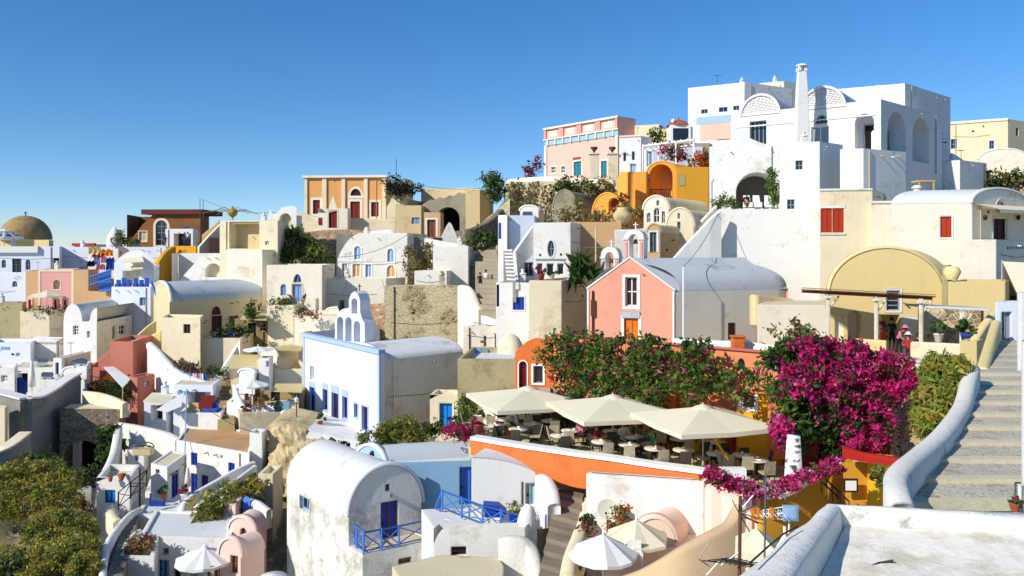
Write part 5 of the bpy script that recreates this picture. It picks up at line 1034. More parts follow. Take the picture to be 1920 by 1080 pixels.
# antennas
def yagi(name,label,base,top,boom_a,boom_b,nel,el,m,extra=None,dipm=None):
    e=thing(name,label,'antenna',base); t=MB(); t.tube([base,top],.02,6); part('mast',t,MTR,e); t=MB(); t.tube([boom_a,boom_b],.012,5); 
    d=(boom_b-boom_a).normalized(); s=Vector((0,0,1)).cross(d).normalized()
    for i in range(nel): c=boom_a.lerp(boom_b,i/(nel-1)); k=el*(1-.4*i/nel); t.tube([c-s*k,c+s*k],.006,4)
    part('boom',t,m,e); return e,s,d
Yz=9.0
e,s,d=yagi('tv_antenna','rusty television antenna mast with short dipoles at the bottom, before the curved parapet wall',P(1386,1120,9),P(1388,930,9),P(1352,1048,9),P(1510,1078,7.5),16,.16,MTD)
t=MB(); a=P(1385,961,9)
for k_ in range(2): t.tube([P(1385,961+k_*6,9),P(1432,975+k_*8,9)],.006,4)
for ang_ in (-60,-30,20,50): t.tube([a,a+Vector((math.cos(R(ang_))*.25,0,math.sin(R(ang_))*.25))],.008,4)
for ang_ in (120,80): t.tube([a,a+Vector((math.cos(R(ang_))*.2,-.1,math.sin(R(ang_))*.2))],.008,4)
t.tube([P(1386,1035,9),P(1352,1060,9)],.01,4); t.tube([P(1310,1050,9),P(1330,1015,9)],.006,4); t.tube([P(1310,1048,9),P(1330,1062,9)],.006,4); t.tube([P(1318,1051,9),P(1352,1055,9)],.008,4); t.tube([P(1352,1048,9),P(1325,1078,9)],.006,4); part('dipoles',t,MET,e)
e=thing('tv_antenna','antenna with orange insulators and a flat grid reflector, in front of the ochre wall','antenna',P(1434,1040,9.6)); t=MB(); t.tube([P(1433,1075,9.6),P(1436,890,9.6)],.012,6); part('mast',t,MET,e)
t=MB(); t.tube([P(1400,964,9.6),P(1492,962,9.6)],.01,5)
for x in range(1405,1470,9): c=P(x,963,9.6); t.tube([c-Vector((0,.12,0)),c+Vector((0,.12,0))],.005,4); t.tube([c-Vector((0,0,.05)),c+Vector((0,0,.05))],.005,4)
t.tube([P(1400,962,9.6),P(1485,948,9.6)],.006,4); t.tube([P(1400,966,9.6),P(1485,976,9.6)],.006,4); part('boom',t,PWH,e)
for x in (1411,1420,1447): t=MB(); c=P(x,963,9.58); t.box((c.x-.02,c.y-.02,c.z-.07),(c.x+.02,c.y+.02,c.z+.07)); part('insulator',t,FABO,e)
t=MB(); c=P(1482,962,9.58); t.box((c.x-.09,c.y-.03,c.z-.09),(c.x+.09,c.y+.03,c.z+.09)); part('reflector',t,BLU,e); t=MB(); t.tube([P(1480,974,9.6),P(1479,1000,9.6)],.012,5); part('stay',t,PWH,e)
# ================= stairway right
A0,B0=pz(1690,12,ZY(950,12)),pz(1960,12,ZY(950,12)); A1,B1=pz(1832,22,ZY(690,22)),pz(1912,22,ZY(690,22))
PEB=mat('pebble_paving','#cbc1ab',var=.2,scale=1.5,fine=12,bump=.5,stain='#8d8474',stain_amt=.3,stain_scale=3,spot='#857c6d',spot_scale=24,spot_th=.57)
NOS=mat('step_nosing_cream','#d0c5a6',var=.12,bump=.4,scale=2)
stairs('stone_stairway','wide pebble-paved stairway with cream stone edges climbing at the right edge',A0,B0,A1,B1,10,PEB,nose=NOS,base=1)
stairs('stone_stairway','shaded upper flight of the stairway narrowing beside the yellow wall',pz(1852,22.05,ZY(690,22)),pz(1912,22.05,ZY(690,22)),pz(1873,29,ZY(638,29)),pz(1910,29,ZY(638,29)),5,PEB,nose=NOS,base=1)
h=H('shaded_alley_house','shaded pale blue-grey alley wall at the top of the narrowing stair flight','house',1925,29.5,1866,1935,566,645,WB,3,rang=60,back=1,ctrlpt=False); h.open('L',1878,585,1897,645,'door',m=GRS,frame=GRS); h.done()
wall('stair_parapet','yellow wall closing the left side of the narrowing upper flight','wall',[(1842,688,21.8),(1856,640,25.5),(1868,600,29)],YC,bot=[700,670,650],th=.3,smooth=False,ctrlpt=False)
wall('stair_parapet','thick white curved parapet along the pebble-paved stairway','wall',[(1823,684,19.6),(1814,715,18.6),(1803,755,17.2),(1768,803,15.0),(1728,838,13.6),(1694,866,12.5),(1680,888,11.9),(1684,915,11.3),(1694,945,10.9)],WW,bot=[760,790,840,880,915,950,975,1000,1010],th=.34,round_=True)
e=thing('flower_pot','small terracotta flower pot at the foot of the stairway by the green door','pot',P(1904,958,11)); a=P(1904,958,11); t=MB(); t.lathe(a,[(.05,0),(.08,.1),(.085,.11),(0,.1)],n=12); part('pot',t,mat('terracotta','#a8523a'),e); part('foliage',foliage([(a.x,a.y,a.z+.13,.08,.08,.05)],90,.03,[LG,FLR],[4,1],7,clump=.8),[LG,FLR],e)
# ================= foreground roof
RF0=mat('foreground_roof_lime','#e8e2d5',var=.10,scale=.9,stain='#c4b9a2',stain_amt=.5,stain_scale=2.6,bump=.3,fine=10)
PAR=mat('foreground_parapet_lime','#e8e3d8',var=.10,scale=1.2,stain='#9a958b',stain_amt=.12,stain_scale=3,bump=.35,fine=10,spot='#7d7a70',spot_scale=5,spot_th=.70)
e=thing('flat_roof_house','weathered whitewashed flat roof with thick parapet in the bottom right foreground','house',(3.0,7.5,-5))
zc=-2.38; 
pA=onz(1578,949,zc); pB=onz(1925,978,zc)   # inner top line of the far parapet
oA=onz(1552,943,zc); oB=onz(1930,962,zc)
dirL=(onz(1481,1078,zc)-pA)
i2=pA+dirL*1.9; o2=oA+(onz(1405,1062,zc)-oA)*1.9; pB2=pB+(pB-pA)*.6; oB2=oB+(oB-oA)*.6
rc=Vector((pA.x+.03,pA.y-.02,-2.55)); rl=Vector((i2.x,i2.y,-3.05)); rr=Vector((pB2.x,pB2.y,-2.46)); rn=Vector((i2.x+6,i2.y-2.5,-2.95))
def vsub(a,b,n): return [a.lerp(b,i/n) for i in range(n+1)]
t=MB(); n=40
def ripple(p,amp): return p+Vector((0,0,noise.noise(p*1.7)*amp+noise.noise(p*5)*amp*.4))
vs=[]
for i in range(n+1):
    a=rl.lerp(rc,i/n); b=rn.lerp(rr,i/n); vs+=[ripple(a.lerp(b,j/n),.018) for j in range(n+1)]
t.add(vs,[(i*(n+1)+j,i*(n+1)+j+1,(i+1)*(n+1)+j+1,(i+1)*(n+1)+j) for i in range(n) for j in range(n)],0,True); part('roof',t,RF0,e)
def parap(ia,ib,oa,ob,ra,rb,nm,n=36):
    t=MB(); vs=[]
    for i in range(n+1):
        f=i/n; I=ia.lerp(ib,f); O=oa.lerp(ob,f); Rr=ra.lerp(rb,f); w=(O-I)
        row=[Vector((Rr.x,Rr.y,Rr.z-.15))+Vector((-w.x*.0,0,0)),I.lerp(Vector((I.x,I.y,Rr.z)),.35),I-Vector((0,0,.03)),I+w*.07,I+w*.5+Vector((0,0,.012)),I+w*.93,O-Vector((0,0,.03)),Vector((O.x,O.y,O.z-1)),Vector((O.x,O.y,-7))]
        vs+=[p+Vector((noise.noise(p*2.3)*.025,noise.noise(p*2.3+Vector((5,5,5)))*.025,noise.noise(p*3)*.012)) for p in row]
    m=9; t.add(vs,[(i*m+j,i*m+j+1,(i+1)*m+j+1,(i+1)*m+j) for i in range(n) for j in range(m-1)],0,True); return part(nm,t,PAR,e)
parap(i2,pA,o2,oA,rl,rc,'parapet'); parap(pA,pB2,oA,oB2,rc,rr,'parapet')
t=MB(); q=[onz(1405,1062,-2.33),onz(1440,1030,-2.33),onz(1470,1005,-2.34),onz(1495,992,-2.34)]; t.tube([v+Vector((0,0,.02)) for v in q],.008,5); part('cable',t,MTD,e)
t=MB(); b0=rc.lerp(rl,.28)+Vector((1.2,-.6,.0)); t.tube([ripple(onz(1620,1078,-2.72),.01)+Vector((0,0,.05)),onz(1650,1066,-2.68)+Vector((0,0,.05)),onz(1675,1062,-2.65)+Vector((0,0,.05))],.01,5); part('cable',t,MTD,e)
CTRL+= [(3,8.5,-6.5),(5,9,-6),(8,9,-6),(2,6,-7),(0,8,-9),(-3,10,-13),(1,14,-12),(-6,16,-16),(3,5,-7),(8,5,-7),(6,4,-7),(-10,10,-20),(0,4,-12),(-5,25,-18)]
# ================= blue-edged chapel
h=H('blue_edged_chapel','tall white chapel front with pale blue edging and a row of shuttered openings','chapel',712,52,569,862,656,815,WB,54,rang=34,back=9)
h.rm=RFW; A,d,n,w=h.edge('L'); h.par=.3
for (x0,y0,x1,y1,k_,m_) in ((581.5,687,589,713,'shutter',GRS),(581,726,590.5,771,'door',BLD),(606,730,614.5,769,'shutter',DBR),(622.5,737,635,796,'door',DBR),(642.5,744,652,785,'shutter',DBR),(664.5,757,671,783,'window',GL),(679,762,690,808,'door',DBR)):
    h.open('L',x0,y0,x1,y1,k_,m=m_,frame=BLD if k_!='shutter' or y0>700 else PWH,trim=BLT if y0>700 else None,tw=.12,depth=.2,bars=(1,1 if k_=='window' else 0))
for (x0,x1,y0,y1) in ((580,591,716,724),(605,615,719,728),(621,636,723,734),(641,653,731,742)): h.panel('L',x0,y0,x1,y1,BLT,.04,'transom_panel')
zz=h.zt; t=MB(); t.obox(A,d,n,-.12,w+.12,-.35,.14,zz-.28,zz+.02); part('coping',t,BLT,h.e)
t=MB(); t.obox(A,d,n,-.02,.28,-.05,.05,h.zb-2,zz-.28); t.obox(A,d,n,w-.28,w+.02,-.05,.05,h.zb-2,zz-.28); part('corner_edge',t,BLT,h.e)
h.tr_keep=h.tr
h.skip={2,3}; h.rtype='none'; h.done()
t=MB(); t.add([h.P3('L',x,z,-.4) for x,z in ((0,h.z0),(w,h.z0),(w,zz),(0,zz))],[(0,1,2,3)]); t.add([h.P3('L',0,zz,0),h.P3('L',w,zz,0),h.P3('L',w,zz,-.4),h.P3('L',0,zz,-.4)],[(0,1,2,3)]); t.add([h.P3('L',0,h.z0,0),h.P3('L',0,zz,0),h.P3('L',0,zz,-.4),h.P3('L',0,h.z0,-.4)],[(0,1,2,3)]); part('wall_back',t,WB,h.e)
n_=H('weathered_nave','weathered stained vaulted nave behind the blue-edged chapel front, with a long pale rounded roof','building',719,52.4,640,868,676,812,mat('plaster_stained_nave','#e6dfd2',var=.12,stain='#bfa98a',stain_amt=.38,streak=.4,stain_scale=.35,bump=.6),54,rang=30,back=6.8); n_.rimm=W; n_.barrel('L',655,RFW,n=16); n_.done()
# belfry of three tiers
b=P(655,640,57.5); e=thing('belfry','white three-tiered arched bell wall on top of the blue-edged chapel','belfry',b); t=MB()
u=Vector((math.cos(R(35)),-math.sin(R(35)))); nn=Vector((-math.sin(R(35)),-math.cos(R(35))))
S=1.15
outer=[(-1.3,-.5),(1.35,-.5),(1.35,1.2),(1.1,1.5),(.95,1.9),(.95,2.6),(.75,3.0),(.45,3.15),(.15,3.0),(-.05,2.6),(-.05,2.1),(-.6,2.0),(-.8,1.9),(-1.0,1.7),(-1.3,1.2)]
hs_=[shape(-1.1,.0,-.55,1.5,'arch'),shape(-.35,.0,.2,1.5,'arch'),shape(.4,.0,.95,1.3,'arch'),shape(.2,1.75,.7,2.7,'arch')]
fl=[p for q in [outer]+hs_ for p in q]; tr=tessellate_polygon([[Vector((x,z,0)) for x,z in q] for q in [outer]+hs_]); m_=len(fl)
def q3(x,z,o): c=Vector((b.x,b.y))+u*x*S+nn*o; return Vector((c.x,c.y,b.z+z*S))
t.add([q3(x,z,0) for x,z in fl]+[q3(x,z,-1.0) for x,z in fl],[tuple(i) for i in tr]+[tuple(j+m_ for j in i) for i in tr])
for ring in [outer]+hs_:
    k=len(ring); t.add([q3(x,z,0) for x,z in ring]+[q3(x,z,-1.0) for x,z in ring],[(j,(j+1)%k,(j+1)%k+k,j+k) for j in range(k)])
part('frame',t,WB,e)
for (x,z) in ((-.82,1.05),(-.08,1.05),(.45,2.3)): t=MB(); t.lathe(q3(x,z,-.5),[(0,.2),(.1,.17),(.13,0),(.18,-.1)],n=8); part('bell',t,MTR,e)
t=MB(); c=q3(.45,3.15,-.5); t.tube([c,c+Vector((0,0,.5))],.04,5); t.tube([c+Vector((-.15,0,.33)),c+Vector((.15,0,.33))],.03,5); part('cross',t,MTD,e)
# ================= middle: stone walls, white weathered houses
h=H('stone_retaining_wall','big patched stone and plaster retaining wall above the chapel roof','wall',868,72,722,880,536,640,SRP,4,rang=40,back=2); h.rm=RFC; h.par=.02; h.done()
wall('rubble_wall','low orange-brown rubble wall right behind the white bell wall','wall',[(672,572,76),(700,570,75.5),(728,568,75)],SRR,bot=[640]*3,th=.8)
h=H('weathered_white_house','whitewashed old house front with curved left shoulder, grey and orange arched shutters','house',764,84,631,800,437,530,WW,8,rang=45,back=7)
w=h.tl; h.top[0]=[(w*(1-i/16),h.zt-2.9*(max(0,1-(i/16)/.36))**2.2 -(0.0)) for i in range(17)]; h.rtype='x'
for (x0,y0,x1,y1,m_,s_) in ((664,461,677,487,BLS,'arch'),(726,466,739,492,BLS,'arch'),(641,494,651,519,GRS,'rect'),(661,495,675,520,ORN,'rect'),(685,496,696,520,BLS,'rect'),(725,497,741,520,ORN,'arch')): h.open('L',x0,y0,x1,y1,'shutter',shp=s_,m=m_,frame=PWH,trim=PWH,tw=.12,depth=.15)
h.done(); t=MB(); t.prism([(p.x,p.y) for p in h.pts],h.zt-3.1,h.zt-3.0); part('roof',t,RFC,h.e)
t=MB(); t.prism([(p.x,p.y) for p in [h.pts[0]+h.v*.3+h.u*.1,h.pts[0]+h.v*.3+h.u*w*.62,h.pts[0]+h.u*w*.62+h.v*h.tr*.9,h.pts[3]-h.v*.3+h.u*.1]],h.zt-3.2,h.zt-.4); part('upper_wall',t,WW,h.e)
wall('parapet_wall','ragged whitewashed parapet with pointed ends above the old white house','wall',[(683,430,88),(688,425,88),(700,433,88),(730,430,87),(745,436,87),(764,437,87)],WW,bot=[460]*6,th=.5,ctrlpt=False)
h=H('cream_retaining_wall','plain cream lower wall below the arched grey and orange shutters','wall',724,80,590,760,522,600,CRP,4,rang=40,back=3.5); h.rm=RFC; h.par=.4; h.done()
h=H('grey_house','grey shaded gap wall with dry vine right of the weathered white house','house',812,86,758,830,445,540,GRW,4,rang=40,back=4); h.done()
bush('dry_vine','brown dry creeper filling the gap right of the weathered white house','vine',[(772,490,83,.6,.5,1.6),(778,515,82,.6,.5,1.2),(800,480,84,.8,.5,1.2)],1600,.16,[MATS['leaf_brown'],LO,LB],[5,3,3],81)
h=H('white_ruin_house','whitewashed stepped ruin walls with a low terrace, above the patched stone wall','house',878,78,812,890,462,540,WW,6,rang=40,back=5); h.rm=RFC; h.done()
h=H('white_ruin_house','small white ruined block with crumbling edge, just over the patched stone wall','house',838,75.5,777,846,508,545,WW,6,rang=40,back=3); h.rm=RFC; h.done()
wall('ruin_wall','crumbling whitewashed wall descending right toward the stepped lane','wall',[(800,446,86),(830,452,85),(860,457,84),(888,468,82),(890,500,80)],WW,bot=[500,500,500,520,545],th=.8)
e=thing('gable_wall','white pyramid-shaped gable ruin beside the red-brown doorway','wall',P(842,450,93)); a=P(842,450,93); t=MB(); 
vs=[(a.x+x,a.y+y,a.z+z) for y in (0,.6) for x,z in ((-1.1,-1.2),(1.1,-1.2),(1.1,0),(.25,1.9),(0,2.1),(-.3,1.7),(-1.1,.1))]; t.add(vs,[tuple(range(7)),tuple(range(7,14))]+[(i,(i+1)%7,(i+1)%7+7,i+7) for i in range(7)]); part('wall_body',t,WW,e)
# neoclassical orange
h=H('orange_mansion','orange and cream neoclassical mansion with dark red doors on the ridge','house',724,108,572,740,330,412,ORN,4,rang=45,back=10); h.par=.4
A,d,n,w=h.edge('L'); z=lambda y: ZY(y,108)
for x0,x1 in ((572,577),(605,613),(641,648),(683,690),(717,724)):
    a,_,b,_=h.rect('L',x0,400,x1,410); t=MB(); t.obox(A,d,n,max(a,-.1),min(b,w+.1),-.05,.2,z(412),z(333)); part('pilaster',t,CR,h.e)
t=MB(); t.obox(A,d,n,-.25,w+.25,-.1,.4,z(333),z(328.5)); part('cornice',t,CRP,h.e)
h.open('L',587,375,600,401,'window',m=DRD,frame=DBR,trim=CRP,tw=.35,bars=(1,0)); h.open('L',657,378,675,411,'door',m=DRD,frame=DRD,trim=CRP,tw=.35); h.open('L',657,354,677,367,'window','fan',m=DBR,frame=MTD,trim=CRP,tw=.35,bars=(2,0)); h.open('L',696,379,710,406,'window',m=DRD,frame=DBR,trim=CRP,tw=.35,bars=(1,0)); h.done()
h=H('cream_ruin','pale salmon ruined end wall attached right of the orange mansion','wall',759,106,725,775,334,412,CR,4,rang=45,back=5); h.top[0]=[(h.tl*(1-i/6),h.zt-[3.8,3.2,2.4,2.0,.8,.2,0][i]) for i in range(7)]; h.rtype='x'; h.done()
bush('shrub','black bare thicket overgrowing the ruined end of the orange mansion','shrub',[(738,345,105,.9,.8,1.2),(755,352,105,1.2,.8,.6),(775,355,105,1.6,.8,.4),(740,360,105,.7,.8,1.0)],1500,.18,[MTD,LD,LB],[5,3,1],82)
wall('forecourt_wall','cream forecourt wall in front of the orange mansion, left of the gate','wall',[(556,395,104),(572,400,104),(592,407,104),(603,407,104)],CR,bot=[430]*4,th=.5,smooth=False)
wall('forecourt_wall','cream forecourt wall in front of the orange mansion, right of the gate','wall',[(655,408,104),(700,410,104),(741,412,104)],CR,bot=[432]*3,th=.5,smooth=False)
h=H('gatehouse','small cream gatehouse with pediment and dark red door before the orange mansion','gate',652,102,596,658,390,430,CRP,3,rang=40,back=1.5); h.open('L',616.5,395,632,427,'door',m=DRD,frame=DRD,trim=CR,tw=.2); h.panel('L',597,408,604,422,DRD,.05); A,d,n,w=h.edge('L')
h.top[0]=[(w,h.zt-.6),(w*.62,h.zt-.6),(w*.62,h.zt),(w*.64,h.zt),(w*.5,h.zt+1.6),(w*.36,h.zt+.0),(w*.36,h.zt),(0,h.zt-.2)][::1]; h.rtype='x'; h.done()
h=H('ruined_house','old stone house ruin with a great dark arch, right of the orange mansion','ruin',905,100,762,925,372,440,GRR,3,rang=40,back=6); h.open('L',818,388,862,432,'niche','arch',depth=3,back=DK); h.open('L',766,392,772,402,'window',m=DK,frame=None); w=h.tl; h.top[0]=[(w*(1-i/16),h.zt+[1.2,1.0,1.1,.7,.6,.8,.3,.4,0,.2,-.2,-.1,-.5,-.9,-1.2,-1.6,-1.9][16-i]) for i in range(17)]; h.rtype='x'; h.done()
wall('ruin_wall','jagged tan ruin wall top standing behind the great dark arch','wall',[(790,353,112),(830,354,112),(880,352,111),(905,356,110)],BE,bot=[400]*4,th=.8)
h=H('ruined_tower','tan ruined square tower stump between the dark arch and the stepped lane','ruin',900,97,873,918,357,435,BE,10,rang=50,back=3); h.rtype='flat'; h.done()
h=H('ruin_doorway','tan stone doorway with a weathered red-brown door, below the great dark arch','ruin',826,95,795,832,398,450,TAN,4,rang=40,back=2); h.open('L',801,412,817,444,'door',m=mat('door_weathered_red','#8a4f38',var=.3),frame=DRD,trim=CRP,tw=.25); h.done()
h=H('olive_house','small dull ochre block house with grey window between the mansion forecourt and the ruin doorway','house',790,98,741,800,385,438,BE,5,rang=45,back=4); h.rm=RFC; h.open('L',772,408,787,420,m=BLS,frame=GRS); h.done()
bush('tree','round dark green tree beside the lane at the left of the pink mansion','tree',[(925,345,95,1.1,1,1.1),(930,360,95,1.2,1,1.0),(920,335,95,.8,.8,.6)],1500,.18,[LG,LD,LO],[4,3,2],83,stems=6)
wall('rubble_wall','wide reddish rubble wall supporting the orange mansion forecourt','wall',[(566,437,97),(600,432,98),(650,430,98),(690,433,97)],SRR,bot=[500]*4,th=1)
bush('bush','dense olive-green bush on the bank left of the reddish rubble wall','bush',[(545,455,90,1.5,1,1.3),(570,470,89,1.8,1,1.3),(598,482,88,1.4,1,.8),(535,480,88,1.2,1,1.0),(550,440,91,.9,1,.7)],3500,.2,[LG,LD,LO,LY],[3,4,4,1.5],84)
# white arch + ornament
h=H('white_gate_arch','small whitewashed arch and pointed pillar on the roof left of the gatehouse','gate',556,94,503,566,404,432,W,6,rang=40,back=.8); w=h.tl; h.open('L',524,400,546,432,'niche','arch',depth=.7,back=mat('sky_through','#c8b89a')); h.top[0]=[(w,h.zt),(w*.93,h.zt+.8),(w*.86,h.zt+.1),(w*.75,h.zt+.2),(w*.5,h.zt+1.0),(w*.3,h.zt+1.1),(w*.1,h.zt+1.1),(0,h.zt+.9)]; h.rtype='x'; h.done()
e=thing('roof_ornament','spidery golden ornament with long radiating wires on the beige tower roof','ornament',P(436,412,92)); a=P(436,398,92); t=MB(); t.lathe(a,[(0,-.7),(.5,-.3),(.6,0),(.45,.3),(.2,.4),(0,.8)],n=10); part('core',t,mat('ornament_gold','#a08a3c',rough=.5),e); t=MB(); t.tube([P(436,412,92),a],.08,5)
for i in range(10):
    an=-.25+i*.40; x=math.cos(an)*3.0*(1 if i%2 else .8); zz=abs(math.sin(an))*.5-.2; t.tube([a,a+Vector((x*.5,(i%3-1)*.8,zz+.35)),a+Vector((x,(i%3-1)*1.5,zz-.1))],.035,4)
part('wires',t,mat('wire_brown','#8c7a4a'),e)
for i,x in enumerate((375,381)): t=MB(); t.tube([P(x,410,120),P(x,372+i*3,120)],.05,4); tag(t.build('roof_mast',MET,None,P(x,410,120)),['taller thin mast behind the ruined brown mansion','shorter thin mast behind the ruined brown mansion'][i],'mast')
t=MB(); t.tube([P(743,335,112),P(743,298,112)],.05,4); tag(t.build('roof_mast',MET,None,P(743,335,112)),'thin lone mast over the right end of the orange mansion','mast')
# beige tower
h=H('beige_tower','beige block house with a recessed loggia and small dark square window','house',521,86,412,541,413,540,CR,12,rang=40,back=6); h.rm=RFC; h.open('L',430,416,486,466,'niche',depth=1.5,back=BE); h.open('L',497,452,504,459,'window',m=DK,frame=None); h.done()
a,zb,b,zt=h.rect('L',475,447,486,468); t=MB(); h._plate(t,'L',[(a,zb),(b,zb),(b,zt),(a,zt)],-1.4,-1.48); part('door',t,DBR,h.e)
h=H('beige_house','tall pale olive-beige wall below the recessed loggia','wall',492,83.5,424,540,468,560,CRP,10,rang=40,back=6); h.rm=RFC; h.done()
# beige wall with blue door
h=H('cream_house','cream wall house with an arched light blue door and small arched window beside it','house',604,78,500,628,497,600,CRP,8,rang=40,back=7); h.rm=RFC
h.open('L',548,533,566,575,'door',m=BLS,frame=BLS,trim=CR); h.open('L',550,514,565,530,'window','fan',m=BLD,frame=GRS,bars=(1,0)); h.open('L',526,533,537,554,'window','arch',m=BLS,frame=BLS); h.done()
t=MB(); t.tube([P(632,585,77),P(632,482,77)],.05,5); tag(t.build('flagpole',MET,None,P(632,585,77)),'thin tall grey pole before the cream wall left of the orange shutters','pole')
h=H('cream_house','square cream block beside the arched light blue door, with hedge on its roof','house',551,72,502,586,572,660,CR,10,rang=48,back=5); h.rm=RFC; h.done()
bush('hedge','low green hedge with brown tips on the square cream block roof','hedge',[(520,567,73,.9,.6,.35),(540,568,73.5,.8,.6,.35),(535,575,72.5,.8,.6,.3)],700,.12,[LG,LO,LB],[4,3,1],85)
h=H('white_low_house','low pale house wall with dark niche between the cream block and the chapel bell wall','house',648,68,552,665,592,660,CRP,6,rang=45,back=6); h.rm=RFC; h.done()
h=H('cream_house','low cream wall piece under the pale house, left of the blue-edged chapel','house',600,66,560,640,625,700,CR,6,rang=45,back=5); h.rm=RFC; h.done()
bush('potted_plants','row of small dark potted plants on the pale low house roof','plants',[(565,588,67,.6,.3,.25),(590,590,67,.6,.3,.2)],300,.1,[LD,FLO,LB],[3,2,2],86,stems=0)
h=H('cone_wall','cream sloping buttress right of the arched light blue door','wall',592,74,566,598,560,600,CRP,6,rang=45,back=1.0); w=h.tl; h.top[0]=[(w,h.zt-1),(w*.7,h.zt),(w*.5,h.zt+2.2),(w*.35,h.zt+2.4),(0,h.zt-1)]; h.rtype='x'; h.done()
e=thing('roof_statue','small dark pot ornament on a white post behind the three-tiered bell wall','ornament',P(640,585,66)); a=P(640,585,66); t=MB(); t.box((a.x-.2,a.y-.2,a.z-.8),(a.x+.2,a.y+.2,a.z)); part('post',t,W,e); t=MB(); t.lathe(a,[(.15,0),(.3,.4),(.2,.7),(.3,.9),(0,1.0)],n=8); part('pot',t,MTD,e)
# ================= yellow vaulted house
h=H('yellow_vaulted_house','yellowish house with long pale grey barrel roof and arched dark door','house',318,74,288,490,566,640,YC,56,rang=22,back=10.5)
h.barrel('L',531,RFG,n=16); h.rimm=CRP; h.m=mat('plaster_house_yellow','#d6c79c',var=.08,streak=.15)
h.open('R',396,592,416,628,'door',m=DBR,frame=DBR,trim=CR); h.open('R',396,574,414,590,'window','fan',m=DRD,frame=DBR,trim=CR,bars=(2,0)); h.open('R',428,592,446,612,'window',m=GL,frame=DBR,trim=CR); h.open('R',372,592,382,628,'door',m=DBR,frame=None); h.done()
h=H('cream_cube_house','cream cube annex with one dark shuttered window, in front of the yellowish barrel-roofed house','house',376,68,303,382,597,690,CR,14,rang=30,back=4); h.rm=RFC; h.open('L',344,608,357,625,'window',m=DBR,frame=DBR); h.done()
h=H('cream_wall_house','smooth cream terrace wall house right of the cube annex','house',452,69,369,480,634,700,CR,4,rang=40,back=5); h.rm=RFC; h.par=.8; h.done()
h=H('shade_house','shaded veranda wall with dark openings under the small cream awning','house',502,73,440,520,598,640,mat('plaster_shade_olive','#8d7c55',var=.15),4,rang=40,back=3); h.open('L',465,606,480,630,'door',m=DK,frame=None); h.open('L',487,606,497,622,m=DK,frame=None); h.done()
e=thing('awning','small cream awning over the shaded veranda','awning',P(475,600,71)); t=MB(); q=[P(450,598,70.5),P(500,600,70.5),P(500,587,73),P(455,592,73)]; t.add(q+[v-Vector((0,0,.06)) for v in q],[(0,1,2,3),(4,5,6,7),(0,1,5,4)]); part('canvas',t,FABY,e)
bush('small_tree','small dark green tree at the right end of the yellowish barrel-roofed house','tree',[(474,578,71,.6,.5,.6),(470,590,71,.4,.4,.4)],500,.12,[LG,LD],[3,3],87)
bush('potted_plants','dark potted plants by the arched dark door of the yellowish house','plants',[(425,622,70.5,.6,.4,.4),(445,622,70.5,.6,.4,.4),(460,625,70.5,.5,.4,.4),(405,628,70,.4,.3,.3)],900,.11,[LD,LG,LB],[4,3,1],88,stems=2)
bush('potted_plants','dark plants and pots in the nook below the cream wall house','plants',[(345,685,64,.7,.4,.35),(362,690,64,.7,.4,.3)],600,.1,[LD,LB,FLR],[3,3,1],89,stems=2)
wall('stair_parapet','yellow parapet slanting up to the yellowish barrel-roofed house from the left','wall',[(258,628,72),(275,612,72.5),(292,600,73)],YC,bot=[650]*3,th=.3,smooth=False)
wall('stair_parapet','second yellow parapet slanting below the first, left of the cube annex','wall',[(262,640,70),(285,628,71),(302,618,71)],YC,bot=[675]*3,th=.3,smooth=False)
# ================= twin-humped white house
h=H('white_vault_house','white house with a round-shouldered double hump front and two dark windows, above the brick-red house','house',182,76,119,256,603,680,W,10,rang=60,back=9)
w=h.tl; pr=[]
for i in range(33):
    x=w*(1-i/32); f=i/32; zz=0
    if f<.56: zz=1.65*math.sqrt(max(0,1-((f-.28)/.28)**2))
    elif f>.78: zz=1.3*math.sqrt(max(0,1-((f-1.0)/.22)**2))
    pr.append((x,h.zt+zz))
h.top[0]=pr; h.rtype='x'
h.open('L',137,611,147,628,m=GL,frame=PWH,bars=(1,2)); h.open('L',163,621,169,633,m=GL,frame=None); h.open('R',203,595,211,612,'window',m=DBR,frame=None) if 0 else None
h.open('R',223,610,235,626,'window',m=DBR,frame=PWH); h.open('R',211,612,215,635,'door',m=DBR,frame=None); h.done()
k=len(pr); t=MB(); bv=Vector((h.v.x,h.v.y,0)); vs=[h.P3('L',x,z-.02,-.02) for x,z in pr]; vs+=[v+bv*8.8 for v in vs]; t.add(vs,[(i,i+1,k+i+1,k+i) for i in range(k-1)],0,True); part('roof',t,RFW,h.e)
# ================= brick red house
h=H('brick_red_house','brick-red terraced house with tall curved corner, below the double-humped white house','house',250,66,206,286,641,740,RD,14,rang=45,back=5); h.rm=RFC; h.done()
h=H('brick_red_house','low brick-red front block with a small white-framed window','house',258,62.5,240,290,708,760,RD,30,rang=40,back=2); h.open('R',270,715,279,724,m=GL,frame=PWH); h.rm=RFC; h.done()
h=H('brick_red_house','brick-red side wing with shaded terrace left of the tall curved corner','house',245,67,160,258,690,760,RD,6,rang=45,back=3); h.rm=PAV; h.done()
wall('red_stair_parapet','brick-red parapet slanting up to the tall curved corner','wall',[(165,690,68.5),(185,675,69),(208,655,69)],RD,bot=[700]*3,th=.4,smooth=False)
h=H('white_house','narrow white wall block at the left end of the brick-red wing','house',163,63.5,143,172,687,760,W,12,rang=40,back=3); h.panel('L',147,709,153,712,DK,.04,'vent'); h.done()
e=thing('shade_sail','white rectangular shade sail stretched over the brick-red terrace','shade sail',P(215,735,63)); t=MB(); q=[P(194,688,65),P(213,687,65.5),P(245,710,63),P(230,727,61)]
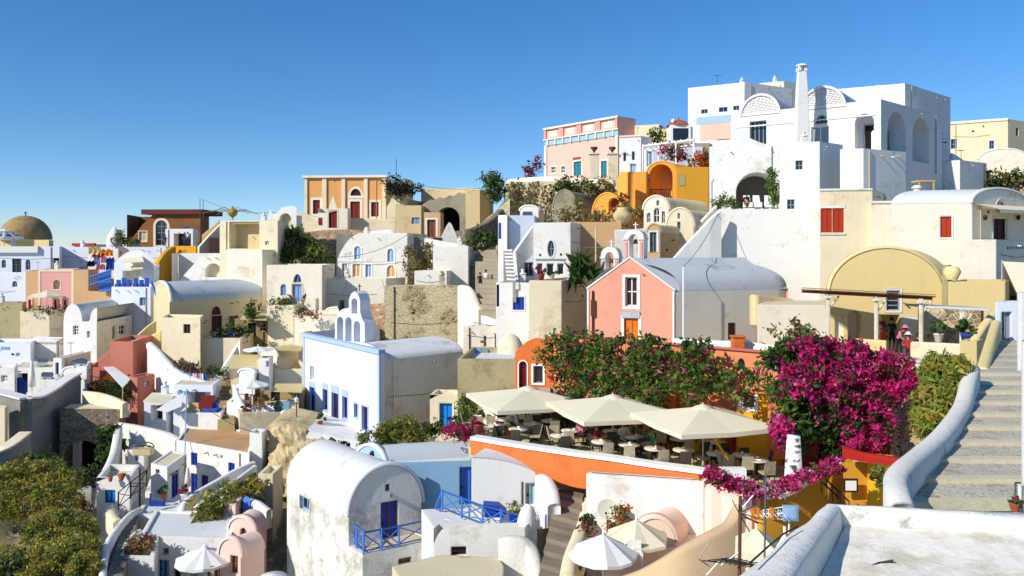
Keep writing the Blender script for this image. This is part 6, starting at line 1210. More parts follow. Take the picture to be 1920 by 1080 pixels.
t.add(q+[v-Vector((0,0,.04)) for v in q],[(0,1,2,3),(4,5,6,7)]); part('canvas',t,FABW,e); t=MB(); t.tube([P(230,765,61),P(230,727,61)],.04,5); part('post',t,WDP,e)
umbrella('cafe_parasol','orange parasol under the white shade sail on the brick-red terrace',201,704,65.5,.85,2.2,FABO,sides=8,drop=.35,pole_h=2.2,val=.08,cap=False)
bush('terrace_plants','dark green plants under the white shade sail','plants',[(205,730,63.5,.8,.5,.6),(225,738,62.5,.6,.5,.5),(178,728,64,.6,.4,.4)],900,.12,[LD,LG,LB],[4,2,1],90)
wall('curtain_wall','white wall plunging in a long slope from the brick-red corner down to the right','wall',[(281,641,67),(296,655,66),(318,680,64),(345,700,63),(378,712,62),(405,722,61)],W,bot=[740,750,760,765,770,775],th=.6)
PKV=mat('plaster_shell_pink','#ecc9ba',var=.06,streak=.1)
# ================= far left skyline
h=H('domed_church','cream drum of the church at the far left carrying a tan dome','church',92,140,0,100,450,475,YC,4,rang=30,back=8); h.par=.05; h.done()
t=MB(); a=P(48,449,143); r=4.2; t.lathe(a,[(r*math.cos(R(i*6)),r*1.02*math.sin(R(i*6))) for i in range(16)],n=32); dm=part('dome',t,mat('dome_tan','#a8895a',var=.15,stain='#83693f',stain_amt=.3,streak=.3),h.e); t=MB(); c=a+Vector((0,0,r*1.0)); t.tube([c,c+Vector((0,0,.8))],.09,5); t.tube([c+Vector((-.3,0,.55)),c+Vector((.3,0,.55))],.07,5); part('cross',t,MTD,dm)
p=P(8,427,105); e=umbrella('striped_parasol','navy and white striped parasol cut by the left edge, in front of the tan dome',8,428,105,2.2,2,FABW,sides=12,drop=1.1,pole_h=3,val=.25,cap=False)
t=MB()
for j in range(12):
    for rr in (.45,.7,.9):
        q0=2*math.pi*(j+.15)/12; q1=2*math.pi*(j+.85)/12
        vs=[]
        for q_,r_ in ((q0,rr),(q1,rr),(q1,rr+.11),(q0,rr+.11)): vs.append((p.x+math.cos(q_)*2.2*r_*.975,p.y+math.sin(q_)*2.2*r_*.975,p.z-1.1*r_+.0))
        t.add(vs,[(0,1,2,3)])
part('stripes',t,FABN,e)
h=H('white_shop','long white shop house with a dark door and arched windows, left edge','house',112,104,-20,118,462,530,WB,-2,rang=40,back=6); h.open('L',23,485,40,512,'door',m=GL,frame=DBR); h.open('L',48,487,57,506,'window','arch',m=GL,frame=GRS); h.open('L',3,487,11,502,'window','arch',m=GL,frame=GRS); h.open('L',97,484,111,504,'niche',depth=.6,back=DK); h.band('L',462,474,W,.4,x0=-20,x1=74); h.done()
h=H('white_wall_house','plain pale wall house right of the dark doorway recess','house',216,108,113,235,463,520,WB,3,rang=40,back=5); h.done()
h=H('white_house','pale lavender lower wall with a small round-topped window at the left edge','house',49,98,-20,56,512,580,WB,3,rang=40,back=4); h.open('L',23,527,32,538,'window','arch',m=GL,frame=BLS); h.done()
h=H('tan_block','tan-brown shaded block between the pale lavender wall and the pink house','house',74,97,48,90,508,585,TAN,4,rang=40,back=4); h.rm=RFC; h.done()
h=H('pink_house','pink square house front with cream border and arched niche','house',139,94,72,166,505,590,mat('plaster_candy_pink','#e2a49a',var=.05),4,rang=42,back=5); h.rm=RFC
h.open('L',100,525,113,542,'niche','arch',depth=.4,back=CR,trim=CR,tw=.15); A,d,n,w=h.edge('L')
t=MB(); t.obox(A,d,n,0,.3,-.02,.05,h.zb-1,h.zt); t.obox(A,d,n,w-.3,w,-.02,.05,h.zb-1,h.zt); t.obox(A,d,n,.3,w-.3,-.02,.05,h.zt-.3,h.zt); part('border',t,CR,h.e)
h.done()
h=H('tan_block','orange-tan side block right of the pink square house','house',166,93.5,139,185,506,590,TAN,4,rang=40,back=4); h.rm=RFC; h.done()
h=H('tan_block','low tan wall block under the blue railings','house',210,92,160,225,546,600,TAN,4,rang=40,back=4); h.rm=RFC; h.done()
h=H('cream_terrace','cream terrace block with curved left edge carrying a small parasol','terrace',93,86,38,132,583,660,CR,3,rang=60,back=5); h.rm=PAV; h.par=.5; h.done()
h=H('olive_wall','shaded olive wall at the left edge below the pale lavender wall','wall',42,88,-20,50,568,650,OLB,3,rang=30,back=3); h.rm=RFC; h.done()
umbrella('cafe_parasol','cream parasol on the cream terrace below the pink square house',88,545,87,1.8,2.2,FAB,sides=6,drop=.5,pole_h=2.2,val=.15,cap=False)
for i,x in enumerate((52,100,118)):
    h=H('arched_booth','small rounded pinkish booth on the cream terrace, %s of three'%['leftmost','middle one','rightmost'][i],'booth',x+9,88,x-2,x+12,560,585,PKL,4,rang=40,back=1,ctrlpt=False,ext=0,group='arched booths on the cream terrace'); w=h.tl; h.top[0]=[(w/2+w/2*math.cos(math.pi*j/8),h.zt+w*.5*math.sin(math.pi*j/8)) for j in range(9)]; h.rtype='x'; h.open('L',x+1,562,x+6,580,'door','rect',m=DRD,frame=None); h.done()
bush('flowering_plant','dark red potted shrubs along the cream terrace edge','plants',[(60,578,85.5,1,.4,.3),(85,580,85.5,1,.4,.4),(115,578,85.5,.9,.4,.3)],260,.13,[LD,FLR,MTD],[3,2,2],101,stems=0)
# textiles
for i,(x0,y0,x1,y1,m_,l) in enumerate(((166,463,190,476,FABY,'yellow-orange hanging cloth at the top of the bazaar wall'),(188,468,212,480,FABO,'bright orange cloth slung over the bazaar rail'),(172,476,196,483,FABR,'red cloth strip across the bazaar wall'),(176,482,188,496,BLS,'pale blue hanging garment in the bazaar'),(190,480,200,492,FABP,'pink hanging garment in the bazaar'),(200,484,215,506,FABB,'deep blue hanging rug at the right of the bazaar'),(164,490,178,500,FABN,'dark blue folded rug at the left of the bazaar'),(180,496,198,506,FABP,'pile of pink and beige cushions in the bazaar'))):
    e=thing('hanging_cloth',l,'cloth',P(x0,y1,97-i*.1),'textiles of the bazaar'); t=MB(); n=8; vs=[]
    for j in range(n+1):
        a=P(x0+(x1-x0)*j/n,y0+2*math.sin(j*1.9+i),97-i*.1); b=P(x0+(x1-x0)*j/n,y1+1.5*math.sin(j*2.3+i),97-i*.1); off=Vector((0,math.sin(j*2.1)*.15,0)); vs+=[a+off,b-off+Vector((0,-.2,0))]
    t.add(vs+[Vector(v)+Vector((0,.04,0)) for v in vs],[(2*j,2*j+2,2*j+3,2*j+1) for j in range(n)]+[(2*(n+1)+2*j,2*(n+1)+2*j+2,2*(n+1)+2*j+3,2*(n+1)+2*j+1) for j in range(n)]); part('cloth',t,m_,e)
h=H('bazaar_house','white-cream house wall behind the colourful hanging textiles','house',222,98.5,165,240,466,545,W,3,rang=40,back=4); h.done()
e=thing('blue_stair_railing','blue wooden stair and railings below the colourful textiles','railing',P(190,545,92)); t=MB()
for (x0,y0,x1,y1) in ((168,520,212,505),(168,535,208,522),(185,545,207,545),(185,530,207,528)): t.tube([P(x0,y0,91),P(x1,y1,91)],.1,5)
part('rails',t,BLR,e)
for i in range(10): t=MB(); t.tube([P(168+i*4.4,537-i*.6,91),P(168+i*4.4,520-i*1.6,91)],.06,4); part('post',t,BLR,e)
t=MB(); q=[P(184,512,91.4),P(208,508,91.4),P(208,546,91.4),P(184,546,91.4)]; t.add(q+[v+Vector((0,.1,0)) for v in q],[(0,1,2,3),(4,5,6,7)]); part('screen',t,BLR,e)
# red umbrella strip
h=H('red_roof_shop','low shop with a flat red-orange roof on the skyline right of the tan dome','house',180,125,138,200,458,475,W,3,rang=40,back=4); h.rm=RED; h.par=.0; h.band('L',456,461,RED,.5); h.done()
# brown ruin
h=H('brown_ruin_mansion','ruined brown-red mansion with a flat dark red roof, broken left slope and pale arched doorway','ruin',376,122,238,392,402,462,BR,2,rang=40,back=8); w=h.tl
h.top[0]=[(w*(1-i/14),h.zt+[-4.6,-3.6,-2.6,-1.5,-.8][i] if i<5 else h.zt) for i in range(15)]; h.rtype='x'
h.open('L',292,413,313,460,'window','arch',m=GL,frame=GRS,trim=CR,tw=.4,bars=(1,3)); h.open('L',261,434,275,452,m=WDP,frame=CR,trim=CR,tw=.15,bars=(1,1)); h.done()
t=MB(); A,d,n,_=h.edge('L'); t.obox(A,d,n,-.4,w*.78,-7.5,.6,h.zt,h.zt+.75); part('roof',t,mat('roof_dark_red','#6e3428',var=.2),h.e)
h=H('white_pavilion','small white flat pavilion with a wide dark opening in front of the ruined brown mansion','house',362,117,310,372,429,465,W,3,rang=40,back=3); h.open('L',326,438,358,462,'niche',depth=1.5,back=DBR); h.done()
h=H('white_wall_house','long pale lavender parapet wall below the ruined brown mansion','wall',312,112,222,325,463,500,WB,2,rang=40,back=3); h.done()
e=thing('small_white_dome','little white pointed dome beside the left slope of the brown mansion','dome',P(215,462,118)); t=MB(); a=P(215,455,118); t.lathe(a,[(1.1,-.8),(1.1,.2),(.95,1.0),(.6,1.7),(.2,2.2),(0,2.3)],n=16); part('shell',t,W,e)
bush('shrub','low dark green shrubs at the left foot of the brown mansion','shrub',[(222,450,117,1.2,.8,.8),(240,455,117,1.5,.8,.5)],500,.2,[LD,LO,LB],[3,3,1],102)
# ochre
wall('ochre_wall','curved ochre-yellow wall sweeping up toward the yellow stair block','wall',[(288,520,95),(292,495,96),(305,475,97),(322,462,99)],OCH,bot=[545,545,540,520],th=.8)
h=H('yellow_stair_block','yellow house block with a tiny arched niche on top and shaded ochre side','house',368,100,322,378,461,500,YL,4,rang=40,back=3); h.rm=RFC; h.open('L',334,468,342,476,'niche','fan',depth=.3,back=OCH); h.done()
h=H('ochre_block','shaded ochre block below the tiny arched niche, beside the white curved house','house',366,98,320,375,480,540,TAN,4,rang=40,back=3); h.rm=RFC; h.done()
wall('stair_parapet','cream parapet of a long stair rising right to the beige tower','wall',[(372,462,98),(392,440,99),(414,418,100)],CR,bot=[500]*3,th=.5,smooth=False)
wall('stair_parapet','tan inner parapet of the long stair, just above the first','wall',[(380,440,102),(398,425,102),(412,413,102)],TAN,bot=[480]*3,th=.5,smooth=False)
h=H('dark_alcove','dark shaded alcove under the long stair','wall',412,97,392,420,446,480,DBR,3,rang=40,back=2); h.done()
h=H('white_arch_house','white curved house with a shallow arched alcove, left of the beige tower','house',432,90,322,440,475,560,W,6,rang=40,back=5); w=h.tl; h.top[0]=[(w*(1-i/16),h.zt-4.2*(max(0,1-(i/16)/.62))**1.3) for i in range(17)]; h.rtype='x'; h.open('L',385,494,415,520,'niche','arch',depth=.8,back=CR); h.open('L',413,506,421,533,'door',m=DK,frame=None) if 0 else None; h.done()
# awning house w/ blue terrace
h=H('white_house','white rounded house with awnings over a terrace of blue furniture','house',288,88,214,300,498,560,WB,4,rang=40,back=5); w=h.tl; h.top[0]=[(w*(1-i/12),h.zt+1.7*math.sin(math.pi*(i/12)*.8+.2)) for i in range(13)]; h.rtype='x'; h.open('L',230,508,262,535,'niche',depth=.8,back=CR); h.done()
for i,(x0,y0,x1,y1) in enumerate(((228,492,270,478),(232,505,268,494))):
    e=thing('awning','%s pale canvas awning above the terrace of blue furniture'%['upper','lower'][i],'awning',P(x0,y0,87)); t=MB(); q=[P(x0,y0,86),P(x1,y0-2,86),P(x1-4,y1,88.5),P(x0+6,y1+3,88.5)]; t.add(q+[v-Vector((0,0,.08)) for v in q],[(0,1,2,3),(4,5,6,7),(0,1,5,4)]); part('canvas',t,FAB,e)
h=H('pale_blue_house','pale blue-white terrace house with one grey window, under the blue furniture','house',283,84,209,296,538,620,WB,6,rang=40,back=4); h.rm=PAV; h.par=.5; h.open('L',262,558,275,573,m=BLS,frame=GRS); h.done()
rg=random.Random(9)
first=None
bl=['leftmost','second','third','fourth','fifth','rightmost']
for i,x in enumerate((221,231,241,254,264,274)):
    e=thing('blue_chair','%s deep blue chair on the pale blue terrace'%bl[i],'chair',P(x,536,84.6),'blue chairs on the pale terrace'); a=P(x,538,84.6-.0); t=MB(); t.box((a.x-.22,a.y-.2,a.z),(a.x+.22,a.y+.2,a.z+.35)); part('seat',t,FABB,e); t=MB(); t.box((a.x-.24,a.y+.15,a.z+.35),(a.x+.24,a.y+.2,a.z+.75+.2*(i%2))); part('backrest',t,FABB,e)
e=thing('blue_flag_cloth','blue and white cloth banner hanging beside the yellowish barrel house','banner',P(290,560,80)); t=MB(); q=[P(282,527,80),P(287,527,80),P(298,555,79.5),P(293,560,79.5)]; t.add(q+[v+Vector((0,.05,0)) for v in q],[(0,1,2,3),(4,5,6,7)]); part('cloth',t,FABB,e); t=MB(); t.add([P(287,527,79.9),P(291,530,79.9),P(300,548,79.4),P(298,555,79.4)],[(0,1,2,3)]); part('white_stripe',t,FABW,e)
# left middle cluster
h=H('white_house','bright white rounded block below the cream terrace at the left','house',106,78,50,118,640,690,W,5,rang=40,back=4); w=h.tl; h.top[0]=[(w*(1-i/10),h.zt+.5*math.sin(math.pi*i/10)) for i in range(11)]; h.rtype='x'; h.done(); t=MB(); t.prism([(p.x,p.y) for p in h.pts],h.zt-.3,h.zt-.1); part('roof',t,RFW,h.e)
h=H('white_house','low white house with grey-blue band at the left edge','house',58,76,-20,70,643,700,WB,5,rang=40,back=4); h.panel('L',2,650,18,655,BLS,.05); h.open('L',30,662,38,668,m=DK,frame=None); h.done()
h=H('pinkish_house','pinkish white house with a narrow dark-blue door left of the slanting red parapet','house',116,70,100,170,672,740,PKL,12,rang=55,back=5); h.m=W; h.open('L',104,680,110,705,'door',m=BLD,frame=None); h.done()
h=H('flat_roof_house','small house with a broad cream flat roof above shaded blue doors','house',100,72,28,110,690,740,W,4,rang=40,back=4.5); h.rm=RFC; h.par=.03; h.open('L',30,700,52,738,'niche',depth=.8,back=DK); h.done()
e=thing('closed_parasol','tall closed white parasol in front of the cream flat roof','parasol',P(60,740,66)); a=P(60,740,66); t=MB(); t.lathe(a,[(.03,0),(.05,.6),(.3,.7),(.22,1.6),(.1,2.7),(0,2.9)],n=10); part('folded_canopy',t,FABW,e)
h=H('white_house','white house corner with a beige window at the left edge','house',28,66,-20,34,690,750,W,5,rang=40,back=3); h.open('L',2,704,14,716,m=WDP,frame=PWH); h.done()
e=thing('blue_door_shed','small deep blue shed door front beside the closed parasol','door',P(38,745,66)); h=None; a=P(37,745,66.5); t=MB(); t.box((a.x-.5,a.y,a.z),(a.x+.5,a.y+.1,a.z+1.3)); t.lathe((a.x,a.y+.05,a.z+1.3),[(.5,0),(.3,.3),(0,.4)],n=10,sy=.1); part('panel',t,BLD,e)
h=H('white_house','white rounded wall block with blue shutter between the closed parasol and the slanting wall','house',105,64.5,72,120,712,760,W,5,rang=40,back=3); h.open('L',55,720,62,735,m=BLD) if 0 else None; h.done()
# dark curved retaining wall
wall('retaining_wall','grey rendered retaining wall with pale coping at the left edge, sunlit part','wall',[(-25,731,57),(0,736,56.5),(25,742,56),(48,748,55.5)],GRW,bot=[860]*4,th=.8,cop=W,coph=.12)
wall('retaining_wall','big dark grey curved retaining wall with pale coping swooping up to the right','wall',[(48,748,55.5),(70,745,57),(95,732,59),(118,716,61),(142,702,63)],GRW,bot=[900]*5,th=.8,cop=W,coph=.12)
wall('retaining_wall','lower pale coping wall curving across the left edge above the bushes','wall',[(-20,855,50),(5,843,50.5),(25,830,51.5),(48,812,53)],GRW,bot=[890]*4,th=.7,cop=CR,coph=.1)
h=H('cream_nook','small sunlit cream nook wall at the left edge behind the grey coping','wall',10,54,-20,14,765,815,CR,4,rang=40,back=1); h.done()
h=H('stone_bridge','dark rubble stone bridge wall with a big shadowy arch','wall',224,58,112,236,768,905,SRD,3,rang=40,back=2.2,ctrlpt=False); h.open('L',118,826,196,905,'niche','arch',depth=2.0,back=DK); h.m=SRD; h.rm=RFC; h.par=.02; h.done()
t=MB(); a=P(146,828,57); t.box((a.x-.22,a.y-.25,a.z-3),(a.x+.22,a.y+.15,a.z)); tag(t.build('stone_post',GRW,None,a-Vector((0,0,3))),'slender tan stone post in front of the shadowy arch','post')
wall('garden_wall','cracked cream garden wall above the dark rubble bridge','wall',[(160,733,61),(190,737,60),(215,745,59),(236,755,58)],CR,bot=[775]*4,th=.5)
bush('tree','feathery green tree leaning over the shadowy arch','tree',[(205,815,55,.8,.5,.6),(212,835,55,.7,.5,.7),(195,850,55,.6,.5,.5),(205,860,54.5,.4,.4,.4)],2200,.1,[LL,LG,LD],[3,3,2],103,stems=8,aspect=2,clump=2)
wall('garden_wall','white curved garden wall with stone-flecked top below the brick-red block','wall',[(222,792,57),(250,796,56.5),(285,803,56),(318,812,55.5),(335,822,55)],WW,bot=[860]*5,th=.6)
wall('garden_wall','white wall folding from the stone-flecked wall down to the small dark-windowed house','wall',[(222,800,55),(212,850,53),(195,885,50),(180,905,48)],WW,bot=[860,890,920,940],th=.5)
wall('garden_wall','long white garden wall tapering down left to a point above the bushes','wall',[(252,872,56),(220,893,54),(185,905,52),(150,918,50),(122,940,47.5),(118,945,46)],WW,bot=[915,925,940,950,955,965],th=.5)
wall('garden_wall','low cream terrace edge wall curving below the bright blue shutter cottage','wall',[(118,944,45),(140,962,44),(158,970,43.5),(172,968,43.5)],CR,bot=[965,985,990,990],th=.4)
h=H('white_house','tall narrow white house with small grey window above the bright blue shutter cottage','house',271,54,240,290,845,940,W,5,rang=42,back=4); h.rm=RFC; h.open('L',251,852,260,864,m=GL,frame=BLS); h.open('L',253,897,259,912,m=GL,frame=GRS); h.done()
h=H('white_cottage','white cottage with a bright blue shuttered window at the end of the long tapering wall','house',244,44.5,181,262,897,960,W,5,rang=42,back=3); w=h.tl; h.rm=RFC; h.open('L',196,919,216.5,943,'shutter',m=BLC,frame=BLD,depth=.12); h.top[0]=[(w,h.zt-.25),(w*.6,h.zt+.05),(0,h.zt+.35)]; h.done()
for i,x in enumerate((207,228)): 
    e=thing('terracotta_pot','%s terracotta pot on the cottage roof above the bright blue shutter'%['small left','large right'][i],'pot',P(x,915,44)); a=P(x,903-i*2,44.2); t=MB(); t.lathe(a,[(.08,0),(.14+i*.1,.25+i*.1),(0,.25+i*.1)],n=10); part('pot',t,MATS['terracotta'],e) if 'terracotta' in MATS else part('pot',t,mat('terracotta','#a8523a'),e)
e=thing('hoop_tank','oval metal frame hoop over the small dark-windowed house roof','frame',P(268,845,53)); a=P(269,838,53); t=MB()
pts=[a+Vector((math.cos(q)*.68,math.sin(q)*.4,.22*math.sin(q)**2)) for q in [i*math.pi/10 for i in range(21)]]; t.tube(pts,.04,5); part('hoop',t,MTR,e); t=MB(); t.box((a.x-.6,a.y-.3,a.z-.5),(a.x+.6,a.y+.3,a.z-.1)); part('tank',t,BE,e)
bush('potted_plants','reddish potted plants on the cottage terrace left of the blue shutter','plants',[(150,945,45.5,.4,.3,.25),(163,948,45.2,.3,.3,.3)],350,.08,[LB,FLO,LD],[3,2,2],104,stems=0)
# small cube house + brown roof house
h=H('blue_door_house','long white house with deep blue windows and brown flat roof, stepping down to the right','house',468,50,331,480,850,925,W,30,rang=60,back=6); h.rm=RFB; h.par=.1
for (x0,y0,x1,y1,k_) in ((358,849,370,873,'window'),(428,868,440,887,'window'),(358,888,370,926,'door'),(377,891,390,916,'window')): h.open('L',x0,y0,x1,y1,k_,m=BLD,frame=BLD,depth=.15,bars=(1,0))
h.done()
h=H('white_cube_house','small white cube house with cream roof and tall deep blue door','house',314,47.5,283,350,876,945,W,32,rang=50,back=3.2); h.rm=RFC; h.par=.05; h.open('R',322,884,335,932,'door',m=BLD,frame=BLD,depth=.12); h.open('L',292,880,299,889,m=GL,frame=GRS,bars=(0,0)); h.done()
h=H('white_house','white house block with two small windows above the brown flat roof','house',530,60,420,545,778,830,W,8,rang=45,back=6); w=h.tl; h.top[0]=[(w,h.zt-.3),(w*.8,h.zt+.3),(w*.6,h.zt),(w*.35,h.zt-.2),(w*.2,h.zt-.5),(0,h.zt-.6)]; h.rtype='x'; h.open('L',494,801,501,817,m=GL,frame=GRS); h.done(); t=MB(); t.prism([(p.x,p.y) for p in h.pts],h.zt-1.0,h.zt-.8); part('roof',t,RFW,h.e)
e=thing('wall_lantern','black iron lantern on the white wall left of the tan cliff','lantern',P(484,850,51)); a=P(484,835,51); t=MB()
for sx in(-1,1):
    for sy in (-1,1): t.tube([a+Vector((sx*.2,sy*.2,-.35)),a+Vector((sx*.24,sy*.24,.25))],.025,4)
t.lathe(a+Vector((0,0,.25)),[(.34,0),(.1,.25),(.03,.4),(0,.45)],n=4); t.lathe(a-Vector((0,0,.4)),[(.0,0),(.25,0),(.25,.05),(0,.05)],n=4); part('cage',t,MTD,e); t=MB(); t.ell(a,.1,.1,.15,8); part('bulb',t,PWH,e)
h=H('white_wall_end','white wall end post carrying the black iron lantern','wall',492,50.6,468,500,812,870,W,8,rang=45,back=1.2); h.done()
e=thing('closed_parasol','closed pale parasol standing before the deep blue lower windows','parasol',P(352,922,46)); a=P(352,924,46.5); t=MB(); t.lathe(a,[(.03,0),(.04,.3),(.2,.4),(.16,.9),(.08,1.4),(0,1.5)],n=10); part('folded_canopy',t,mat('canvas_pale_pink','#e5cfc8'),e)
railing('garden_railing','thin dark railing beside the steps below the bright blue shutter cottage',[P(222,955,43),P(245,935,43.5),P(275,912,44.5)],.9,MTD,1.2,.03) if 'railing' in globals() else None
t=MB(); a=P(295,950,45); t.box((a.x-.35,a.y-.05,a.z-.3),(a.x+.35,a.y+.05,a.z+.3)); 
for sx in (-1,1): t.tube([a+Vector((sx*.4,0,-.4)),a+Vector((sx*.4,0,.75))],.04,5)
tag(t.build('blue_gate',BLD,None,a-Vector((0,0,.4))),'deep blue garden gate beside the small cube house','gate')
wall('lane_wall','long white parapet curving up right along the steps below the blue-windowed house','wall',[(340,955,42),(348,938,43),(370,920,44.5),(405,900,46),(440,880,47.5),(475,865,49)],W,bot=[975,965,945,925,905,890],th=.35)
wall('lane_wall','rough second kerb wall following the long white parapet above the grass bank','wall',[(368,948,41.5),(400,925,43),(440,900,45),(478,872,47.5)],WW,bot=[965,945,920,895],th=.3)
SL=mat('grass_bank','#5f6430',var=.3,scale=2,fine=6,bump=1)
t=MB(); q=[P(352,990,40),P(375,950,41.8),P(480,885,47),P(500,950,44),P(440,985,41)]; c=sum(q,Vector())/5; t.add(q+[v-Vector((0,0,3)) for v in q],[(0,1,2,3,4)]+[(i,(i+1)%5,(i+1)%5+5,i+5) for i in range(5)]); tag(t.build('grass_slope',SL,None,q[0]),kind='structure')
bush('grass_clump','yellow-green grass tufts on the bank under the rough kerb wall','grass',[(400,945,42,1.2,.5,.3),(430,925,43.5,1.2,.5,.3),(455,910,45,1.2,.5,.3),(385,960,41,.8,.5,.3)],2600,.08,[LYG,LO,LG],[3,3,2],105,stems=0,aspect=2)
bush('bush','round olive bush hanging over the wall right of the black lantern','bush',[(505,862,53,.85,.6,.7),(515,850,54,.65,.6,.5),(500,880,52,.6,.5,.4)],2200,.1,[LG,LD,LO],[4,3,3],106)
bush('cypress_strip','tall dark green strip of shrubbery between the pink houses and the barrel-roofed house','bush',[(527,935,51,.5,.5,.9),(521,965,51,.6,.5,.9),(510,1000,51,.7,.5,.9),(503,1035,51,.7,.5,.9),(532,955,51,.35,.4,1.0)],4200,.09,[LG,LD,LO],[4,5,3],107)
h=H('cliff_house','small cream cave-house end with a tiny window under the round olive bush','house',512,46,484,530,890,940,CR,10,rang=45,back=2); h.open('L',498,899,507,910,m=GL,frame=None); h.done()
# pinks
h=H('pink_house','pale pink small house with two little openings, beside a bright blue rounded wall','house',442,41.5,405,462,948,1015,PKV,25,rang=50,back=2.5); h.rm=RFC; h.open('L',414,952,421,963,m=DK,frame=None) ; h.done()
h=H('blue_rounded_wall','bright blue rounded stair wall between the pink house and the white slope','wall',470,42.5,455,476,940,975,mat('plaster_bright_blue','#5f8fe0'),10,rang=50,back=1.5); w=h.tl; h.top[0]=[(w/2+w/2*math.cos(math.pi*i/8),h.zt+.25*math.sin(math.pi*i/8)) for i in range(9)]; h.rtype='x'; h.done()
wall('garden_wall','white sloping wall right of the bright blue rounded stair wall','wall',[(465,935,43),(485,940,42.5),(505,955,42)],W,bot=[980]*3,th=.4)
h=H('pink_vault','pale pink vaulted house with a round-topped window at the bottom, below the pale pink house','house',478,38.5,430,500,1000,1060,PKV,20,rang=55,back=1.3); h.barrel('L',975,PKV) ; h.open('L',450,990,462,1005,shp='arch',m=GL,frame=WDB); h.done()
h=H('pink_vault','second pale pink vaulted house at the bottom, with a brown lattice window','house',452,35.5,412,496,1045,1120,PKV,20,rang=50,back=1.3); h.barrel('L',1015,PKV); h.open('L',432,1042,446,1075,m=WDB,frame=WDB); h.done()
h=H('white_house','white house with stepped roof terrace directly left of the pale pink house','house',420,41,330,430,980,1060,W,8,rang=48,back=3.5); h.done()
h=H('white_house','white flat-roofed house with blue-framed door at the bottom, right of the descending lane','house',432,38,262,445,1010,1120,W,5,rang=45,back=4); h.rm=RFW; h.par=.1; h.open('L',305,1028,316,1040,m=GL,frame=GRS); h.open('L',297,1050,317,1085,'door',m=BLS,frame=BLD); h.open('L',326,1057,338,1085,'door',m=DBR,frame=None); h.open('L',358,1058,370,1080,m=GL,frame=BLS); h.open('L',400,1050,414,1085,'door',m=WDB,frame=WDB); h.done()
h=H('white_house','low white terrace block above the descending lane, with a gate post','house',330,43,255,345,968,1030,W,8,rang=45,back=3); h.par=.1; h.done()
h=H('round_planter_house','white rounded bastion with a bed of dry red plants on top, beside the descending lane','house',290,36,228,298,1045,1120,W,4,rang=45,back=2.5); w=h.tl; h.rm=BE; h.par=.15; h.done()
bush('flower_bed','dry red-brown plants filling the rounded white bastion','plants',[(250,1028,37,.5,.6,.25),(272,1025,37,.5,.6,.25),(262,1015,38,.5,.4,.25)],1300,.075,[LB,FLR,LO,MTR],[3,2,2,2],108,stems=6)
wall('lane_wall','white rim wall around the dry red plants of the bastion','wall',[(228,1050,35.8),(233,1025,37),(248,1003,38.5),(262,992,39.5)],W,bot=[1080,1060,1040,1020],th=.22)
umbrella('garden_parasol','wide white parasol in front of the pale pink vaults',384,1026,36,1.3,2,FABW,sides=10,drop=.5,pole_h=1.9,val=.12)
e=thing('garden_table','brown wooden table under the wide white parasol','table',P(392,1078,35.5)); a=P(392,1078,35.5); t=MB(); t.lathe(a,[(0,.5),(.55,.5),(.55,.55),(0,.55)],n=14); part('tabletop',t,WDO,e); t=MB(); t.tube([a-Vector((0,0,.3)),a+Vector((0,0,.5))],.06,6); part('pedestal',t,WDB,e)
# descending lane
stairs('lane_steps','grey-brown descending lane steps between white kerbs at the bottom left',P(198,1085,33),P(226,1085,32.6),P(240,958,44),P(262,955,44),12,SB,base=2)
wall('lane_wall','white left kerb wall of the descending lane','wall',[(193,1090,32.5),(194,1050,34.5),(202,1015,37),(222,985,40),(243,962,42.5),(262,952,44)],W,bot=[1110,1075,1045,1010,985,970],th=.3)
wall('stone_ledge','broken pale stone ledge left of the descending lane','wall',[(205,950,44),(212,965,43),(222,975,42)],CR,bot=[975,990,1000],th=.5)
# cliff rock
def rock(name,label,pix,Y0,m,dep=3,seed=1,amp=.5,jit=1):
    mb=MB(); n=26; tops,bots=pix; vs=[]
    import bisect
    def interp(pts,x):
        for (x0,y0),(x1,y1) in zip(pts[:-1],pts[1:]):
            if x<=x1: return y0+(y1-y0)*(x-x0)/(x1-x0)
        return pts[-1][1]
    xa,xb=tops[0][0],tops[-1][0]
    for i in range(n+1):
        x=xa+(xb-xa)*i/n; yt=interp(tops,x); yb=interp(bots,x)
        for j in range(n+1):
            f=j/n; y=yt+(yb-yt)*f; Yq=Y0+dep*(1-f); p=P(x,y,Yq); q=p*.9+Vector((seed*9,0,0)); d=noise.noise(q*.7)*amp*1.4+noise.noise(q*2.1)*amp*.6+abs(noise.noise(q*5))*amp*.3; vs.append(p+Vector((noise.noise(q*3)*.15*jit,-d,noise.noise(q*2+Vector((3,3,3)))*.2*jit)))
    mb.add(vs,[(i*(n+1)+j,i*(n+1)+j+1,(i+1)*(n+1)+j+1,(i+1)*(n+1)+j) for i in range(n) for j in range(n)],0,False)
    # top shelf going back
    k=[vs[i*(n+1)] for i in range(n+1)]; mb.add(k+[p+Vector((0,4,.2)) for p in k],[(i,i+1,n+2+i,n+1+i) for i in range(n)])
    ob=mb.build(name,m,None,vs[n]); return tag(ob,label,'rock')
ROCK2=mat('cliff_tan','#cdb88a',var=.22,scale=.5,fine=5,bump=1,stain='#8f7a52',stain_amt=.35,stain_scale=.8,streak=.3,spot='#dccba0',spot_scale=1.5,spot_th=.6)
rock('rocky_outcrop','rough tan cliff face between the lantern wall and the barrel-roofed house',([(500,800),(520,792),(560,800),(600,815),(640,830),(690,838)],[(500,925),(540,930),(690,925)]),49,ROCK2,3,1)
rock('rocky_outcrop','whitewashed rocky bank below the blue-edged chapel doors',([(530,796),(560,800),(600,812),(650,824),(700,834),(760,838)],[(530,850),(600,850),(680,850),(760,860)]),51,W,1.2,5,.03,.0)
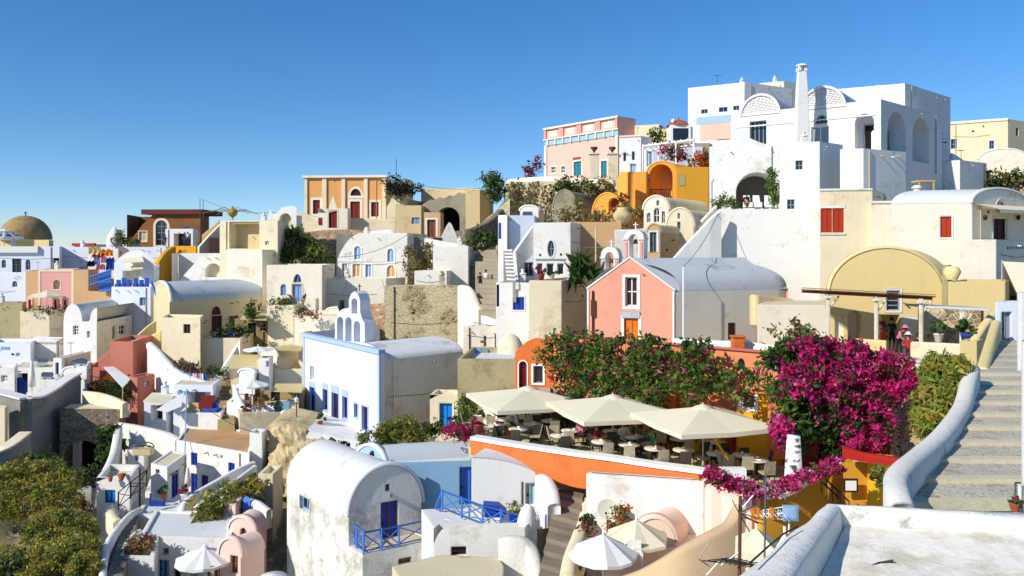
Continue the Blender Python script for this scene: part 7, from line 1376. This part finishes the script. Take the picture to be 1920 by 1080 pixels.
wall('round_terrace_wall','white curved low terrace wall in front of the blue-edged chapel','wall',[(531,770,56),(545,763,57.5),(562,768,57),(580,778,55.5),(600,788,54.5)],W,bot=[800]*5,th=.35)
bush('bush','large yellow-olive bush at the right foot of the blue-edged chapel','bush',[(700,824,50.5,.9,.7,.5),(730,812,50.5,1.0,.7,.7),(758,803,50.5,1.0,.7,.7),(778,815,50,.7,.6,.5)],5200,.085,[LY,LO,LG,LD],[4,4,3,1.5],109)
bush('small_bush','dark green shrub at the foot of the cream hut','bush',[(812,802,42,.4,.4,.3),(822,808,42,.3,.3,.25)],700,.08,[LG,LD],[3,2],110)
bush('thorny_plant','sparse black-green thorny plant on the rocky bank above the barrel roof','bush',[(625,835,47,.9,.4,.35),(605,845,47,.4,.4,.25)],330,.11,[LD,LO],[3,2],111,clump=1.5,stems=8)
# middle left terraces
h=H('awning_house','cream terrace house with yellow awnings, left of the blue-edged chapel','house',568,63,455,580,692,750,CR,5,rang=45,back=5); h.rm=RFC; h.par=.4; h.done()
h=H('vaulted_white_house','pale vaulted roof house squeezed left of the blue-edged chapel','house',520,65,486,600,672,700,CRP,30,rang=20,back=6); h.barrel('L',655,RFC); h.done()
h=H('white_cube','tiny white cube house with one dark window on the cream terrace','house',505,61.5,485,512,672,700,W,6,rang=45,back=1.5); h.open('L',503,671,508,688,m=GL,frame=None) if 0 else None; h.open('L',499,677,504,688,m=GL,frame=None); h.done()
umbrella('cafe_parasol','flat white parasol on the upper cream terrace',484,649,63,1.2,2,FABW,sides=8,drop=.25,pole_h=1.8,val=.05,cap=False)
umbrella('cafe_parasol','wide white parasol over the brown furniture left of the yellow awning',473,711,58,1.2,2,FABW,sides=8,drop=.4,pole_h=2.2,val=.08,cap=False)
for i,(x0,x1,y0,y1,Yq,l) in enumerate(((509,566,733,719,58,'long yellow-cream awning left of the blue-edged chapel doors'),(430,486,690,665,62,'slanting yellow awning above the white parasol terrace'),(520,565,655,648,64,'small yellow awning near the flat white parasol'))):
    e=thing('awning',l,'awning',P(x0,y0,Yq)); t=MB(); q=[P(x0,y0,Yq),P(x1,y0+2,Yq),P(x1+3,y1,Yq+2.5),P(x0+8,y1,Yq+2.5)]; t.add(q+[v-Vector((0,0,.06)) for v in q],[(0,1,2,3),(4,5,6,7),(0,1,5,4)]); part('canvas',t,FABY,e)
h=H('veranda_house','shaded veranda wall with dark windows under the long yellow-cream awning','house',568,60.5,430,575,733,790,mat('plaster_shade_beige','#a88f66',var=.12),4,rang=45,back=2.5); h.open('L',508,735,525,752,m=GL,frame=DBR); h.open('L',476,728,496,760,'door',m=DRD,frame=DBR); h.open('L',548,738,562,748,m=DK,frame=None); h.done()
slab('cafe_terrace','','',ZY(768,57),[(442,752),(560,752),(560,772),(450,776)],PAV,th=2,kind='structure')
wall('parapet_wall','cream low parapet in front of the brown cafe furniture','wall',[(440,720,59),(448,745,58),(462,763,56.8),(490,762,56.5),(515,758,56.5)],W,bot=[760,775,790,792,790],th=.3)
h=H('glass_screen','blue glass wind screen panel right of the brown cafe furniture','screen',542,56.5,514,546,752,782,mat('glass_blue','#7fa6b8',rough=.2),4,rang=45,back=.2,ext=.2); h.par=.0; h.done()
p0=None
for i,(x,y) in enumerate(((468,762),(483,766),(497,762),(476,772),(492,773))):
    l='%s brown wicker armchair of the small cafe terrace'%['far-left','middle','far-right','near-left','near-right'][i]
    if p0 is None: p0=chair(tuple(onz(x,y,ZY(768,57))),l,1.2,WDB); p0['group']='armchairs of the small cafe terrace'
    else: copy_tree(p0,None,tuple(onz(x,y,ZY(768,57))),i*1.7,l)
stairs('lane_steps','tan steps climbing between the plunging white wall and the cafe terrace',P(408,790,57),P(440,790,56.5),P(408,712,65),P(432,712,65),12,mat('step_tan','#a08a62',var=.2,bump=.5))
wall('curved_wall','pale wall whose top curves up right behind the cafe terrace','wall',[(400,712,66),(415,690,66),(432,665,66.5),(445,645,67),(452,636,67)],CRP,bot=[720,710,705,700,700],th=.4)
bush('terrace_plants','dark plants behind the plunging white wall beside the tan steps','plants',[(400,698,66,.7,.4,.4),(420,700,64,.5,.4,.4)],400,.1,[LD,LG],[3,2],112,stems=2)
h=H('small_awning_house','cream small roof canopy over a shaded white room, below the plunging wall','house',312,60,270,345,752,800,WB,5,rang=45,back=2.5); h.rm=FAB; h.open('L',283,760,305,790,'niche',depth=1,back=DBR); h.par=.0; h.band('L',748,753,FAB,.6,x0=268,x1=316,at=290) if 0 else None; h.done()
e=thing('awning','cream flat canopy over the shaded white room','awning',P(290,752,59)); t=MB(); q=[P(268,752,58),P(316,757,58),P(330,737,61),P(285,736,61)]; t.add(q+[v-Vector((0,0,.08)) for v in q],[(0,1,2,3),(4,5,6,7),(0,1,5,4),(1,2,6,5)]); part('canvas',t,FAB,e)
h=H('white_house','white canopy house with pale blue beams right of the cream flat canopy','house',400,60,325,415,722,790,WB,4,rang=45,back=3); h.rm=RFC; h.par=.02; h.open('L',352,735,395,770,'niche',depth=1.2,back=GRW); h.panel('L',333,733,352,738,BLS,.08,'beam'); h.done()
e=thing('shade_sail','small white triangular shade sail beside the tall thin pole','shade sail',P(330,770,56)); t=MB(); q=[P(293,768,56),P(345,735,59),P(340,762,56.5),P(315,772,56)]; t.add(q+[v-Vector((0,0,.04)) for v in q],[(0,1,2,3),(4,5,6,7)]); part('canvas',t,FABW,e)
t=MB(); t.tube([P(346,870,52),P(350,730,54)],.04,5); tag(t.build('flagpole',BLS,None,P(346,870,52)),'tall thin blue-grey pole in front of the brown flat roof house','pole')
h=H('white_house','white terrace block with grey-blue side and water tank, above the brown flat roof','house',415,57,337,428,775,830,W,6,rang=45,back=3.5); h.par=.6; h.done()
for i,(x,m_,l) in enumerate(((395,FABB,'blue cloth-covered bench on the white terrace block'),(365,FABY,'yellow cushion bench under the pale blue beams'),(388,DRD,'dark red cloth rack in the shaded canopy'))):
    e=thing('bench',l,'bench',P(x,775,57.5)); a=P(x,772-(i==2)*14,58-(i==0)*.3); t=MB(); t.box((a.x-.5,a.y-.3,a.z-.3),(a.x+.5,a.y+.3,a.z+.25)); part('seat',t,m_,e); t=MB(); t.box((a.x-.5,a.y+.2,a.z+.25),(a.x+.5,a.y+.3,a.z+.6)); part('backrest',t,m_,e)
# big bushes bottom left
bush('hillside_bush','large yellow-green bush mound at the left edge under the dark grey wall','bush',[(10,905,44,1.2,1,.9),(50,895,44.5,1.4,1,.9),(90,890,45,1.3,1,.8),(112,908,44,1.0,.9,.7),(40,940,43,1.5,1,1.0),(100,935,43,1.4,1,.9),(0,945,43,1.0,.9,.8)],26000,.07,[LYG,LY,LO,LG,LD],[6,4,4,2,1],120,stems=10,clump=3)
bush('hillside_bush','broad olive-green bush mound in the middle of the lower left slope','bush',[(90,995,38.5,1.1,.9,.8),(122,985,39,1.1,.9,.7),(148,1000,39,.8,.8,.6),(110,1025,37,1.3,.9,.7)],21000,.066,[LYG,LO,LG,LY,LD],[5,5,3,3,1],121,stems=10,clump=3)
bush('hillside_bush','lowest golden-green bush mound beside the descending lane','bush',[(90,1060,34,1.0,.9,.7),(130,1050,34.5,1.1,.9,.8),(152,1032,35.5,.8,.8,.7),(155,1070,33.5,.6,.7,.7),(60,1085,33,.8,.8,.5),(15,1050,34.5,.7,.7,.5)],21000,.062,[LYG,LY,LO,LG],[5,4,4,2],122,stems=10,clump=3)
bush('hillside_bush','dark green scrub in the bottom left corner','bush',[(10,1090,33,1.0,.9,.8),(30,1065,34,.7,.7,.5)],5000,.08,[LD,LG,LO],[4,3,2],123,stems=4)
bush('scrub','dark scrub in the shadow below the shadowy arch','bush',[(70,872,50,1.3,1,.5),(165,895,48,.9,.8,.4)],1500,.13,[LD,MTD,LO],[4,2,1],124)
for (x,y,Y) in ((10,1000,41),(60,1090,33),(10,1080,33),(120,1075,34),(180,1000,39),(100,960,42),(0,930,45),(120,900,48),(60,880,50),(470,1075,36),(520,1060,38),(480,930,45)): ctrl(x,y+10,Y)
for (x,y,Y) in ((-200,480,120),(-200,700,80),(-300,900,55),(0,480,130),(200,480,125),(430,450,110),(600,425,115),(850,420,110),(1000,380,110),(1200,300,115),(1400,280,115),(1700,300,100),(2000,300,100),(2100,500,60),(2200,700,30)): ctrl(x,y,Y)
for x in range(-400,2400,200): CTRL.append(((x-960)/F*150,150,min(ZY({0:478}.get(x,470 if x<400 else max(300,470-(x-400)*.14)),150),16)-3))
# ================= people
def person(label,loc,hgt,face,shirt,trous,pose='stand',hair=HAIR,hat=None,group=None,sleeve=True):
    s=hgt/1.72; L=Vector(loc); cs,sn=math.cos(face),math.sin(face)
    J={}
    if pose=='sit':
        J=dict(pel=(0,0,.50),chest=(0,.02,.82),neck=(0,.0,1.04),head=(0,-.02,1.18),top=(0,-.01,1.30))
        legs=[((sx*.1,0,.49),(sx*.13,-.42,.50),(sx*.13,-.45,.08),(sx*.13,-.58,.04)) for sx in(-1,1)]
        arms=[((sx*.19,0,.98),(sx*.25,-.08,.74),(sx*.18,-.32,.76),(sx*.16,-.40,.77)) for sx in(-1,1)]
    else:
        st=.14 if pose=='walk' else .02
        J=dict(pel=(0,0,.92),chest=(0,.0,1.22),neck=(0,0,1.44),head=(0,-.02,1.57),top=(0,-.01,1.68))
        legs=[((sx*.09,0,.90),(sx*.10,-sx*st-.02,.50),(sx*.10,-sx*st*1.4+.02,.09),(sx*.11,-sx*st*1.4-.12,.03)) for sx in(-1,1)]
        arms=[((sx*.19,0,1.38),(sx*.24,sx*st*.6,1.12),(sx*.25,sx*st-.08,.87),(sx*.25,sx*st-.1,.80)) for sx in(-1,1)]
        if pose=='lean': J=dict(pel=(0,0,.92),chest=(0,-.15,1.16),neck=(0,-.32,1.32),head=(0,-.42,1.42),top=(0,-.46,1.52)); arms=[((sx*.18,-.26,1.27),(sx*.24,-.4,1.02),(sx*.15,-.58,.9),(sx*.13,-.62,.85)) for sx in(-1,1)]
    vs=[J['pel'],J['chest'],J['neck'],J['head'],J['top']]; rad=[.14,.145,.055,.09,.06]; ed=[(0,1),(1,2),(2,3),(3,4)]
    for l in legs:
        o=len(vs); vs+=list(l); rad+=[.085,.058,.04,.035]; ed+=[(0,o),(o,o+1),(o+1,o+2),(o+2,o+3)]
    for a in arms:
        o=len(vs); vs+=list(a); rad+=[.055,.04,.03,.028]; ed+=[(1,o),(o,o+1),(o+1,o+2),(o+2,o+3)]
    me=bpy.data.meshes.new('tmp'); me.from_pydata([Vector(v)*s for v in vs],ed,[]); ob=bpy.data.objects.new('tmp',me); COL.objects.link(ob)
    sk=ob.modifiers.new('s','SKIN'); me_sk=me.skin_vertices[0].data if me.skin_vertices else None
    if me_sk is None:
        bm=bmesh.new(); bm.from_mesh(me); bm.verts.layers.skin.verify(); bm.to_mesh(me); bm.free(); me_sk=me.skin_vertices[0].data
    for i,r in enumerate(rad): me_sk[i].radius=(r*s,r*s*(.72 if i in(0,1) else 1)); me_sk[i].use_root=(i==0)
    ob.modifiers.new('d','SUBSURF').levels=1
    dg=bpy.context.evaluated_depsgraph_get(); m2=bpy.data.meshes.new_from_object(ob.evaluated_get(dg)); bpy.data.objects.remove(ob)
    MBp=MB(); V=[v.co.copy() for v in m2.vertices]; pel=J['pel'][2]*s; nz=J['neck'][2]*s
    for p in m2.polygons:
        c=sum((V[i] for i in p.vertices),Vector())/len(p.vertices)
        mi=0
        if c.z<pel+.03*s: mi=2
        elif c.z<nz-.02*s and abs(c.x)<(.28 if sleeve else .19)*s: mi=1
        if pose!='sit' and abs(c.x)>.21*s and c.z<1.1*s: mi=0
        if pose=='sit' and c.y<-.2*s and abs(c.x)<.3 and c.z>.62*s: mi=0
        MBp.f.append(tuple(p.vertices)); MBp.m.append(mi); MBp.sm.append(True)
    MBp.v=[tuple(v) for v in V]; bpy.data.meshes.remove(m2)
    for a in arms:
        h=Vector(a[3])*s; d=(Vector(a[3])-Vector(a[2])).normalized(); q=d.cross(Vector((1,0,0))); q=q.normalized() if q.length>.1 else Vector((0,1,0))
        for k,(o,ln) in enumerate(((-.026,.062),(-.009,.075),(.009,.07),(.026,.055))): MBp.tube([h+q*o*s,h+q*o*s+d*ln*s*.6,h+q*o*s*1.1+d*ln*s+Vector((0,-.01,0))],.009*s,5,0)
        MBp.tube([h-d*.02*s,h-q*.045*s+d*.03*s],.01*s,5,0)
    def tr(v): v=Vector(v); return Vector((L.x+v.x*cs-v.y*sn,L.y+v.x*sn+v.y*cs,L.z+v.z))
    MBp.v=[tuple(tr(v)) for v in MBp.v]; e=thing('person',label,'person',loc,group)
    part('body',MBp,[SKIN,shirt,trous],e)
    hd=Vector(J['head'])*s; t=MB()
    n=12; 
    for (z0,ry) in ((0,1),): pass
    prof=[(.098,-.04),(.108,.03),(.095,.09),(.06,.13),(0,.145)]; t.lathe((0,0,0),[(r*s,z*s) for r,z in prof],n=12); t.v=[tuple(tr(Vector(v)+hd+Vector((0,.022*s,0)))) for v in t.v]; part('hair',t,hair,e)
    t=MB(); t.ell(hd+Vector((0,-.1*s,-.01*s)),.014*s,.02*s,.022*s,6); t.ell(hd+Vector((-.035*s,-.088*s,.02*s)),.01*s,.008*s,.008*s,6,1); t.ell(hd+Vector((.035*s,-.088*s,.02*s)),.01*s,.008*s,.008*s,6,1); t.ell(hd+Vector((0,-.085*s,-.05*s)),.025*s,.01*s,.007*s,6,2)
    for sx in(-1,1): t.ell(hd+Vector((sx*.093*s,0,0)),.012*s,.02*s,.03*s,6)
    t.v=[tuple(tr(v)) for v in t.v]; part('face',t,[SKIN,HAIR,CLR],e)
    if hat: t=MB(); t.lathe((0,0,0),[(.2*s,.06*s),(.11*s,.08*s),(.105*s,.15*s),(.06*s,.185*s),(0,.19*s)],n=14); t.v=[tuple(tr(Vector(v)+hd+Vector((0,.01,0)))) for v in t.v]; part('hat',t,hat,e)
    return e
lz=lambda px,py,Y: P(px,py,Y)
person('person in black walking up the stepped lane, left one of the pair',lz(900,546,73),1.75,math.pi,CLB,CLB,'walk')
person('person in a white shirt walking up the stepped lane, right one of the pair',lz(911,543,73),1.85,math.pi,CLW,CLD,'walk')
zt=ZY(672,37)
person('standing person in a wide pink hat leaning over the taverna terrace wall',(P(1685,650,38).x,38,ZY(672,38)),1.75,.3,CLP,CLB,'lean',hat=CLP)
person('seated person in a white cap and red top at the taverna terrace wall',(P(1703,660,37.3).x,37.3,ZY(676,37.3)),1.7,-.5,CLR,CLD,'sit',hat=CLW)
person('seated person in a dark top beside the taverna post',(P(1722,660,37.6).x,37.6,ZY(676,37.6)),1.7,.8,CLB,CLD,'sit')
person('person in dark clothes standing at the dark doorway inside the taverna pergola',(P(1672,650,40).x,40,ZY(658,40)),1.7,.2,CLB,CLB,'stand')
for (x,y,c_,l,f_) in ((1222,858,CLG,'seated diner in a light green shirt at the middle of the terrace',-1.2),(1118,852,CLR,'seated diner in a reddish top left of the light green shirt',1.2),(1168,846,CLW,'seated diner in a pale top beside the middle parasol pole',.5),(1090,838,CLP,'seated diner in a pinkish top between the left and middle parasols',2.6)):
    p=onz(x,y,ZF); person(l,(p.x,p.y,ZF),1.7,f_,c_,CLD,'sit',group=None)
for (x,y,l,c_) in ((352,458,'person in white standing at the pavilion of the ruined brown mansion',CLW),(346,459,'person in dark clothes beside the one in white at the pavilion',CLB),(310,464,'lone person in black on the pale parapet below the brown mansion',CLB)):
    person(l,tuple(P(x,y,114)),1.8,0,c_,CLD,'stand')
# ================= small clutter
TC=mat('terracotta','#a8523a')
def pot(px,py,Y,where,m_=None,fl=None,s=1.0):
    e=thing('potted_plant','%s %s'%('terracotta pot plant' if m_ is None else 'painted pot plant',where),'potted plant',P(px,py,Y)); a=P(px,py,Y); t=MB()
    t.lathe(a,[(0,0),(.14*s,0),(.2*s,.32*s),(.22*s,.33*s),(.22*s,.37*s),(0,.36*s)],n=12); part('pot',t,m_ or TC,e)
    ms=[LG,LD,fl or LL]; part('foliage',foliage([(a.x,a.y,a.z+.6*s,.28*s,.28*s,.26*s)],130,.1*s,ms,[3,2,3],int(px*7+py),clump=1.0),ms,e)
for a in [(540,577,76,'left of the arched light blue door',None,FLO,1.4),(575,577,76,'right of the arched light blue door',None,FLR,1.4),(433,628,70,'beside the arched dark door of the yellowish house',FABB,None,1.4),(120,740,68,'on the flat cream roof terrace at the left',None,FLR,1.2),(306,935,45,'by the deep blue door of the small cube house',None,None,.9),(345,937,44,'at the right corner of the small cube house',PWH,FLR,.9),(460,778,56.3,'at the left end of the cafe parapet',None,FLP,1.1),(520,776,56.3,'at the right end of the cafe parapet',FABB,None,1.1),(600,800,54,'on the round terrace before the blue-edged chapel',None,None,1.0),(1210,530,53,'on the roof edge behind the pink church bells',None,None,1.0) ,(1015,525,57.5,'on the brown terrace roof of the cream block house',None,FLR,1.2),(1035,524,57.5,'beside another pot on the brown terrace roof',PWH,None,1.0),(1400,388,65,'beside the left white lounge chair',None,FLR,1.0),(1655,637,38,'on the left end of the taverna wall',None,FLR,1.0),(1760,641,35,'on the right terrace wall of the taverna',PWH,None,1.0),(1812,644,33.6,'with spiky leaves near the yellow stair block',FABB,None,1.1),(898,812,35,'at the left corner of the restaurant terrace',None,FLM,1.1),(955,818,35.3,'behind the white coping under the left parasol',None,None,1.0),(1060,668,41,'on top of the orange house roof edge',None,None,1.0),(850,805,46,'in front of the bright blue door hut',None,FLR,.9),(700,952,33.2,'on the balcony left of the deep blue door',TC,None,.01)][:-1]: pot(*a[:4],m_=a[4],fl=a[5],s=a[6])
# overhead wires
WR=mat('wire_black','#1e1d1c',bump=0)
for (a,b,l,s_) in ((P(746,335,112),P(925,350,99),'long sagging overhead wire from the orange mansion to the lane tree',.8),(P(632,482,77),P(764,440,83),'overhead wire from the tall grey pole to the weathered white house',.6),(P(350,730,54),P(484,812,50.6),'overhead wire from the blue-grey pole to the lantern wall',.5),(P(1281,500,51),P(1347,400,58),'overhead wire from the white pole up to the big white wall',.4),(P(378,372,120),P(520,398,96),'overhead wire from the ruined brown mansion to the whitewashed arch',.8)):
    t=MB(); t.tube([a.lerp(b,i/12)-Vector((0,0,s_*4*(i/12)*(1-i/12))) for i in range(13)],.022,4); tag(t.build('overhead_wire',WR,None,a),l,'wire')
# laundry on a line
a,b=P(345,700,63),P(392,700,62); e=thing('washing_line','washing line with white and blue laundry behind the plunging white wall','washing line',a); t=MB(); t.tube([a,b],.015,4); 
for q in (a,b): t.tube([q-Vector((0,0,1.3)),q],.03,5)
part('line',t,MTD,e)
for i in range(6):
    c=a.lerp(b,(i+.7)/6.6); t=MB(); w_=.26; n=4; vs=[]
    for j in range(n+1): x=-w_/2+w_*j/n; off=math.sin(j*2+i)*.04; vs+=[c+Vector((x,off,0)),c+Vector((x,off*2,-.6-.15*(i%3)))]
    t.add(vs,[(2*j,2*j+2,2*j+3,2*j+1) for j in range(n)]); part('laundry',t,[FABW,BLS,FABW,FABP,FABW,FABB][i],e)
# street lamps on walls / lane
for (x,y,Y,l) in ((940,585,62,'black street lamp at the foot of the stepped lane'),(1335,380,64,'black lamp post at the top of the climbing white parapet'),(556,800,54,'black lamp post on the tan cliff edge')):
    e=thing('street_lamp',l,'lamp',P(x,y,Y)); a=P(x,y,Y); t=MB(); t.tube([a-Vector((0,0,.5)),a+Vector((0,0,1.6))],.035,6); part('post',t,MTD,e); t=MB(); t.lathe(a+Vector((0,0,1.6)),[(.05,0),(.12,.08),(.16,.3),(.05,.4),(0,.42)],n=8); part('lamp_head',t,FABW,e)
# extra small vaults and cubes in the left cascade
for (c,Y,l_,r_,top,bot,m_,crown,lab,wn) in (
 (148,69,118,158,700,725,W,690,'little white barrel vault between the pinkish house and the brick-red wing',(130,706,135,712)),
 (70,80,46,84,655,672,W,648,'little low white dome-roofed hut below the cream terrace',(58,660,62,668)),
 (345,63.5,318,356,705,735,W,697,'little white vaulted hut half behind the plunging white wall',(330,712,335,724)),
 (455,57.5,425,470,755,785,W,None,'low white step block left of the cafe parapet',None),
 (640,74,612,650,585,605,CRP,578,'small pale vault above the blue-edged chapel, left of the bell wall',(625,590,630,600)),
 (478,60.5,448,486,700,715,W,694,'tiny white vault below the flat white parasol',None),
 (300,49,272,308,925,955,W,None,'low white wall cube left of the deep blue gate',None),
 (1010,74,975,1020,395,420,WW,386,'small whitewashed vault below the rubble cliff wall',(990,398,996,408))):
    h=H('small_house' ,lab,'house',c,Y,l_,r_,top,bot,m_,14,rang=45,back=3,ext=1)
    if crown: h.barrel('L',crown,RFW if m_ is not CRP else CRP,n=12)
    if wn: h.open('L',*wn,m=GL,frame=BLS)
    h.done()
# ================= terrain
def build_terrain():
    pts=CTRL; import bisect
    Ys=[4,6,8,10,12,14]; y=16
    while y<165: Ys.append(y); y*=1.028
    Ys+= [172,190,220,270,350,500]
    ks=[-1.3+i*2.6/150 for i in range(151)]
    vs=[]
    for Y in Ys:
        for k in ks:
            x=k*Y; sw=0;sz=0; 
            for (a,b,c) in pts:
                d2=((a-x)**2+((b-Y))**2)+.6; w=1/(d2*d2); sw+=w; sz+=w*c
            z=sz/sw-1.0
            for (a,b,c) in pts:
                d=math.hypot(a-x,b-Y); z=min(z,c-.5+max(0,d-2.5)*.75)
            # lowest of near footprints wins so that ground never climbs over a base
            if Y>165: z=min(z,2)-(Y-165)*.45
            z+= noise.noise(Vector((x*.35,Y*.35,3)))*.35
            vs.append((x,Y,max(z,-95)))
    n=len(ks); fs=[(i*n+j,i*n+j+1,(i+1)*n+j+1,(i+1)*n+j) for i in range(len(Ys)-1) for j in range(n-1)]
    me=bpy.data.meshes.new('hillside'); me.from_pydata(vs,[],fs); me.materials.append(EARTH); me.polygons.foreach_set('use_smooth',[True]*len(fs))
    ob=bpy.data.objects.new('hillside',me); COL.objects.link(ob); ob['kind']='structure'
EARTH=mat('hillside_earth','#a8946c',var=.35,scale=.25,fine=3,stain='#6e6448',stain_amt=.5,bump=1,stain_scale=.9,spot='#d0c09a',spot_scale=.7,spot_th=.58)
build_terrain()
me=bpy.data.meshes.new('sea'); me.from_pydata([(-9000,-3000,-90),(9000,-3000,-90),(9000,15000,-90),(-9000,15000,-90)],[],[(0,1,2,3)]); me.materials.append(mat('sea_water','#1f4a6b',rough=.2,bump=.3,fine=.5,spec=.5)); ob=bpy.data.objects.new('sea',me); COL.objects.link(ob); ob['kind']='structure'
# ================= light, sky, camera
SUN=Vector((-.76,-.55,.60)).normalized(); el=math.asin(SUN.z); az=math.atan2(SUN.x,SUN.y)
l=bpy.data.lights.new('sun','SUN'); l.energy=3.8; l.angle=R(.5); l.color=(1,.95,.86); lo=bpy.data.objects.new('sun',l); COL.objects.link(lo); lo.rotation_euler=SUN.to_track_quat('Z','Y').to_euler()
w=bpy.data.worlds.new('World'); sc.world=w; w.use_nodes=True; nt=w.node_tree; bg=nt.nodes['Background']
sk=nt.nodes.new('ShaderNodeTexSky'); sk.sky_type='NISHITA'; sk.sun_disc=False; sk.sun_elevation=el; sk.sun_rotation=az; sk.air_density=1.0; sk.dust_density=0; sk.ozone_density=3.0; sk.altitude=2500
hs=nt.nodes.new('ShaderNodeHueSaturation'); hs.inputs['Saturation'].default_value=1.18; hs.inputs['Hue'].default_value=.489
nt.links.new(sk.outputs[0],hs.inputs['Color']); tc=nt.nodes.new('ShaderNodeTexCoord'); sp=nt.nodes.new('ShaderNodeSeparateXYZ'); nt.links.new(tc.outputs['Generated'],sp.inputs[0])
cr=nt.nodes.new('ShaderNodeValToRGB'); nt.links.new(sp.outputs[2],cr.inputs[0]); e_=cr.color_ramp.elements; e_[0].position=0; e_[0].color=(.56,.59,.69,1); e_[1].position=.45; e_[1].color=(.50,.69,.84,1)
for q,c in ((.05,(.56,.60,.69,1)),(.14,(.53,.58,.69,1)),(.28,(.47,.61,.76,1))): x=e_.new(q); x.color=c
mu=nt.nodes.new('ShaderNodeMix'); mu.data_type='RGBA'; mu.blend_type='MULTIPLY'; mu.inputs[0].default_value=1; nt.links.new(hs.outputs[0],mu.inputs[6]); nt.links.new(cr.outputs[0],mu.inputs[7]); nt.links.new(mu.outputs[2],bg.inputs[0]); bg.inputs[1].default_value=.15
cam=bpy.data.cameras.new('Camera'); co=bpy.data.objects.new('Camera',cam); COL.objects.link(co); sc.camera=co
co.location=(0,0,0); co.rotation_euler=(R(90),0,0); cam.sensor_fit='HORIZONTAL'; cam.sensor_width=36; cam.lens=36*F/1920; cam.clip_start=.1; cam.clip_end=30000
cam.shift_y=-(540-HZ)/1920.0
sc.view_settings.view_transform='Standard'; sc.view_settings.look='None'; sc.view_settings.exposure=.4; sc.view_settings.gamma=1
sc.render.engine='CYCLES'
